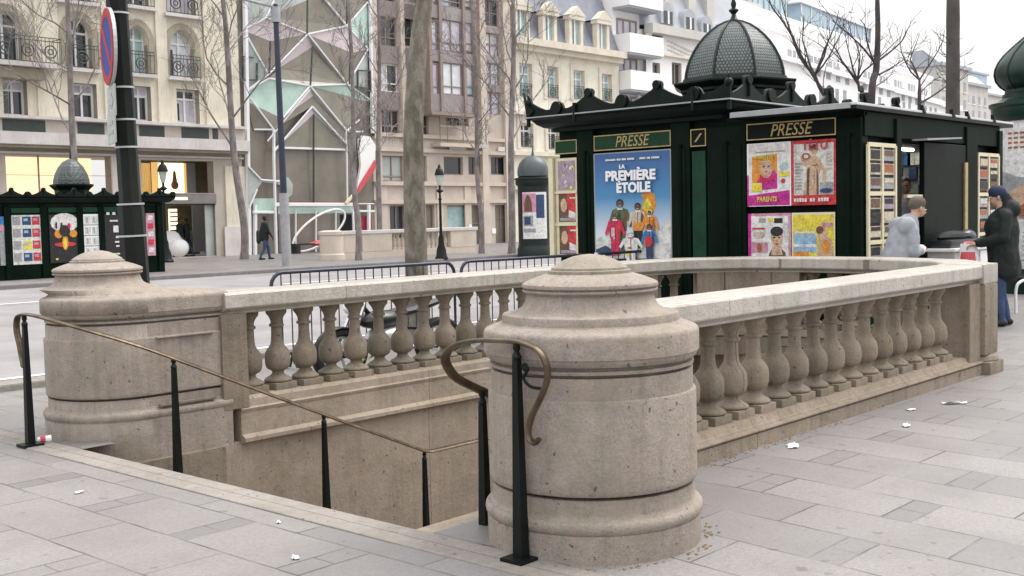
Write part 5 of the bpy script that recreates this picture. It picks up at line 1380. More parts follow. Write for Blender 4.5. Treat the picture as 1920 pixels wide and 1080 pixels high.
# lit interiors: back walls set inside the shop
mb = MB(); y = FAC+1.6
a, b, c, d = sh[0]; mb.quad([(a,y,c),(b,y,c),(b,y,d),(a,y,d)],'shop_warm')
a, b, c, d = sh[1]; mb.quad([(a,y,c),(b+1,y,c),(b+1,y,d+.3),(a,y,d+.3)],'shop_inside')
q = lambda p0, p1, r0, r1, m, yy=y-.1: mb.box((X_(p0),yy,Z_(330,r1)),(X_(p1),yy+.04,Z_(330,r0)),m)
q(330,378,302,364,'shop_bright'); q(379,383,302,362,'shop_amber'); q(264,290,303,345,'shop_amber'); q(266,292,313,325,'shop_sign', y-.2); q(318,330,301,362,'shop_amber'); q(384,400,301,364,'white_render_dark'); q(292,318,303,362,'shop_amber', y+.0)
mb.tube([(X_(356),y-.3,Z_(330,348)),(X_(356),y-.3,Z_(330,318))],[.14,.05],'print_brown',8); mb.ell((X_(356),y-.3,Z_(330,345)),(.2,.1,.2),'print_rust',10,6)
a, b, c, d = sh[2]; mb.quad([(a,y+2,c),(b+1.5,y+2,c),(b+1.5,y+2,d+.6),(a,y+2,d+.6)],'shop_inside'); mb.quad([(a,FAC+.4,.07),(b,FAC+.4,.07),(b+1.5,y+2,.07),(a,y+2,.07)],'cream_stone')
q(268,302,388,440,'shop_amber',y+1.9); q(290,303,398,425,'shop_sign',y+1.8); q(340,372,388,425,'shop_bright',y+1.9); q(376,392,390,470,'shop_bright',y+1.2); q(318,332,392,440,'shop_amber',y+1.8)
q(398,420,384,476,'white_render_dark',y+.2)
for k in range(9): mb.box((X_(377),y+1.1,Z_(330,470-9*k)),(X_(391),y+1.18,Z_(330,467-9*k)),'print_grey')
mb.ell((X_(336),y-.6,.75),(.65,.3,.55),'white_render',16,8); mb.ell((X_(345),y-.9,.5),(.5,.3,.42),'paper_white',14,8)
a, b, c, d = sh[3]; mb.quad([(a,y,c),(b,y,c),(b,y,d),(a,y,d)],'shop_amber')
part(mb, 'shop_interior', t)
mb = MB()
for p in (74,):  mb.box((X_(p)-.03, FAC+.1, sh[0][2]),(X_(p)+.03, FAC+.15, sh[0][3]),'bronze_frame')
mb.box((sh[0][0], FAC+.11, Z_(100,329)),(sh[0][1], FAC+.14, Z_(100,328)),'bronze_frame'); mb.box((X_(383), FAC+.1, .1),(X_(398), FAC+.14, sh[2][3]),'glass_pale'); part_each(mb, 'shop_window_frame', t)
mb = MB(); mb.box((X_(206), FAC-.16, 0),(X_(226), FAC-.062, zfa-.22),'ledge_stone'); mb.box((X_(418), FAC-.14, 0),(X_(455), FAC-.05, Z_(430,312)),'cream_stone'); mb.box((X_(412), FAC-.2, 0),(X_(457), FAC-.14, 1.4),'ledge_stone'); part_each(mb, 'pier', t)

# ---- folded glass front
t = thing('glass_building', 'narrow building with a folded front of brown, pink and green glass triangles in white frames', 'building', (35.6, FAC, 0))
def G(x, y, d=0): return at(x, y, Y=FAC-d)
V = dict(A=(456,57,.1), B=(498,33,.9), C=(576,64,1.3), D=(649,49,.9), E=(690,2,.1), E0=(692,-60,.1), A0=(456,-60,.1), T0=(600,-10,.9), B0=(540,-60,.3), G=(689,92,.1), PL=(507,77,.35), PR=(659,99,.35),
         L1=(502,140,.9), R1=(650,158,.9), I1=(586,88,.4), IL=(524,127,.4), ML=(459,172,.1), MT=(503,147,.9), MC=(580,161,1.3), MR=(650,158,.9), MG=(697,190,.1),
         L2=(512,243,.8), R2=(649,246,.8), I2=(587,180,.7), I2L=(528,222,.7), C3=(584,200,.8), L3=(513,283,.6), R3=(650,272,.6), I3=(588,214,.6), BL=(475,243,.1), PB=(515,277,.3), PBR=(651,281,.3), MBL=(463,190,.05), MBR=(690,190,.05), ALo=(459,172,.1), GR=(690,165,.1))
P = {k: G(v[0], v[1], v[2]*.28) for k, v in V.items()}
def facet(keys, m, name='glass_facet'):
    mb = MB(); mb.prism([P[k] for k in keys], (0,.05,0), m); part(mb, name, t)
mb = MB(); x0, x1 = X_(455), X_(699)
mb.quad([(x0,FAC+.02,0),(x1,FAC+.02,0),(x1,FAC+.02,26),(x0,FAC+.02,26)],'glass_brown'); mb.box((x0,FAC+.3,0),(x1,FAC+9,26),'white_render_dark'); part(mb, 'curtain_wall', t)
facet(['A','B','C','PL'],'glass_pink'); facet(['C','D','PR'],'glass_pink'); facet(['D','G','PR'],'glass_pink'); facet(['D','E','G'],'glass_mint'); facet(['A','B','T0','B0','A0'],'glass_pale')
facet(['B','T0','D','C'],'glass_olive'); facet(['T0','E0','E','D'],'glass_olive'); facet(['A','PL','C','L1'],'glass_brown'); facet(['C','I1','IL','L1'],'glass_pink'); facet(['I1','R1','MC','MT','IL'],'glass_olive'); facet(['C','R1','I1'],'glass_pale'); facet(['C','PR','G','R1'],'glass_brown')
facet(['A','L1','ML'],'glass_pale'); facet(['G','GR','R1'],'glass_pale')
facet(['ML','MT','MC','I2L','MBL'],'glass_mint'); facet(['MC','MR','MG','MBR','I2'],'glass_mint'); facet(['MC','I2','I2L'],'glass_pink'); facet(['MBL','I2L','L2','BL'],'glass_brown'); facet(['I2','C3','L2','I2L'],'glass_olive'); facet(['MC','MBR','R2'],'glass_olive'); facet(['MC','R2','I2'],'glass_pale'); facet(['I2','R2','R3','C3'],'glass_olive')
facet(['C3','I3','L3'],'glass_pink'); facet(['C3','R3','I3'],'glass_pale'); facet(['I3','R3','PBR','PB','L3'],'glass_olive')
mb = MB()
def bar(*ks, r=.075):
    for a, b in zip(ks, ks[1:]):
        p, q = (P[a] if isinstance(a, str) else G(*a)), (P[b] if isinstance(b, str) else G(*b)); o = Vector((0,-.06,0)); mb.tube([p+o, q+o], r*.62, 'steel_white', 5)
bar('A','B','C','D','E'); bar('T0','D',r=.10); bar('B','B0'); bar('D','G'); bar('C','L1','ML'); bar('C','R1'); bar('A','L1'); bar('G','R1'); bar('ML','MT','MC','MR','MG'); bar('MC',(530,220,.8)); bar('MC','R2'); bar('C3','L3',r=.09); bar('C3','R3',r=.09); bar('ML','L2'); bar('BL','L2'); bar('PB','PBR',r=.10); bar('L2',(512,300,.3),(517,476,.2),r=.12); bar((648,246,.4),(650,384,.2)); bar('R2',(672,225,.1)); bar('L2','L3'); bar((580,168,1),(500,265,.3),r=.06)
bar((652,247,.1),(680,247,.1)); 
for p in (477, 690): bar((p,384,.15),(p,478,.15),r=.16)
bar((457,-60,.1),(466,478,.12),r=.2); bar((691,-60,.1),(697,250,.1),r=.16); bar((515,384,.2),(661,384,.2),r=.17); bar((473,398,.2),(515,398,.2),r=.13); bar((660,384,.2),(662,450,.2),r=.10); bar((622,451,.2),(664,451,.2),r=.1); bar((664,396,.15),(700,396,.15),r=.1); bar((664,382,.1),(700,382,.1),r=.05)
for p in (553, 591, 628): bar((p,392,.1),(p,474,.1),r=.07)
part(mb, 'white_frame', t)
mb = MB()
for a, b in (((577,-60,1.35),(576,64,1.35)),((586,88,.5),(582,160,.5)),((588,214,.3),(588,384,.1)),((652,-60,.9),(650,45,.9)),((507,77,.5),(505,138,.5)),((657,99,.5),(655,158,.5)),((455,106,.2),(476,108,.2)),((455,150,.2),(482,150,.2)),((482,118,.2),(482,150,.2)),((672,132,.2),(694,133,.2)),((672,169,.2),(696,170,.2)),((671,133,.2),(671,170,.2)),((694,133,.2),(695,170,.2)),((456,110,.2),(456,150,.2))):
    mb.tube([G(*a), G(*b)], .045, 'glass_dark', 4)
part_each(mb, 'dark_joint', t)
mb = MB(); mb.quad([G(476,384,-.5),G(515,384,-.5),G(515,478,-.5),G(476,478,-.5)],'tan_trim'); mb.box((X_(470),FAC-.05,Z_(490,398)),(X_(514),FAC+.0,Z_(490,372)),'glass_mint'); mb.quad([(X_(517),FAC-.03,.1),(X_(662),FAC-.03,.1),(X_(662),FAC-.03,Z_(590,400)),(X_(517),FAC-.03,Z_(590,400))],'glass_brown'); mb.quad([(X_(517),FAC-.03,Z_(590,400)),(X_(662),FAC-.03,Z_(590,400)),(X_(662),FAC-.03,Z_(590,388)),(X_(517),FAC-.03,Z_(590,388))],'glass_mint')
mb.quad([(X_(633),FAC-.04,Z_(640,448)),(X_(660),FAC-.04,Z_(640,448)),(X_(660),FAC-.04,Z_(640,402)),(X_(633),FAC-.04,Z_(640,402))],'dark_interior'); part(mb, 'ground_floor_glass', t)
mb = MB(); mb.box((X_(669),FAC-.06,Z_(680,450)),(X_(692),FAC-.03,Z_(680,405)),'red_panel'); mb.box((X_(520),FAC-.06,Z_(590,383)),(X_(655),FAC-.04,Z_(590,379)),'red_plastic'); part_each(mb, 'red_panel', t)
mb = MB(); mb.prism([G(673,262,.25),G(680,254,.25),G(694,256,.25),G(704,272,.25),G(703,305,.25),G(694,322,.25),G(681,350,.25),G(668,366,.25),G(671,345,.25),G(677,310,.25)],(0,.15,0),'white_render')
mb.prism([G(704,300,.35),G(706,312,.35),G(692,336,.35),G(676,358,.35),G(668,366,.35),G(676,345,.35),G(690,322,.35)],(0,.1,0),'red_plastic'); mb.tube([G(648,382,.35),G(662,366,.35)],.09,'cream_metal',6); part(mb, 'white_sail', t)
mb = MB(); mb.prism([G(466,310,.3),G(474,322,.3),G(488,335,.3),G(520,338,.3),G(540,332,.3),G(549,345,.3),G(548,365,.3),G(538,372,.3),G(538,352,.3),G(520,345,.3),G(492,341,.3),G(484,352,.3),G(474,378,.3),G(467,388,.3)],(0,.12,0),'glass_pale'); mb.tube([G(466,312,.35),G(490,337,.35),G(525,340,.35)],.05,'steel_white',5); mb.tube([G(482,355,.35),G(468,388,.35)],.05,'steel_white',5); part(mb, 'glass_wing', t)
mb = MB(); el = []
for i in range(40):
    a = 2*PI*i/40; u, v = 58*math.cos(a), 26*math.sin(a); q = math.radians(37); el.append(G(598+u*math.cos(q)-v*math.sin(q), 432-u*math.sin(q)-v*math.cos(q)*.9, .9))
mb.tube(el, .055, 'steel_white', 6, closed=True); part(mb, 'oval_ring', t)

# ---- tan and brown modern building
x0, x1 = X_(699), X_(957); y = FAC
t = thing('office_building', 'tan stone and brown modern building with bands of white curtained windows', 'building', ((x0+x1)/2, FAC, 0))
rows = [(-85,-53,-53,-22),(-22,10,10,33),(33,86,86,119),(119,170,170,208)]
holes = []; ww = []
def addw(a, b, c, d, *k): h = (X_(a), X_(b), Z_((a+b)/2, d), Z_((a+b)/2, c)); holes.append(h); ww.append((h,)+k)
for ci, (a, b) in enumerate(((713,752),(760,806))):
    for c, d in ((-85,-58),(-26,4),(32,87),(120,172)): addw(a, b, c+ci*2, d+ci*2, 'curtain_grey' if d < 100 else 'curtain_white', 2, .3)
    addw(a, b, 206, 252, 'glass_dark', 3, .35)
addw(717,757,292,340,'glass_pale',2,.2); addw(768,800,292,340,'glass_dark',2,None)
addw(832,868,294,328,'glass_dark',1,None); addw(878,906,294,328,'glass_dark',2,None); addw(920,950,294,328,'glass_dark',2,None)
addw(728,757,385,448,'glass_dark',2,None); addw(796,812,384,448,'glass_brown',1,None); addw(836,874,385,442,'curtain_teal',1,None); addw(882,902,384,471,'glass_brown',1,[.6]); addw(926,953,384,471,'glass_brown',2,[.72])
for a, b, c, d in ((838,880,210,236),): addw(a, b, c, d, 'glass_dark', 3, .3)
for c, d in ((-60,-20),(0,50),(62,105),(118,160),(172,215)): addw(912,942,c,d,'curtain_grey',2,.5)
mb = MB(); wall_grid(mb, x0, x1, 0, 23, y, holes, .25, 'tan_stone', 'tan_trim'); mb.box((x0,y+.3,0),(x1,y+9,23),'tan_stone'); part(mb, 'wall', t)
RW = random.Random(31)
def leaf_mix(cols):
    out = []
    for i in range(cols):
        q = RW.random(); a, b = i/cols+.03, (i+1)/cols-.03
        if q < .3: out.append((a,.04,b,.96,'glass_dark'))
        elif q < .6: out.append((a,RW.uniform(.35,.75),b,.96,'curtain_white'))
        elif q < .75: out.append((a,.04,b,RW.uniform(.25,.4),'glass_bluish'))
    return out
for h, pn, c, tr in ww: window(t, *h, y+.2, 'bronze_frame' if pn != 'curtain_white' else 'steel_white', pn, c, tr, .06, extra=leaf_mix(c) if pn.startswith('curtain_') and c > 1 else None)
mb = MB()
for (a, b) in ((713,752),(760,806)):
    for c, d in ((-58,-26),(4,32),(88,120),(173,205)): mb.box((X_(a), y-.04, Z_(740,d)),(X_(b), y-.002, Z_(740,c)),'brown_spandrel')
for c, d in ((50,62),(105,118),(160,172),(-20,0)): mb.box((X_(910), y-.03, Z_(920,d)),(X_(944), y-.002, Z_(920,c)),'mauve_spandrel')
part_each(mb, 'spandrel', t)
mb = MB()
for a, b in ((699,712),(753,760),(944,957),(900,911)): mb.box((X_(a), y-.22, Z_(740,262) if a < 890 else 0),(X_(b), y-.003, 23),'tan_trim')
for c in (258, 284, 345, 378): mb.box((x0, y-.18, Z_(830,c)-.1),(x1, y-.004, Z_(830,c)+.1),'tan_trim')
for p in (716, 762, 822, 874, 912, 954): mb.box((X_(p)-.25, y-.08, 0),(X_(p)+.25, y-.003, Z_(830,345)-.1),'tan_trim')
part_each(mb, 'stone_trim', t)
mb = MB(); mb.box((X_(838),y-.24,Z_(850,281)),(X_(868),y-.18,Z_(850,270)),'ledge_stone'); mb.box((X_(930),y-.21,Z_(935,284)),(X_(942),y-.18,Z_(935,276)),'ledge_stone'); mb.box((X_(874),y-.12,Z_(876,428)),(X_(879),y-.08,Z_(876,421)),'paper_white'); mb.box((X_(917),y-.12,Z_(920,438)),(X_(924),y-.08,Z_(920,428)),'paper_white'); part_each(mb, 'plaque', t)
# projecting bay hung over the street
yb = y-1.1; bx0, bx1 = X_(814, yb), X_(895, yb); zb0 = Z_(850, 211, yb)
mb = MB(); mb.box((bx0,yb+.22,zb0),(bx1,y,23),'brown_spandrel'); part(mb, 'bay', t)
for c, d in ((-85,-55),(-26,14),(38,97),(118,178)):
    for a, b, k in ((815,829,1),(836,873,2),(880,894,1)):
        window(t, X_(a,yb), X_(b,yb), Z_((a+b)/2,d,yb), Z_((a+b)/2,c,yb), yb+.2, 'bronze_frame', 'curtain_grey' if d < 100 or a != 836 else 'curtain_white', k, .26, .06, extra=leaf_mix(k))
mb = MB()
for c, d in ((-55,-26),(14,38),(97,118),(178,210)):
    for a, b in ((814,830),(835,874),(879,895)): mb.box((X_(a,yb),yb+.08,Z_(850,d,yb)),(X_(b,yb),yb+.219,Z_(850,c,yb)),'mauve_spandrel')
part_each(mb, 'spandrel', t)
mb = MB()
for p in (813,832.5,876.5,896): mb.box((X_(p,yb)-.10,yb-.02,zb0-.1),(X_(p,yb)+.10,yb+.2,23),'bronze_frame')
mb.box((bx0-.1,yb-.05,zb0-.18),(bx1+.1,y,zb0),'bronze_frame'); part_each(mb, 'bay_frame', t)
mb = MB(); zr = Z_(855, 240); 
for z in (zr, zr+.5): mb.tube([(X_(812),y-.6,z),(X_(898),y-.6,z)], .03, 'tan_trim', 5)
for p in (812,826,855,884,898): mb.tube([(X_(p),y-.6,zr-.9),(X_(p),y-.6,zr+.5)], .03, 'bronze_frame', 5)
mb.box((X_(810),y-.7,zr-1.1),(X_(900),y-.02,zr-.9),'tan_trim'); part(mb, 'balcony', t)

# ---- stone building with slate mansard
x0, x1 = X_(958), X_(1163)
zcor = Z_(1060, 96)
t = thing('mansard_building', 'pale yellow stone building with a slate mansard roof and four pedimented dormers', 'building', ((x0+x1)/2, FAC, 0))
hw = []
for a, b, c, d in ((976,999,120,182),(1028,1048,126,184),(1077,1097,133,186),(1130,1148,140,190)): hw.append((X_(a),X_(b),Z_((a+b)/2,d),Z_((a+b)/2,c)))
for a, b, c, d in ((976,999,232,276),(1028,1048,236,280),(1077,1097,240,282)): hw.append((X_(a),X_(b),Z_((a+b)/2,d),Z_((a+b)/2,c)))
for a, b, c, d in ((980,1000,370,468),(1020,1050,370,468)): hw.append((X_(a),X_(b),Z_((a+b)/2,d),Z_((a+b)/2,c)))
mb = MB(); wall_grid(mb, x0, x1, 0, zcor, FAC, hw, .3, 'haussmann_stone', 'haussmann_trim'); mb.box((x0,FAC+.35,0),(x1,FAC+10,zcor),'haussmann_stone'); part(mb, 'wall', t)
for h in hw:
    window(t, *h, FAC+.26, 'steel_white', 'curtain_teal' if h[2] > 6 else 'glass_dark', 2, .7, .09)
    mb = MB(); mb.prism([(h[0]-.3,FAC-.08,h[2]-.1),(h[0]-.02,FAC-.08,h[2]-.1),(h[0]-.02,FAC-.08,h[3]+.02),(h[1]+.02,FAC-.08,h[3]+.02),(h[1]+.02,FAC-.08,h[2]-.1),(h[1]+.3,FAC-.08,h[2]-.1),(h[1]+.3,FAC-.08,h[3]+.4),(h[0]-.3,FAC-.08,h[3]+.4)],(0,.078,0),'haussmann_trim'); part(mb, 'window_surround', t)
    if h[2] > 3: grille(t, h[0]-.1, h[1]+.1, h[2], h[2]+.8, FAC-.06)
mb = MB(); mb.box((x0,FAC-.7,zcor-.05),(x1,FAC+.1,zcor+.35),'haussmann_trim'); mb.box((x0,FAC-.4,zcor-.35),(x1,FAC,zcor-.05),'haussmann_trim')
for c in (212, 288, 352): mb.box((x0,FAC-.35,Z_(980,c)-.12),(x1,FAC-.003,Z_(980,c)+.12),'haussmann_trim')
part(mb, 'cornice', t)
mb = MB(); zm = zcor+6.2; mb.prism([(x0,FAC-.1,zcor+.3),(x0,FAC+2.2,zm),(x0,FAC+8,zm+1.2),(x0,FAC+8,zcor+.3)],(x1-x0,0,0),'slate'); rf = part(mb, 'roof', t)
mb = MB(); mb.box((x1-1.2,FAC+1.4,zcor+2),(x1-.1,FAC+4,zm+1.9),'haussmann_stone'); part_each(mb, 'chimney', rf)
for a, b, c, d in ((972,998,22,75),(1024,1049,32,84),(1073,1098,40,92),(1124,1147,48,97)):
    u0, u1, w0, w1 = X_(a+4, FAC-.3), X_(b-5, FAC-.3), Z_((a+b)/2, d, FAC-.3), Z_((a+b)/2, c+3, FAC-.3); dm = MB(); yd = FAC-.3
    dm.box((u0-.26,yd,w0-.2),(u0,yd+.35,w1+.15),'haussmann_trim'); dm.box((u1,yd,w0-.2),(u1+.26,yd+.35,w1+.15),'haussmann_trim'); dm.box((u0-.2,yd+.34,w0),(u1+.2,FAC+2.2,w1+.3),'slate'); dm.box((u0-.36,yd-.12,w1+.15),(u1+.36,yd+.4,w1+.4),'haussmann_trim'); dm.prism([(u0-.42,yd-.15,w1+.4),(u1+.42,yd-.15,w1+.4),((u0+u1)/2,yd-.15,w1+1.0)],(0,.5,0),'haussmann_trim'); dm.prism([(u0-.3,yd+.35,w1+.4),(u1+.3,yd+.35,w1+.4),((u0+u1)/2,yd+.35,w1+.85)],(0,2.4,0),'slate'); dm.box((u0,yd,w0-.2),(u1,yd+.3,w0),'haussmann_trim')
    dd = part(dm, 'dormer', rf)
    q = MB(); q.quad([(u0,yd+.2,w0),(u1,yd+.2,w0),(u1,yd+.2,w1+.15),(u0,yd+.2,w1+.15)],'curtain_teal'); q.box(((u0+u1)/2-.06,yd+.12,w0),((u0+u1)/2+.06,yd+.19,w1+.15),'steel_white'); q.box((u0+.3*(u1-u0)+.1,yd+.17,w0),(u0+.42*(u1-u0)+.1,yd+.198,w1),'glass_dark'); part(q, 'dormer_window', t)
# ---- white balconied building
x0, x1 = X_(1164), X_(1214)
t = thing('white_building', 'white modern building with stacked solid balconies right of the slate roof', 'building', ((x0+x1)/2, FAC, 0))
mb = MB(); mb.box((x0,FAC+.5,0),(x1,FAC+9,24),'white_render'); part(mb, 'wall', t)
for c, d in ((-60,-20),(36,66),(108,134),(180,210)):
    window(t, x0+.4, x1-.4, Z_(1190,d+2), Z_(1190,c), FAC+.48, 'bronze_frame', 'curtain_grey', 3, None, .12)
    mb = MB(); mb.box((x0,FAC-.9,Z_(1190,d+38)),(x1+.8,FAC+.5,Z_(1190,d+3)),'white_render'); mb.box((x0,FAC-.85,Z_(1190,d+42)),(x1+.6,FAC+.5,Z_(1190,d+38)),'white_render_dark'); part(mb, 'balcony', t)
mb = MB()
for p in (1187, 1208): mb.box((X_(p)-.15,FAC-.6,Z_(1190,210)),(X_(p)+.15,FAC-.4,Z_(1190,180)),'white_render_dark')
mb.box((x0,FAC-.5,0),(x1,FAC+.5,5),'white_render_dark'); part_each(mb, 'support', t)
# ---- long stone building with round dormers behind the kiosk dome
x0, x1 = X_(1214), X_(1400); zc2 = Z_(1260, 62)
t = thing('mansard_building', 'long white-fronted building with round-topped dormers, half hidden by the kiosk dome', 'building', ((x0+x1)/2, FAC, 0))
hw = []
for a, b, c, d in ((1226,1246,64,102),(1262,1280,118,160),(1226,1240,118,165),(1296,1312,126,165)): hw.append((X_(a),X_(b),Z_((a+b)/2,d),Z_((a+b)/2,c)))
mb = MB(); wall_grid(mb, x0, x1, 0, zc2, FAC, hw, .3, 'white_render', 'pale_stone_far'); mb.box((x0,FAC+.35,0),(x1,FAC+9,zc2),'white_render'); part(mb, 'wall', t)
for h in hw: window(t, *h, FAC+.26, 'bronze_frame', 'glass_dark', 2, None, .1)
mb = MB(); mb.box((x0,FAC-.6,zc2-.3),(x1,FAC+.1,zc2+.3),'pale_stone_far'); mb.box((x0,FAC-.3,Z_(1260,108)),(x1,FAC-.003,Z_(1260,104)),'haussmann_trim'); part(mb, 'cornice', t)
mb = MB(); mb.prism([(x0,FAC,zc2+.3),(x0,FAC+1.6,zc2+5),(x0,FAC+8,zc2+6.5),(x0,FAC+8,zc2)],(x1-x0,0,0),'zinc'); rf = part(mb, 'roof', t)
for a, b, c, d in ((1246,1262,14,46),(1288,1302,26,56),(1320,1333,38,66),(1352,1364,50,76)):
    u0, u1, w0, w1 = X_(a), X_(b), Z_((a+b)/2, d), Z_((a+b)/2, c); dm = MB(); r = (u1-u0)/2+.3
    dm.prism([((u0+u1)/2-r*math.cos(PI*i/10), FAC-.1, w1-r*.6+r*math.sin(PI*i/10)) for i in range(11)]+[(u1+.3,FAC-.1,w0),(u0-.3,FAC-.1,w0)],(0,2,0),'zinc'); q = part(dm, 'dormer', rf)
    q = MB(); q.box((u0,FAC-.13,w0),(u1,FAC-.11,w1-.3),'glass_dark'); q.box(((u0+u1)/2-.1,FAC-.16,w0),((u0+u1)/2+.1,FAC-.131,w1-.3),'steel_white'); part(q, 'dormer_window', t)
mb = MB()
for p in (1268, 1311, 1345): mb.box((X_(p)-.5,FAC+.4,zc2),(X_(p)+.5,FAC+3,zc2+7.5),'pale_stone_far')
part_each(mb, 'chimney', rf)
mb = MB(); R = random.Random(12)
for i in range(3):
    for j in range(9):
        if R.random() < .75: u = X_(1254+6.2*j); mb.box((u,FAC-.05,Z_(1260,80+2.0*j+8*i)),(u+.75,FAC-.002,Z_(1260,78+2.0*j+8*i)),'pale_stone_far')
part(mb, 'faded_wall_marks', t)
# ---- glass tower behind and the long white terraced block
t = thing('glass_tower', 'pale blue glass tower rising behind the kiosk dome', 'building', (X_(1430, 60), 60, 0))
mb = MB(); mb.box((X_(1312,60),60,0),(X_(1475,60),75,34),'glass_bluish'); part(mb, 'curtain_wall', t)
mb = MB(); mb.box((X_(1385,58),58,0),(X_(1432,58),59.9,Z_(1400,2,58)),'pale_stone_far'); mb.box((X_(1380,57.9),57.8,Z_(1400,24,58)),(X_(1440,57.9),59.9,Z_(1400,12,58)),'print_pink'); part(mb, 'stair_tower', t)
mb = MB()
for i in range(16): u = X_(1312,60)+(X_(1475,60)-X_(1312,60))*i/15; mb.box((u-.1,59.9,0),(u+.1,59.99,34),'glass_pale')
part_each(mb, 'mullion', t)
d7 = math.radians(7.2); W0 = Vector((79, FAC+1, 0)); wd = Vector((math.cos(d7), math.sin(d7), 0)); wn = Vector((-wd.y, wd.x, 0))
t = thing('terraced_block', 'long white terraced block with slot windows stepping down to the right behind the kiosk', 'building', W0+wd*25)
def wpt(px_, py_, back=0):
    """photo pixel -> (distance along the front, height) on the block's own plane"""
    d = FW*F + RT*(px_-960) - UP*(py_-540); o = W0+wn*back; k = (o-CAM).dot(wn)/d.dot(wn); p = CAM+d*k
    return (p-o).dot(wd), p.z
def wp(s, z, b=0): return W0 + wd*s + wn*b + Vector((0,0,z))
def wbox(mb, s0, s1, z0, z1, b0, b1, m):
    v = [wp(s,z,b) for z in (z0,z1) for s, b in ((s0,b0),(s1,b0),(s1,b1),(s0,b1))]
    mb.add(v, [[3,2,1,0],[4,5,6,7],[0,1,5,4],[1,2,6,5],[2,3,7,6],[3,0,4,7]], m)
# tiers: front one lowest, each higher one set back; right ends step inwards
tiers = [(1480,1800,116,205,0),(1470,1745,64,150,2.5),(1450,1705,34,110,5)]
ta = []
for i, (l, r, yl, yr, b) in enumerate(tiers):
    s0, z0 = wpt(l, yl, b); s1, z1 = wpt(r, yr, b); mb = MB()
    n_ = 6
    for k in range(n_):
        a, c = s0-12*(k == 0)+(s1-s0)*k/n_, s0+(s1-s0)*(k+1)/n_; zz_ = z0+(z1-z0)*(k+.25)/n_
        wbox(mb, a, c, 0, zz_, b, b+8, 'white_render'); wbox(mb, a, c, zz_-.05*(k+1), zz_+.35, b-.35, b+.2, 'white_render')
    part(mb, 'terrace', t); ta.append((s0, s1, z0, z1, b))
for (s0, s1, z0, z1, b), (off, w, h, n_, cols) in zip(ta, ((2.2,.0,.0,0,0),(1.2,2.6,1.3,9,3),(1.0,2.6,1.2,9,3))):
    for k in range(n_):
        s = s0+(s1-s0)*(k+.15)/n_; zz_ = z0+(z1-z0)*(int((k+.15)/n_*6)+.25)/6; q = MB(); wbox(q, s, s+(s1-s0)/n_*.55, zz_-off-h, zz_-off, b-.03, b+.01, 'white_render_dark')
        for j in range(1, cols): u = s+(s1-s0)/n_*.55*j/cols; wbox(q, u-.1, u+.1, zz_-off-h, zz_-off, b-.08, b-.031, 'steel_white')
        part(q, 'window', t)
for py0, py1, l, r, n_, m in ((160,206,1536,1770,20,0),(112,180,1530,1740,14,1)):
    sa, za = wpt(l, py0); sb, zb_ = wpt(r, py1)
    for k in range(n_):
        if k % 5 == 4: continue
        s = sa+(sb-sa)*k/n_; z = za+(zb_-za)*k/n_; q = MB(); wbox(q, s, s+(sb-sa)/n_*.42, z-(1.9 if not m else 1.4), z, -.03, .01, 'white_render_dark'); part(q, 'window', t)
t = thing('glass_block', 'blue glass roof storey showing above the white terraced block', 'building', wp(20, 0, 30))
s0, z0 = wpt(1502, 52, 24); s1, z1 = wpt(1590, 28, 24); s2, _ = wpt(1632, 50, 24); mb = MB(); wbox(mb, s0, s2, 0, z1-1.0, 24, 34, 'glass_bluish'); part(mb, 'curtain_wall', t)
mb = MB(); wbox(mb, s0-1, s2+.5, z1-1.0, z1-.5, 23.6, 34.4, 'white_render'); 
for k in range(9): u = s0+(s2-s0)*k/8; wbox(mb, u-.12, u+.12, 0, z1-1.0, 23.9, 23.99, 'steel_white')
part(mb, 'roof_edge', t)
# ---- far buildings closing the view on the right
for (a, b, yt, Yd, m, lab) in ((1762,1815,128,80,'pale_stone_far','pale narrow building at the far end of the white block, behind the pole-like trunk'),(1808,1852,162,95,'pale_stone_far','low pale stone building right of the pole-like trunk'),(1806,1850,138,130,'glass_bluish','bluish far block above the low pale stone building'),(1846,1990,190,120,'pale_stone_far','pale far building behind the green onion dome')):
    u0, u1, z = X_(a,Yd), X_(b,Yd), Z_((a+b)/2,yt,Yd); t = thing('far_building', lab, 'building', ((u0+u1)/2, Yd, 0)); mb = MB(); mb.box((u0,Yd,0),(u1,Yd+12,z),m); part(mb, 'wall', t)
    mb = MB(); mb.box((u0-.5,Yd-.6,z),(u1+.5,Yd+12,z+.6),'zinc'); mb.prism([(u0,Yd+.2,z+.6),(u0,Yd+3,z+3),(u0,Yd+9,z+3),(u0,Yd+12,z+.6)],(u1-u0,0,0),'zinc'); part(mb, 'roof', t)
    for i in range(3):
        for j in range(4):
            q = MB(); w = (u1-u0)/4; zz_ = z-2.2-3.2*i; q.box((u0+w*(j+.3),Yd-.03,zz_-1.8),(u0+w*(j+.68),Yd+.01,zz_),'white_render_dark'); q.box((u0+w*(j+.22),Yd-.2,zz_-2.0),(u0+w*(j+.76),Yd-.04,zz_-1.85),'white_render'); part(q, 'window', t)

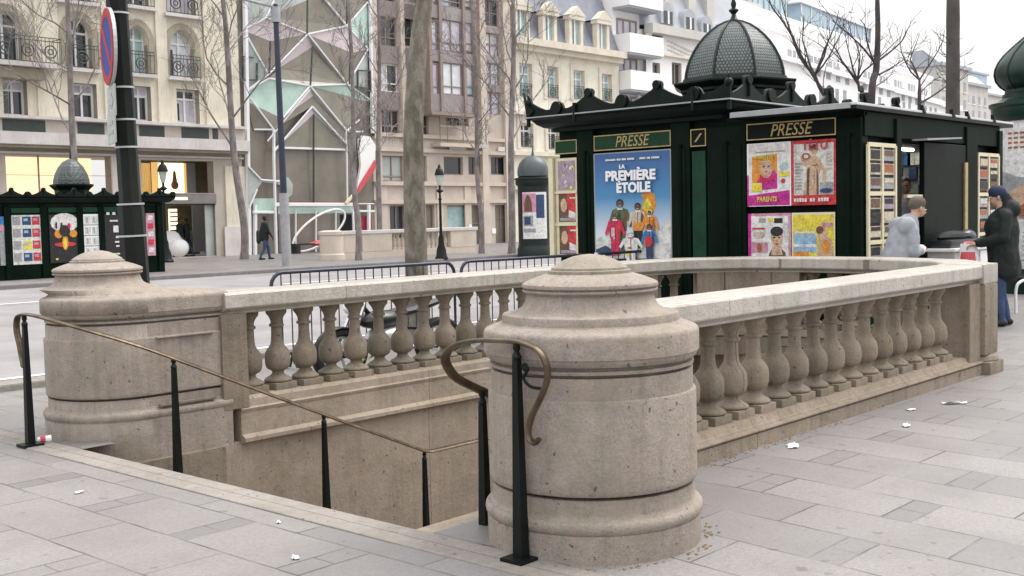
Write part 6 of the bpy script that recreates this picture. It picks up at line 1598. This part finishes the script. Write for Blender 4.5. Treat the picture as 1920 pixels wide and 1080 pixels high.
# ---- stairwell balustrade on the far pavement
t = thing('balustrade', 'pale stone balustrade of the second stairwell, on the far pavement behind the thick tree trunk', 'balustrade', (31.5, 34.7, .06))
A, B_ = at(612,489,Z=.06), at(888,480,Z=.06); A, B_ = Vector((A.x, 35.0, 0)), Vector((at(888,480,Y=35.0).x, 35.0, 0))
fxx = lambda p: at(p, 470, Y=35.0).x
mb = MB(); mb.box((fxx(608),34.7,1.02),(fxx(888),35.3,1.16),'ledge_stone',.02); part(mb, 'rail', t)
mb = MB(); mb.box((fxx(612),34.75,.06),(fxx(886),35.25,.32),'tan_trim'); part(mb, 'plinth', t)
for a, b in ((612,664),(672,728),(838,886)):
    mb = MB(); mb.box((fxx(a),34.74,.3),(fxx(b),35.26,1.03),'tan_trim',.02); part_each(mb, 'pier', t)
mb = MB(); c = (fxx(622), 35.0); mb.lathe([(.5,.06),(.5,.25),(.46,.3),(.46,1.0),(.5,1.03),(.5,1.15),(.3,1.2)],'tan_trim',c,24); part(mb, 'end_drum', t)
bd = None
for p in list(range(731, 838, 8)):
    x = fxx(p)
    if bd is None:
        q = MB(); q.lathe([(.10,.3),(.10,.36),(.06,.42),(.11,.56),(.10,.64),(.05,.82),(.05,.9),(.09,1.0),(.09,1.03)],'tan_trim',(0,0),10); o = q.build('baluster', t); bd = o.data
    else: o = bpy.data.objects.new('baluster', bd); COL.objects.link(o); o.parent = t
    o.location = (x-t.location.x, 35.0-t.location.y, -.06)
b = at(590, 474, Z=.06); t = thing('bench', 'low dark bench with a pink-red cover in front of the glass front', 'bench', b)
mb = MB(); mb.box((b.x-1.3,b.y-.3,.45),(b.x+1.6,b.y+.3,.53),'moto_black'); part(mb, 'seat', t)
for u in (-1.1, 1.4):
    mb = MB(); mb.box((b.x+u-.08,b.y-.25,.06),(b.x+u+.08,b.y+.25,.45),'moto_black'); part(mb, 'leg', t)
mb = MB(); mb.ell((b.x+.3,b.y-.1,.50),(.7,.32,.12),'red_plastic',14,6); mb.ell((b.x+.9,b.y,.60),(.9,.3,.08),'print_pink',12,5); part(mb, 'cover', t)
# bicycle hoops at the right edge
for i, (x, y, lab) in enumerate(((17.9,5.55,'pale metal bicycle hoop standing right behind the person in the dark coat'),(18.3,5.15,'pale metal bicycle hoop at the right picture edge'))):
    mb = MB(); r = .12; mb.tube(bez([(x-.33,y+.2,0),(x-.33,y+.2,.35),(x-.26,y+.16,.46),(x-.1,y+.06,.5),(x+.1,y-.06,.5),(x+.26,y-.16,.46),(x+.33,y-.2,.35),(x+.33,y-.2,0)],5), .022, 'white_paint', 8)
    tag(mb.build('bicycle_hoop', loc=(x,y,0)), lab, 'bicycle stand', 'bicycle hoops')
# ------------------------------------------------------------------ people
def body(name, t, prims, parts_m, vox, extras=None, M=None):
    """one continuous surface: the limbs are laid out as overlapping tapered capsules, fused by remeshing,
    and each face takes the material of the limb it belongs to. prims: (a, b, ra, rb, material[, squash y])"""
    mb = MB()
    for a, b, ra, rb, m, *sq in prims:
        A, B = Vector(a), Vector(b); q = sq[0] if sq else (1, 1, 1); ax = (B-A); L = ax.length
        if L < 1e-5: ax = Vector((0,0,1))
        R = ax.to_track_quat('Z', 'Y').to_matrix(); n = 14; v = []; f = []; rings = []
        for i in range(5): th = -PI/2+PI/2*i/4; rings.append((ra*math.cos(th), ra*math.sin(th)))
        for i in range(5): th = PI/2*i/4; rings.append((rb*math.cos(th), L+rb*math.sin(th)))
        C = (A+B)/2
        for r, z in rings:
            r = max(r, 1e-4)
            for j in range(n):
                p = A + R @ Vector((r*math.cos(2*PI*j/n), r*math.sin(2*PI*j/n), z))
                p = C + Vector(((p-C).x*q[0], (p-C).y*q[1], (p-C).z*q[2])); v.append(p)
        k = len(rings)
        for i in range(k-1):
            for j in range(n): f.append([i*n+j, i*n+(j+1) % n, (i+1)*n+(j+1) % n, (i+1)*n+j])
        f += [list(range(n))[::-1], [(k-1)*n+j for j in range(n)]]
        mb.add(v, f, 'skin', True)
    o = mb.build('tmp')
    r = o.modifiers.new('r', 'REMESH'); r.mode = 'VOXEL'; r.voxel_size = vox
    s = o.modifiers.new('s', 'SMOOTH'); s.factor = .5; s.iterations = 3
    dg = bpy.context.evaluated_depsgraph_get(); ev = o.evaluated_get(dg)
    me = bpy.data.meshes.new_from_object(ev); bpy.data.objects.remove(o)
    me.materials.clear(); names = []
    for p in prims:
        if p[4] not in names: names.append(p[4]); me.materials.append(MATS[p[4]])
    P = [(Vector(p[0]), Vector(p[1]), p[2], p[3], names.index(p[4]), p[5] if len(p) > 5 else (1,1,1)) for p in prims]
    idx = []
    for f in me.polygons:
        c = f.center; best = None
        for a, b, ra, rb, k, q in P:
            C = (a+b)/2; d = c-C; cc = C + Vector((d.x/q[0], d.y/q[1], d.z/q[2])); ab = b-a; L2 = ab.length_squared
            u = 0 if L2 < 1e-9 else max(0, min(1, (cc-a).dot(ab)/L2)); e = (cc-(a+ab*u)).length-(ra+(rb-ra)*u)
            if best is None or e < best[0]: best = (e, k)
        idx.append(best[1])
    cloth = {i for i, q in enumerate(names) if q.startswith(('coat', 'jeans', 'shirt'))}; cv = set()
    for f, k in zip(me.polygons, idx):
        if k in cloth: cv.update(f.vertices)
    nr = {i: me.vertices[i].normal.copy() for i in cv}
    for i in cv:                                          # folds in the cloth
        c = me.vertices[i].co; w_ = mnoise.noise(Vector((c.x*9+3, c.y*9, c.z*5.5)))+.6*mnoise.noise(Vector((c.x*17, c.y*17+5, c.z*11)))
        me.vertices[i].co = c + nr[i]*(.013*w_)
    me.polygons.foreach_set('material_index', idx); me.polygons.foreach_set('use_smooth', [True]*len(idx))
    if extras:                                            # fingers, ears, eyes joined on to the same mesh
        bm = bmesh.new(); bm.from_mesh(me)
        for m in extras.mats:
            if m not in names: names.append(m); me.materials.append(MATS[m])
        vs = [bm.verts.new(v) for v in extras.v]
        for f, k in zip(extras.f, extras.m):
            try: q = bm.faces.new([vs[i] for i in f]); q.material_index = names.index(extras.mats[k]); q.smooth = True
            except ValueError: pass
        bm.to_mesh(me); bm.free()
    me.name = name; o = bpy.data.objects.new(name, me); COL.objects.link(o); o.parent = t
    return o
def hand(ex, wrist, d, up, m, curl=.6, L=.18, side=1):
    """five fingers from a palm; d points along the fingers, up is the back of the hand"""
    W = Vector(wrist); d = Vector(d).normalized(); up = Vector(up).normalized(); s = d.cross(up).normalized()*side
    ex.tube([W-d*.01, W+d*.03, W+d*.085], [.026,.034,.036], m, 8, flat=(1,.55))
    for i, l in enumerate((.070,.080,.074,.056)):
        b = W+d*.082+s*(.030-.020*i); p1 = b+d*l*.45-up*l*.10*curl; p2 = p1+d*l*.28-up*l*.30*curl; p3 = p2+d*l*.10-up*l*.32*curl
        ex.tube([b-d*.012, b, p1, p2, p3], [.010,.0095,.009,.008,.006], m, 6)
    b = W+d*.03+s*.034; ex.tube([b-s*.012, b+s*.018+d*.022, b+s*.022+d*.05-up*.012, b+s*.012+d*.072-up*.022], [.013,.012,.010,.007], m, 6)
def head_extras(ex, c, f, sc_=1, skin='skin', dark='hair_dark'):
    """nose, ears, eyes, mouth about head centre c facing f"""
    f = Vector(f).normalized(); s = f.cross(Vector((0,0,1))).normalized(); u = s.cross(f); c = Vector(c)
    ex.tube([c+f*.092+u*.015, c+f*.112-u*.018, c+f*.095-u*.034], [.008,.016,.010], skin, 7)
    for k in (-1, 1):
        ex.ell(c+s*k*.078-f*.012-u*.01, (.018,.018,.032), skin, 8, 6); ex.ell(c+s*k*.032+f*.086+u*.012, (.012,.012,.007), 'paper_white', 8, 5); ex.ell(c+s*k*.032+f*.094+u*.012, (.006,.006,.006), dark, 6, 4)
        ex.tube([c+s*k*.018+f*.095+u*.032, c+s*k*.048+f*.084+u*.030], [.006,.004], dark, 5)
    ex.tube([c+s*-.024+f*.089-u*.062, c+f*.097-u*.060, c+s*.024+f*.089-u*.062], [.005,.007,.005], 'print_rust', 5)
def legs(hy, gap, m, shoe, stride=0, bend=0, h=.90):
    out = []
    for s in (-1, 1):
        fx_ = stride*s; kx_ = fx_*.5+.05+bend
        out += [((0,s*gap*.9,h),(kx_,s*gap,h*.52),.098,.068,m), ((kx_,s*gap,h*.52),(fx_-.02,s*gap,.10),.066,.050,m), ((fx_-.05,s*gap,.05),(fx_+.16,s*(gap+.02),.042),.048,.040,shoe)]
    return out
# person in the dark coat with a navy cap, turned to the kiosk, holding a red bag
def wpos(t, ang, p): return p
t = thing('person', 'person in a dark coat and navy cap holding up a red and white bag', 'person', (15.60, 5.27, 0), rz=math.radians(117))
pr = legs(0, .10, 'jeans', 'shoe_black', .05) + [
    ((0,-.05,.98),(0,.05,.98),.165,.165,'coat_black',(1,1.15,1)), ((-.02,0,.76),(0,0,1.0),.205,.20,'coat_black',(1,1.2,1)), ((0,0,1.0),(.02,0,1.32),.20,.215,'coat_black',(1,1.2,1)), ((0.01,-.15,1.46),(0.01,.15,1.46),.10,.10,'coat_black'), ((.0,0,1.3),(-.03,0,1.48),.16,.13,'coat_black',(1,1.2,1)),
    ((-.09,-.06,1.54),(-.09,.06,1.54),.12,.12,'coat_black'), ((-.05,0,1.62),(-.02,0,1.70),.09,.07,'coat_black'), ((.0,0,1.50),(.06,0,1.62),.062,.060,'skin'),
    ((.085,0,1.73),(.105,0,1.66),.098,.068,'skin',(1,.84,1)), ((.07,0,1.765),(.085,0,1.77),.112,.108,'cap_navy',(1,.88,.9)), ((.15,-.03,1.765),(.15,.03,1.765),.032,.032,'cap_navy')]
for s in (-1, 1):
    pr += [((.0,s*.20,1.45),(.04,s*.255,1.18),.085,.072,'coat_black'), ((.04,s*.255,1.18),(.31,s*.13,1.10),.070,.055,'coat_black')]
ex = MB(); head_extras(ex, (.085,0,1.705), (1,0,-.18))
for s in (-1, 1): hand(ex, (.335,s*.12,1.095), (.9,-s*.35,-.15), (.2,0,1), 'skin', 1.0, side=s)
body('figure', t, pr, None, .016, ex)
q = MB(); B0 = Vector((.43,.02,.90))
v = []; f = []
for i in range(9):
    z = i/8; w = .16*(1-.35*z) ; d = .075*(1-.55*z)+.012
    for j in range(16): a = 2*PI*j/16; v.append((B0.x+d*math.cos(a)*(1+.1*math.sin(3*a+i)), B0.y+w*math.sin(a)*(1+.06*math.cos(2*a+i)), B0.z-.16+.36*z))
for i in range(8):
    for j in range(16): f.append([i*16+j, i*16+(j+1) % 16, (i+1)*16+(j+1) % 16, (i+1)*16+j])
q.add(v, f, 'paper_white', True); q.add(v[:16], [list(range(16))[::-1]], 'paper_white')
bag_loc = t.matrix_basis if False else None
def world_of(t, p): c, s = math.cos(t.rotation_euler.z), math.sin(t.rotation_euler.z); return Vector((t.location.x+p[0]*c-p[1]*s, t.location.y+p[0]*s+p[1]*c, t.location.z+p[2]))
bag = thing('carrier_bag', 'red and white plastic bag held in front of the dark coat', 'bag', world_of(t, (.43,.02,.74)), rz=t.rotation_euler.z+math.radians(75))
q.v = [(a-.43, b-.02, c-.74) for a, b, c in q.v]; q.build('sack', bag)
q = MB()
for s in (-1, 1):
    pts = []
    n_ = 10
    vv = []; ff = []
    for i in range(5):
        z = .05+.05*i; 
        for j in range(n_): u = -.75+1.5*j/(n_-1); w = .16*(1-.35*(z/.36)); d = (.075*(1-.55*(z/.36))+.012)+.008; vv.append((s*d*math.cos(u)*1.08, w*math.sin(u)*1.05, z))
    for i in range(4):
        for j in range(n_-1): ff.append([i*n_+j, i*n_+j+1, (i+1)*n_+j+1, (i+1)*n_+j])
    q.add(vv, ff, 'red_plastic', True)
q.build('red_print', bag)
q = MB(); q.tube([(0,-.05,.35),(-.03,-.06,.37),(-.05,.0,.375),(-.03,.06,.37),(0,.05,.35)], .02, 'red_plastic', 6, flat=(1,.4)); q.build('handle', bag)
# person bending to the counter in a grey coat with a white fur edge
g0 = at(1688, 560, Y=5.55); t = thing('person', 'stooping person in a light grey coat with white fur trim before the kiosk hatch', 'person', (g0.x, 5.55, 0), rz=math.radians(-34)); t.scale = (.90,.88,.98)
pr = legs(0, .10, 'jeans', 'shoe_black', .06, .03, .84) + [
    ((-.06,0,.62),(-.02,0,.95),.23,.22,'coat_grey',(1,1.1,1)), ((-.04,0,.95),(.05,0,1.25),.22,.20,'coat_grey',(1,1.12,1)), ((.02,-.14,1.40),(.06,.14,1.40),.12,.12,'coat_grey'), ((.04,0,1.22),(.12,0,1.42),.19,.13,'coat_grey',(1,1.1,1)),
    ((.15,-.06,1.46),(.17,.06,1.46),.062,.062,'coat_grey'), ((.15,0,1.47),(.22,0,1.55),.06,.058,'skin'), ((.26,0,1.63),(.295,0,1.575),.096,.066,'skin',(1,.84,1)), ((.235,0,1.675),(.26,0,1.68),.108,.104,'cap_brown',(1,.9,.85)),
    ((.17,.0,.75),(.21,0,1.05),.05,.05,'fur_white'), ((.21,0,1.05),(.20,.02,1.36),.045,.045,'fur_white')]
for s in (-1, 1): pr += [((.05,s*.19,1.36),(.03,s*.25,1.10),.085,.075,'coat_grey'), ((.03,s*.25,1.10),(.22,s*.12,1.12),.07,.055,'coat_grey'), ((.22,s*.12,1.12),(.24,s*.11,1.13),.06,.06,'fur_white')]
ex = MB(); head_extras(ex, (.268,0,1.615), (1,0,-.35))
for s in (-1, 1): hand(ex, (.265,s*.10,1.135), (.6,-s*.7,.15), (.3,0,1), 'skin', .8, side=s)
body('figure', t, pr, None, .016, ex)
# seller inside the hatch
s0 = kw((15.28,6.48,1.0)); t = thing('person', 'dark-haired seller in a pale sleeve standing inside the kiosk hatch', 'person', (s0.x, s0.y, .25), rz=math.radians(-130))
pr = legs(0, .09, 'jeans', 'shoe_black', .03) + [((0,0,.9),(0,0,1.2),.15,.15,'print_brown',(1,1.2,1)), ((0,0,1.2),(0,0,1.36),.15,.14,'shirt_pale',(1,1.3,1)), ((0,-.15,1.42),(0,.15,1.42),.08,.08,'shirt_pale'), ((0,0,1.42),(.02,0,1.54),.055,.055,'skin'), ((.03,0,1.66),(.045,0,1.60),.092,.066,'skin',(1,.84,1)), ((0,0,1.70),(.0,0,1.66),.10,.10,'hair_dark',(1,.9,.9))]
for s in (-1, 1): pr += [((0,s*.19,1.40),(.03,s*.24,1.12),.065,.055,'shirt_pale'), ((.03,s*.24,1.12),(.24,s*.18,1.06),.052,.042,'shirt_pale')]
ex = MB(); head_extras(ex, (.035,0,1.635), (1,0,-.1))
for s in (-1, 1): hand(ex, (.26,s*.175,1.055), (.95,-s*.2,-.1), (.1,0,1), 'skin', .6, side=s)
body('figure', t, pr, None, .018, ex)
# passer-by across the road, striding right
b = at(498, 487, Z=.06); t = thing('person', 'dark-clothed passer-by striding past the glass front across the road', 'person', (b.x, b.y, .06), rz=math.radians(-12)); t.scale = (1.0,)*3
pr = legs(0, .08, 'jeans', 'shoe_black', .24) + [((0,0,.86),(0,0,1.1),.16,.16,'coat_black',(1,1.15,1)), ((0,0,1.1),(.02,0,1.36),.16,.15,'coat_black',(1,1.3,1)), ((.01,-.15,1.43),(.01,.15,1.43),.085,.085,'coat_black'), ((.02,0,1.44),(.04,0,1.56),.055,.055,'skin_dark'), ((.05,0,1.67),(.065,0,1.61),.092,.066,'skin_dark',(1,.84,1)), ((.02,0,1.71),(.02,0,1.67),.10,.10,'hair_dark',(1,.9,.9)), ((-.22,.12,.75),(-.22,.12,1.1),.12,.12,'moto_black',(.8,.6,1))]
for s in (-1, 1): pr += [((0,s*.19,1.40),(-.06*s,s*.24,1.14),.07,.058,'coat_black'), ((-.06*s,s*.24,1.14),(.10-.12*s,s*.22,.92),.054,.042,'coat_black')]
ex = MB(); head_extras(ex, (.055,0,1.645), (1,0,0), skin='skin_dark')
for s in (-1, 1): hand(ex, (.11-.13*s,s*.22,.90), (.3,0,-.95), (1,0,.3), 'skin_dark', .5, side=s)
far = body('figure', t, pr, None, .024, ex)
for px_, lab, rz in ((352,'dark figure standing inside the lit shop doorway, right of the other shopper',2.2),(338,'dark figure standing inside the lit shop doorway, left of the other shopper',-1.0)):
    c = t.copy(); COL.objects.link(c); c.location = (at(px_, 470, Y=FAC+1.1).x, FAC+1.1, .07); c.rotation_euler.z = rz; c['label'] = lab; c['group'] = 'shoppers in the lit doorway'
    o = far.copy(); COL.objects.link(o); o.parent = c
# ------------------------------------------------------------------ daylight: overcast
w = bpy.data.worlds.new('World'); sc.world = w; w.use_nodes = True
nt = w.node_tree; bg = nt.nodes['Background']
sky = nt.nodes.new('ShaderNodeTexSky'); sky.sky_type = 'NISHITA'; sky.sun_disc = False
EL, AZ = math.radians(56), math.radians(-18)          # towards the sun: azimuth from +X
sky.sun_elevation = EL; sky.sun_rotation = math.radians(90)-AZ; sky.dust_density = 4; sky.air_density = 1.5; sky.ozone_density = 2
mx = nt.nodes.new('ShaderNodeMix'); mx.data_type = 'RGBA'; mx.inputs[0].default_value = .84
nt.links.new(sky.outputs[0], mx.inputs[6]); mx.inputs[7].default_value = (12.3, 12.15, 12.1, 1)
# overcast sky: about three times as bright overhead as at the horizon
tcw = nt.nodes.new('ShaderNodeTexCoord'); sp = nt.nodes.new('ShaderNodeSeparateXYZ'); nt.links.new(tcw.outputs['Generated'], sp.inputs[0])
mr = nt.nodes.new('ShaderNodeMapRange'); mr.inputs[1].default_value = 0; mr.inputs[2].default_value = 1; mr.inputs[3].default_value = .55; mr.inputs[4].default_value = 1.65; nt.links.new(sp.outputs[2], mr.inputs[0])
ml = nt.nodes.new('ShaderNodeMix'); ml.data_type = 'RGBA'; ml.blend_type = 'MULTIPLY'; ml.inputs[0].default_value = 1
nt.links.new(mx.outputs[2], ml.inputs[6]); nt.links.new(mr.outputs[0], ml.inputs[7])
nt.links.new(ml.outputs[2], bg.inputs[0]); bg.inputs[1].default_value = .095
sd = bpy.data.lights.new('sun', 'SUN'); sun = bpy.data.objects.new('sun', sd); COL.objects.link(sun)
sd.energy = 1.8; sd.angle = math.radians(35); sd.color = (1, .95, .88)
dirv = Vector((math.cos(EL)*math.cos(AZ), math.cos(EL)*math.sin(AZ), math.sin(EL)))
sun.rotation_euler = dirv.to_track_quat('Z', 'Y').to_euler(); sun.location = (0, 0, 30)
sc.view_settings.view_transform = 'Standard'; sc.view_settings.look = 'None'; sc.view_settings.gamma = 1
sc.view_settings.exposure = .58
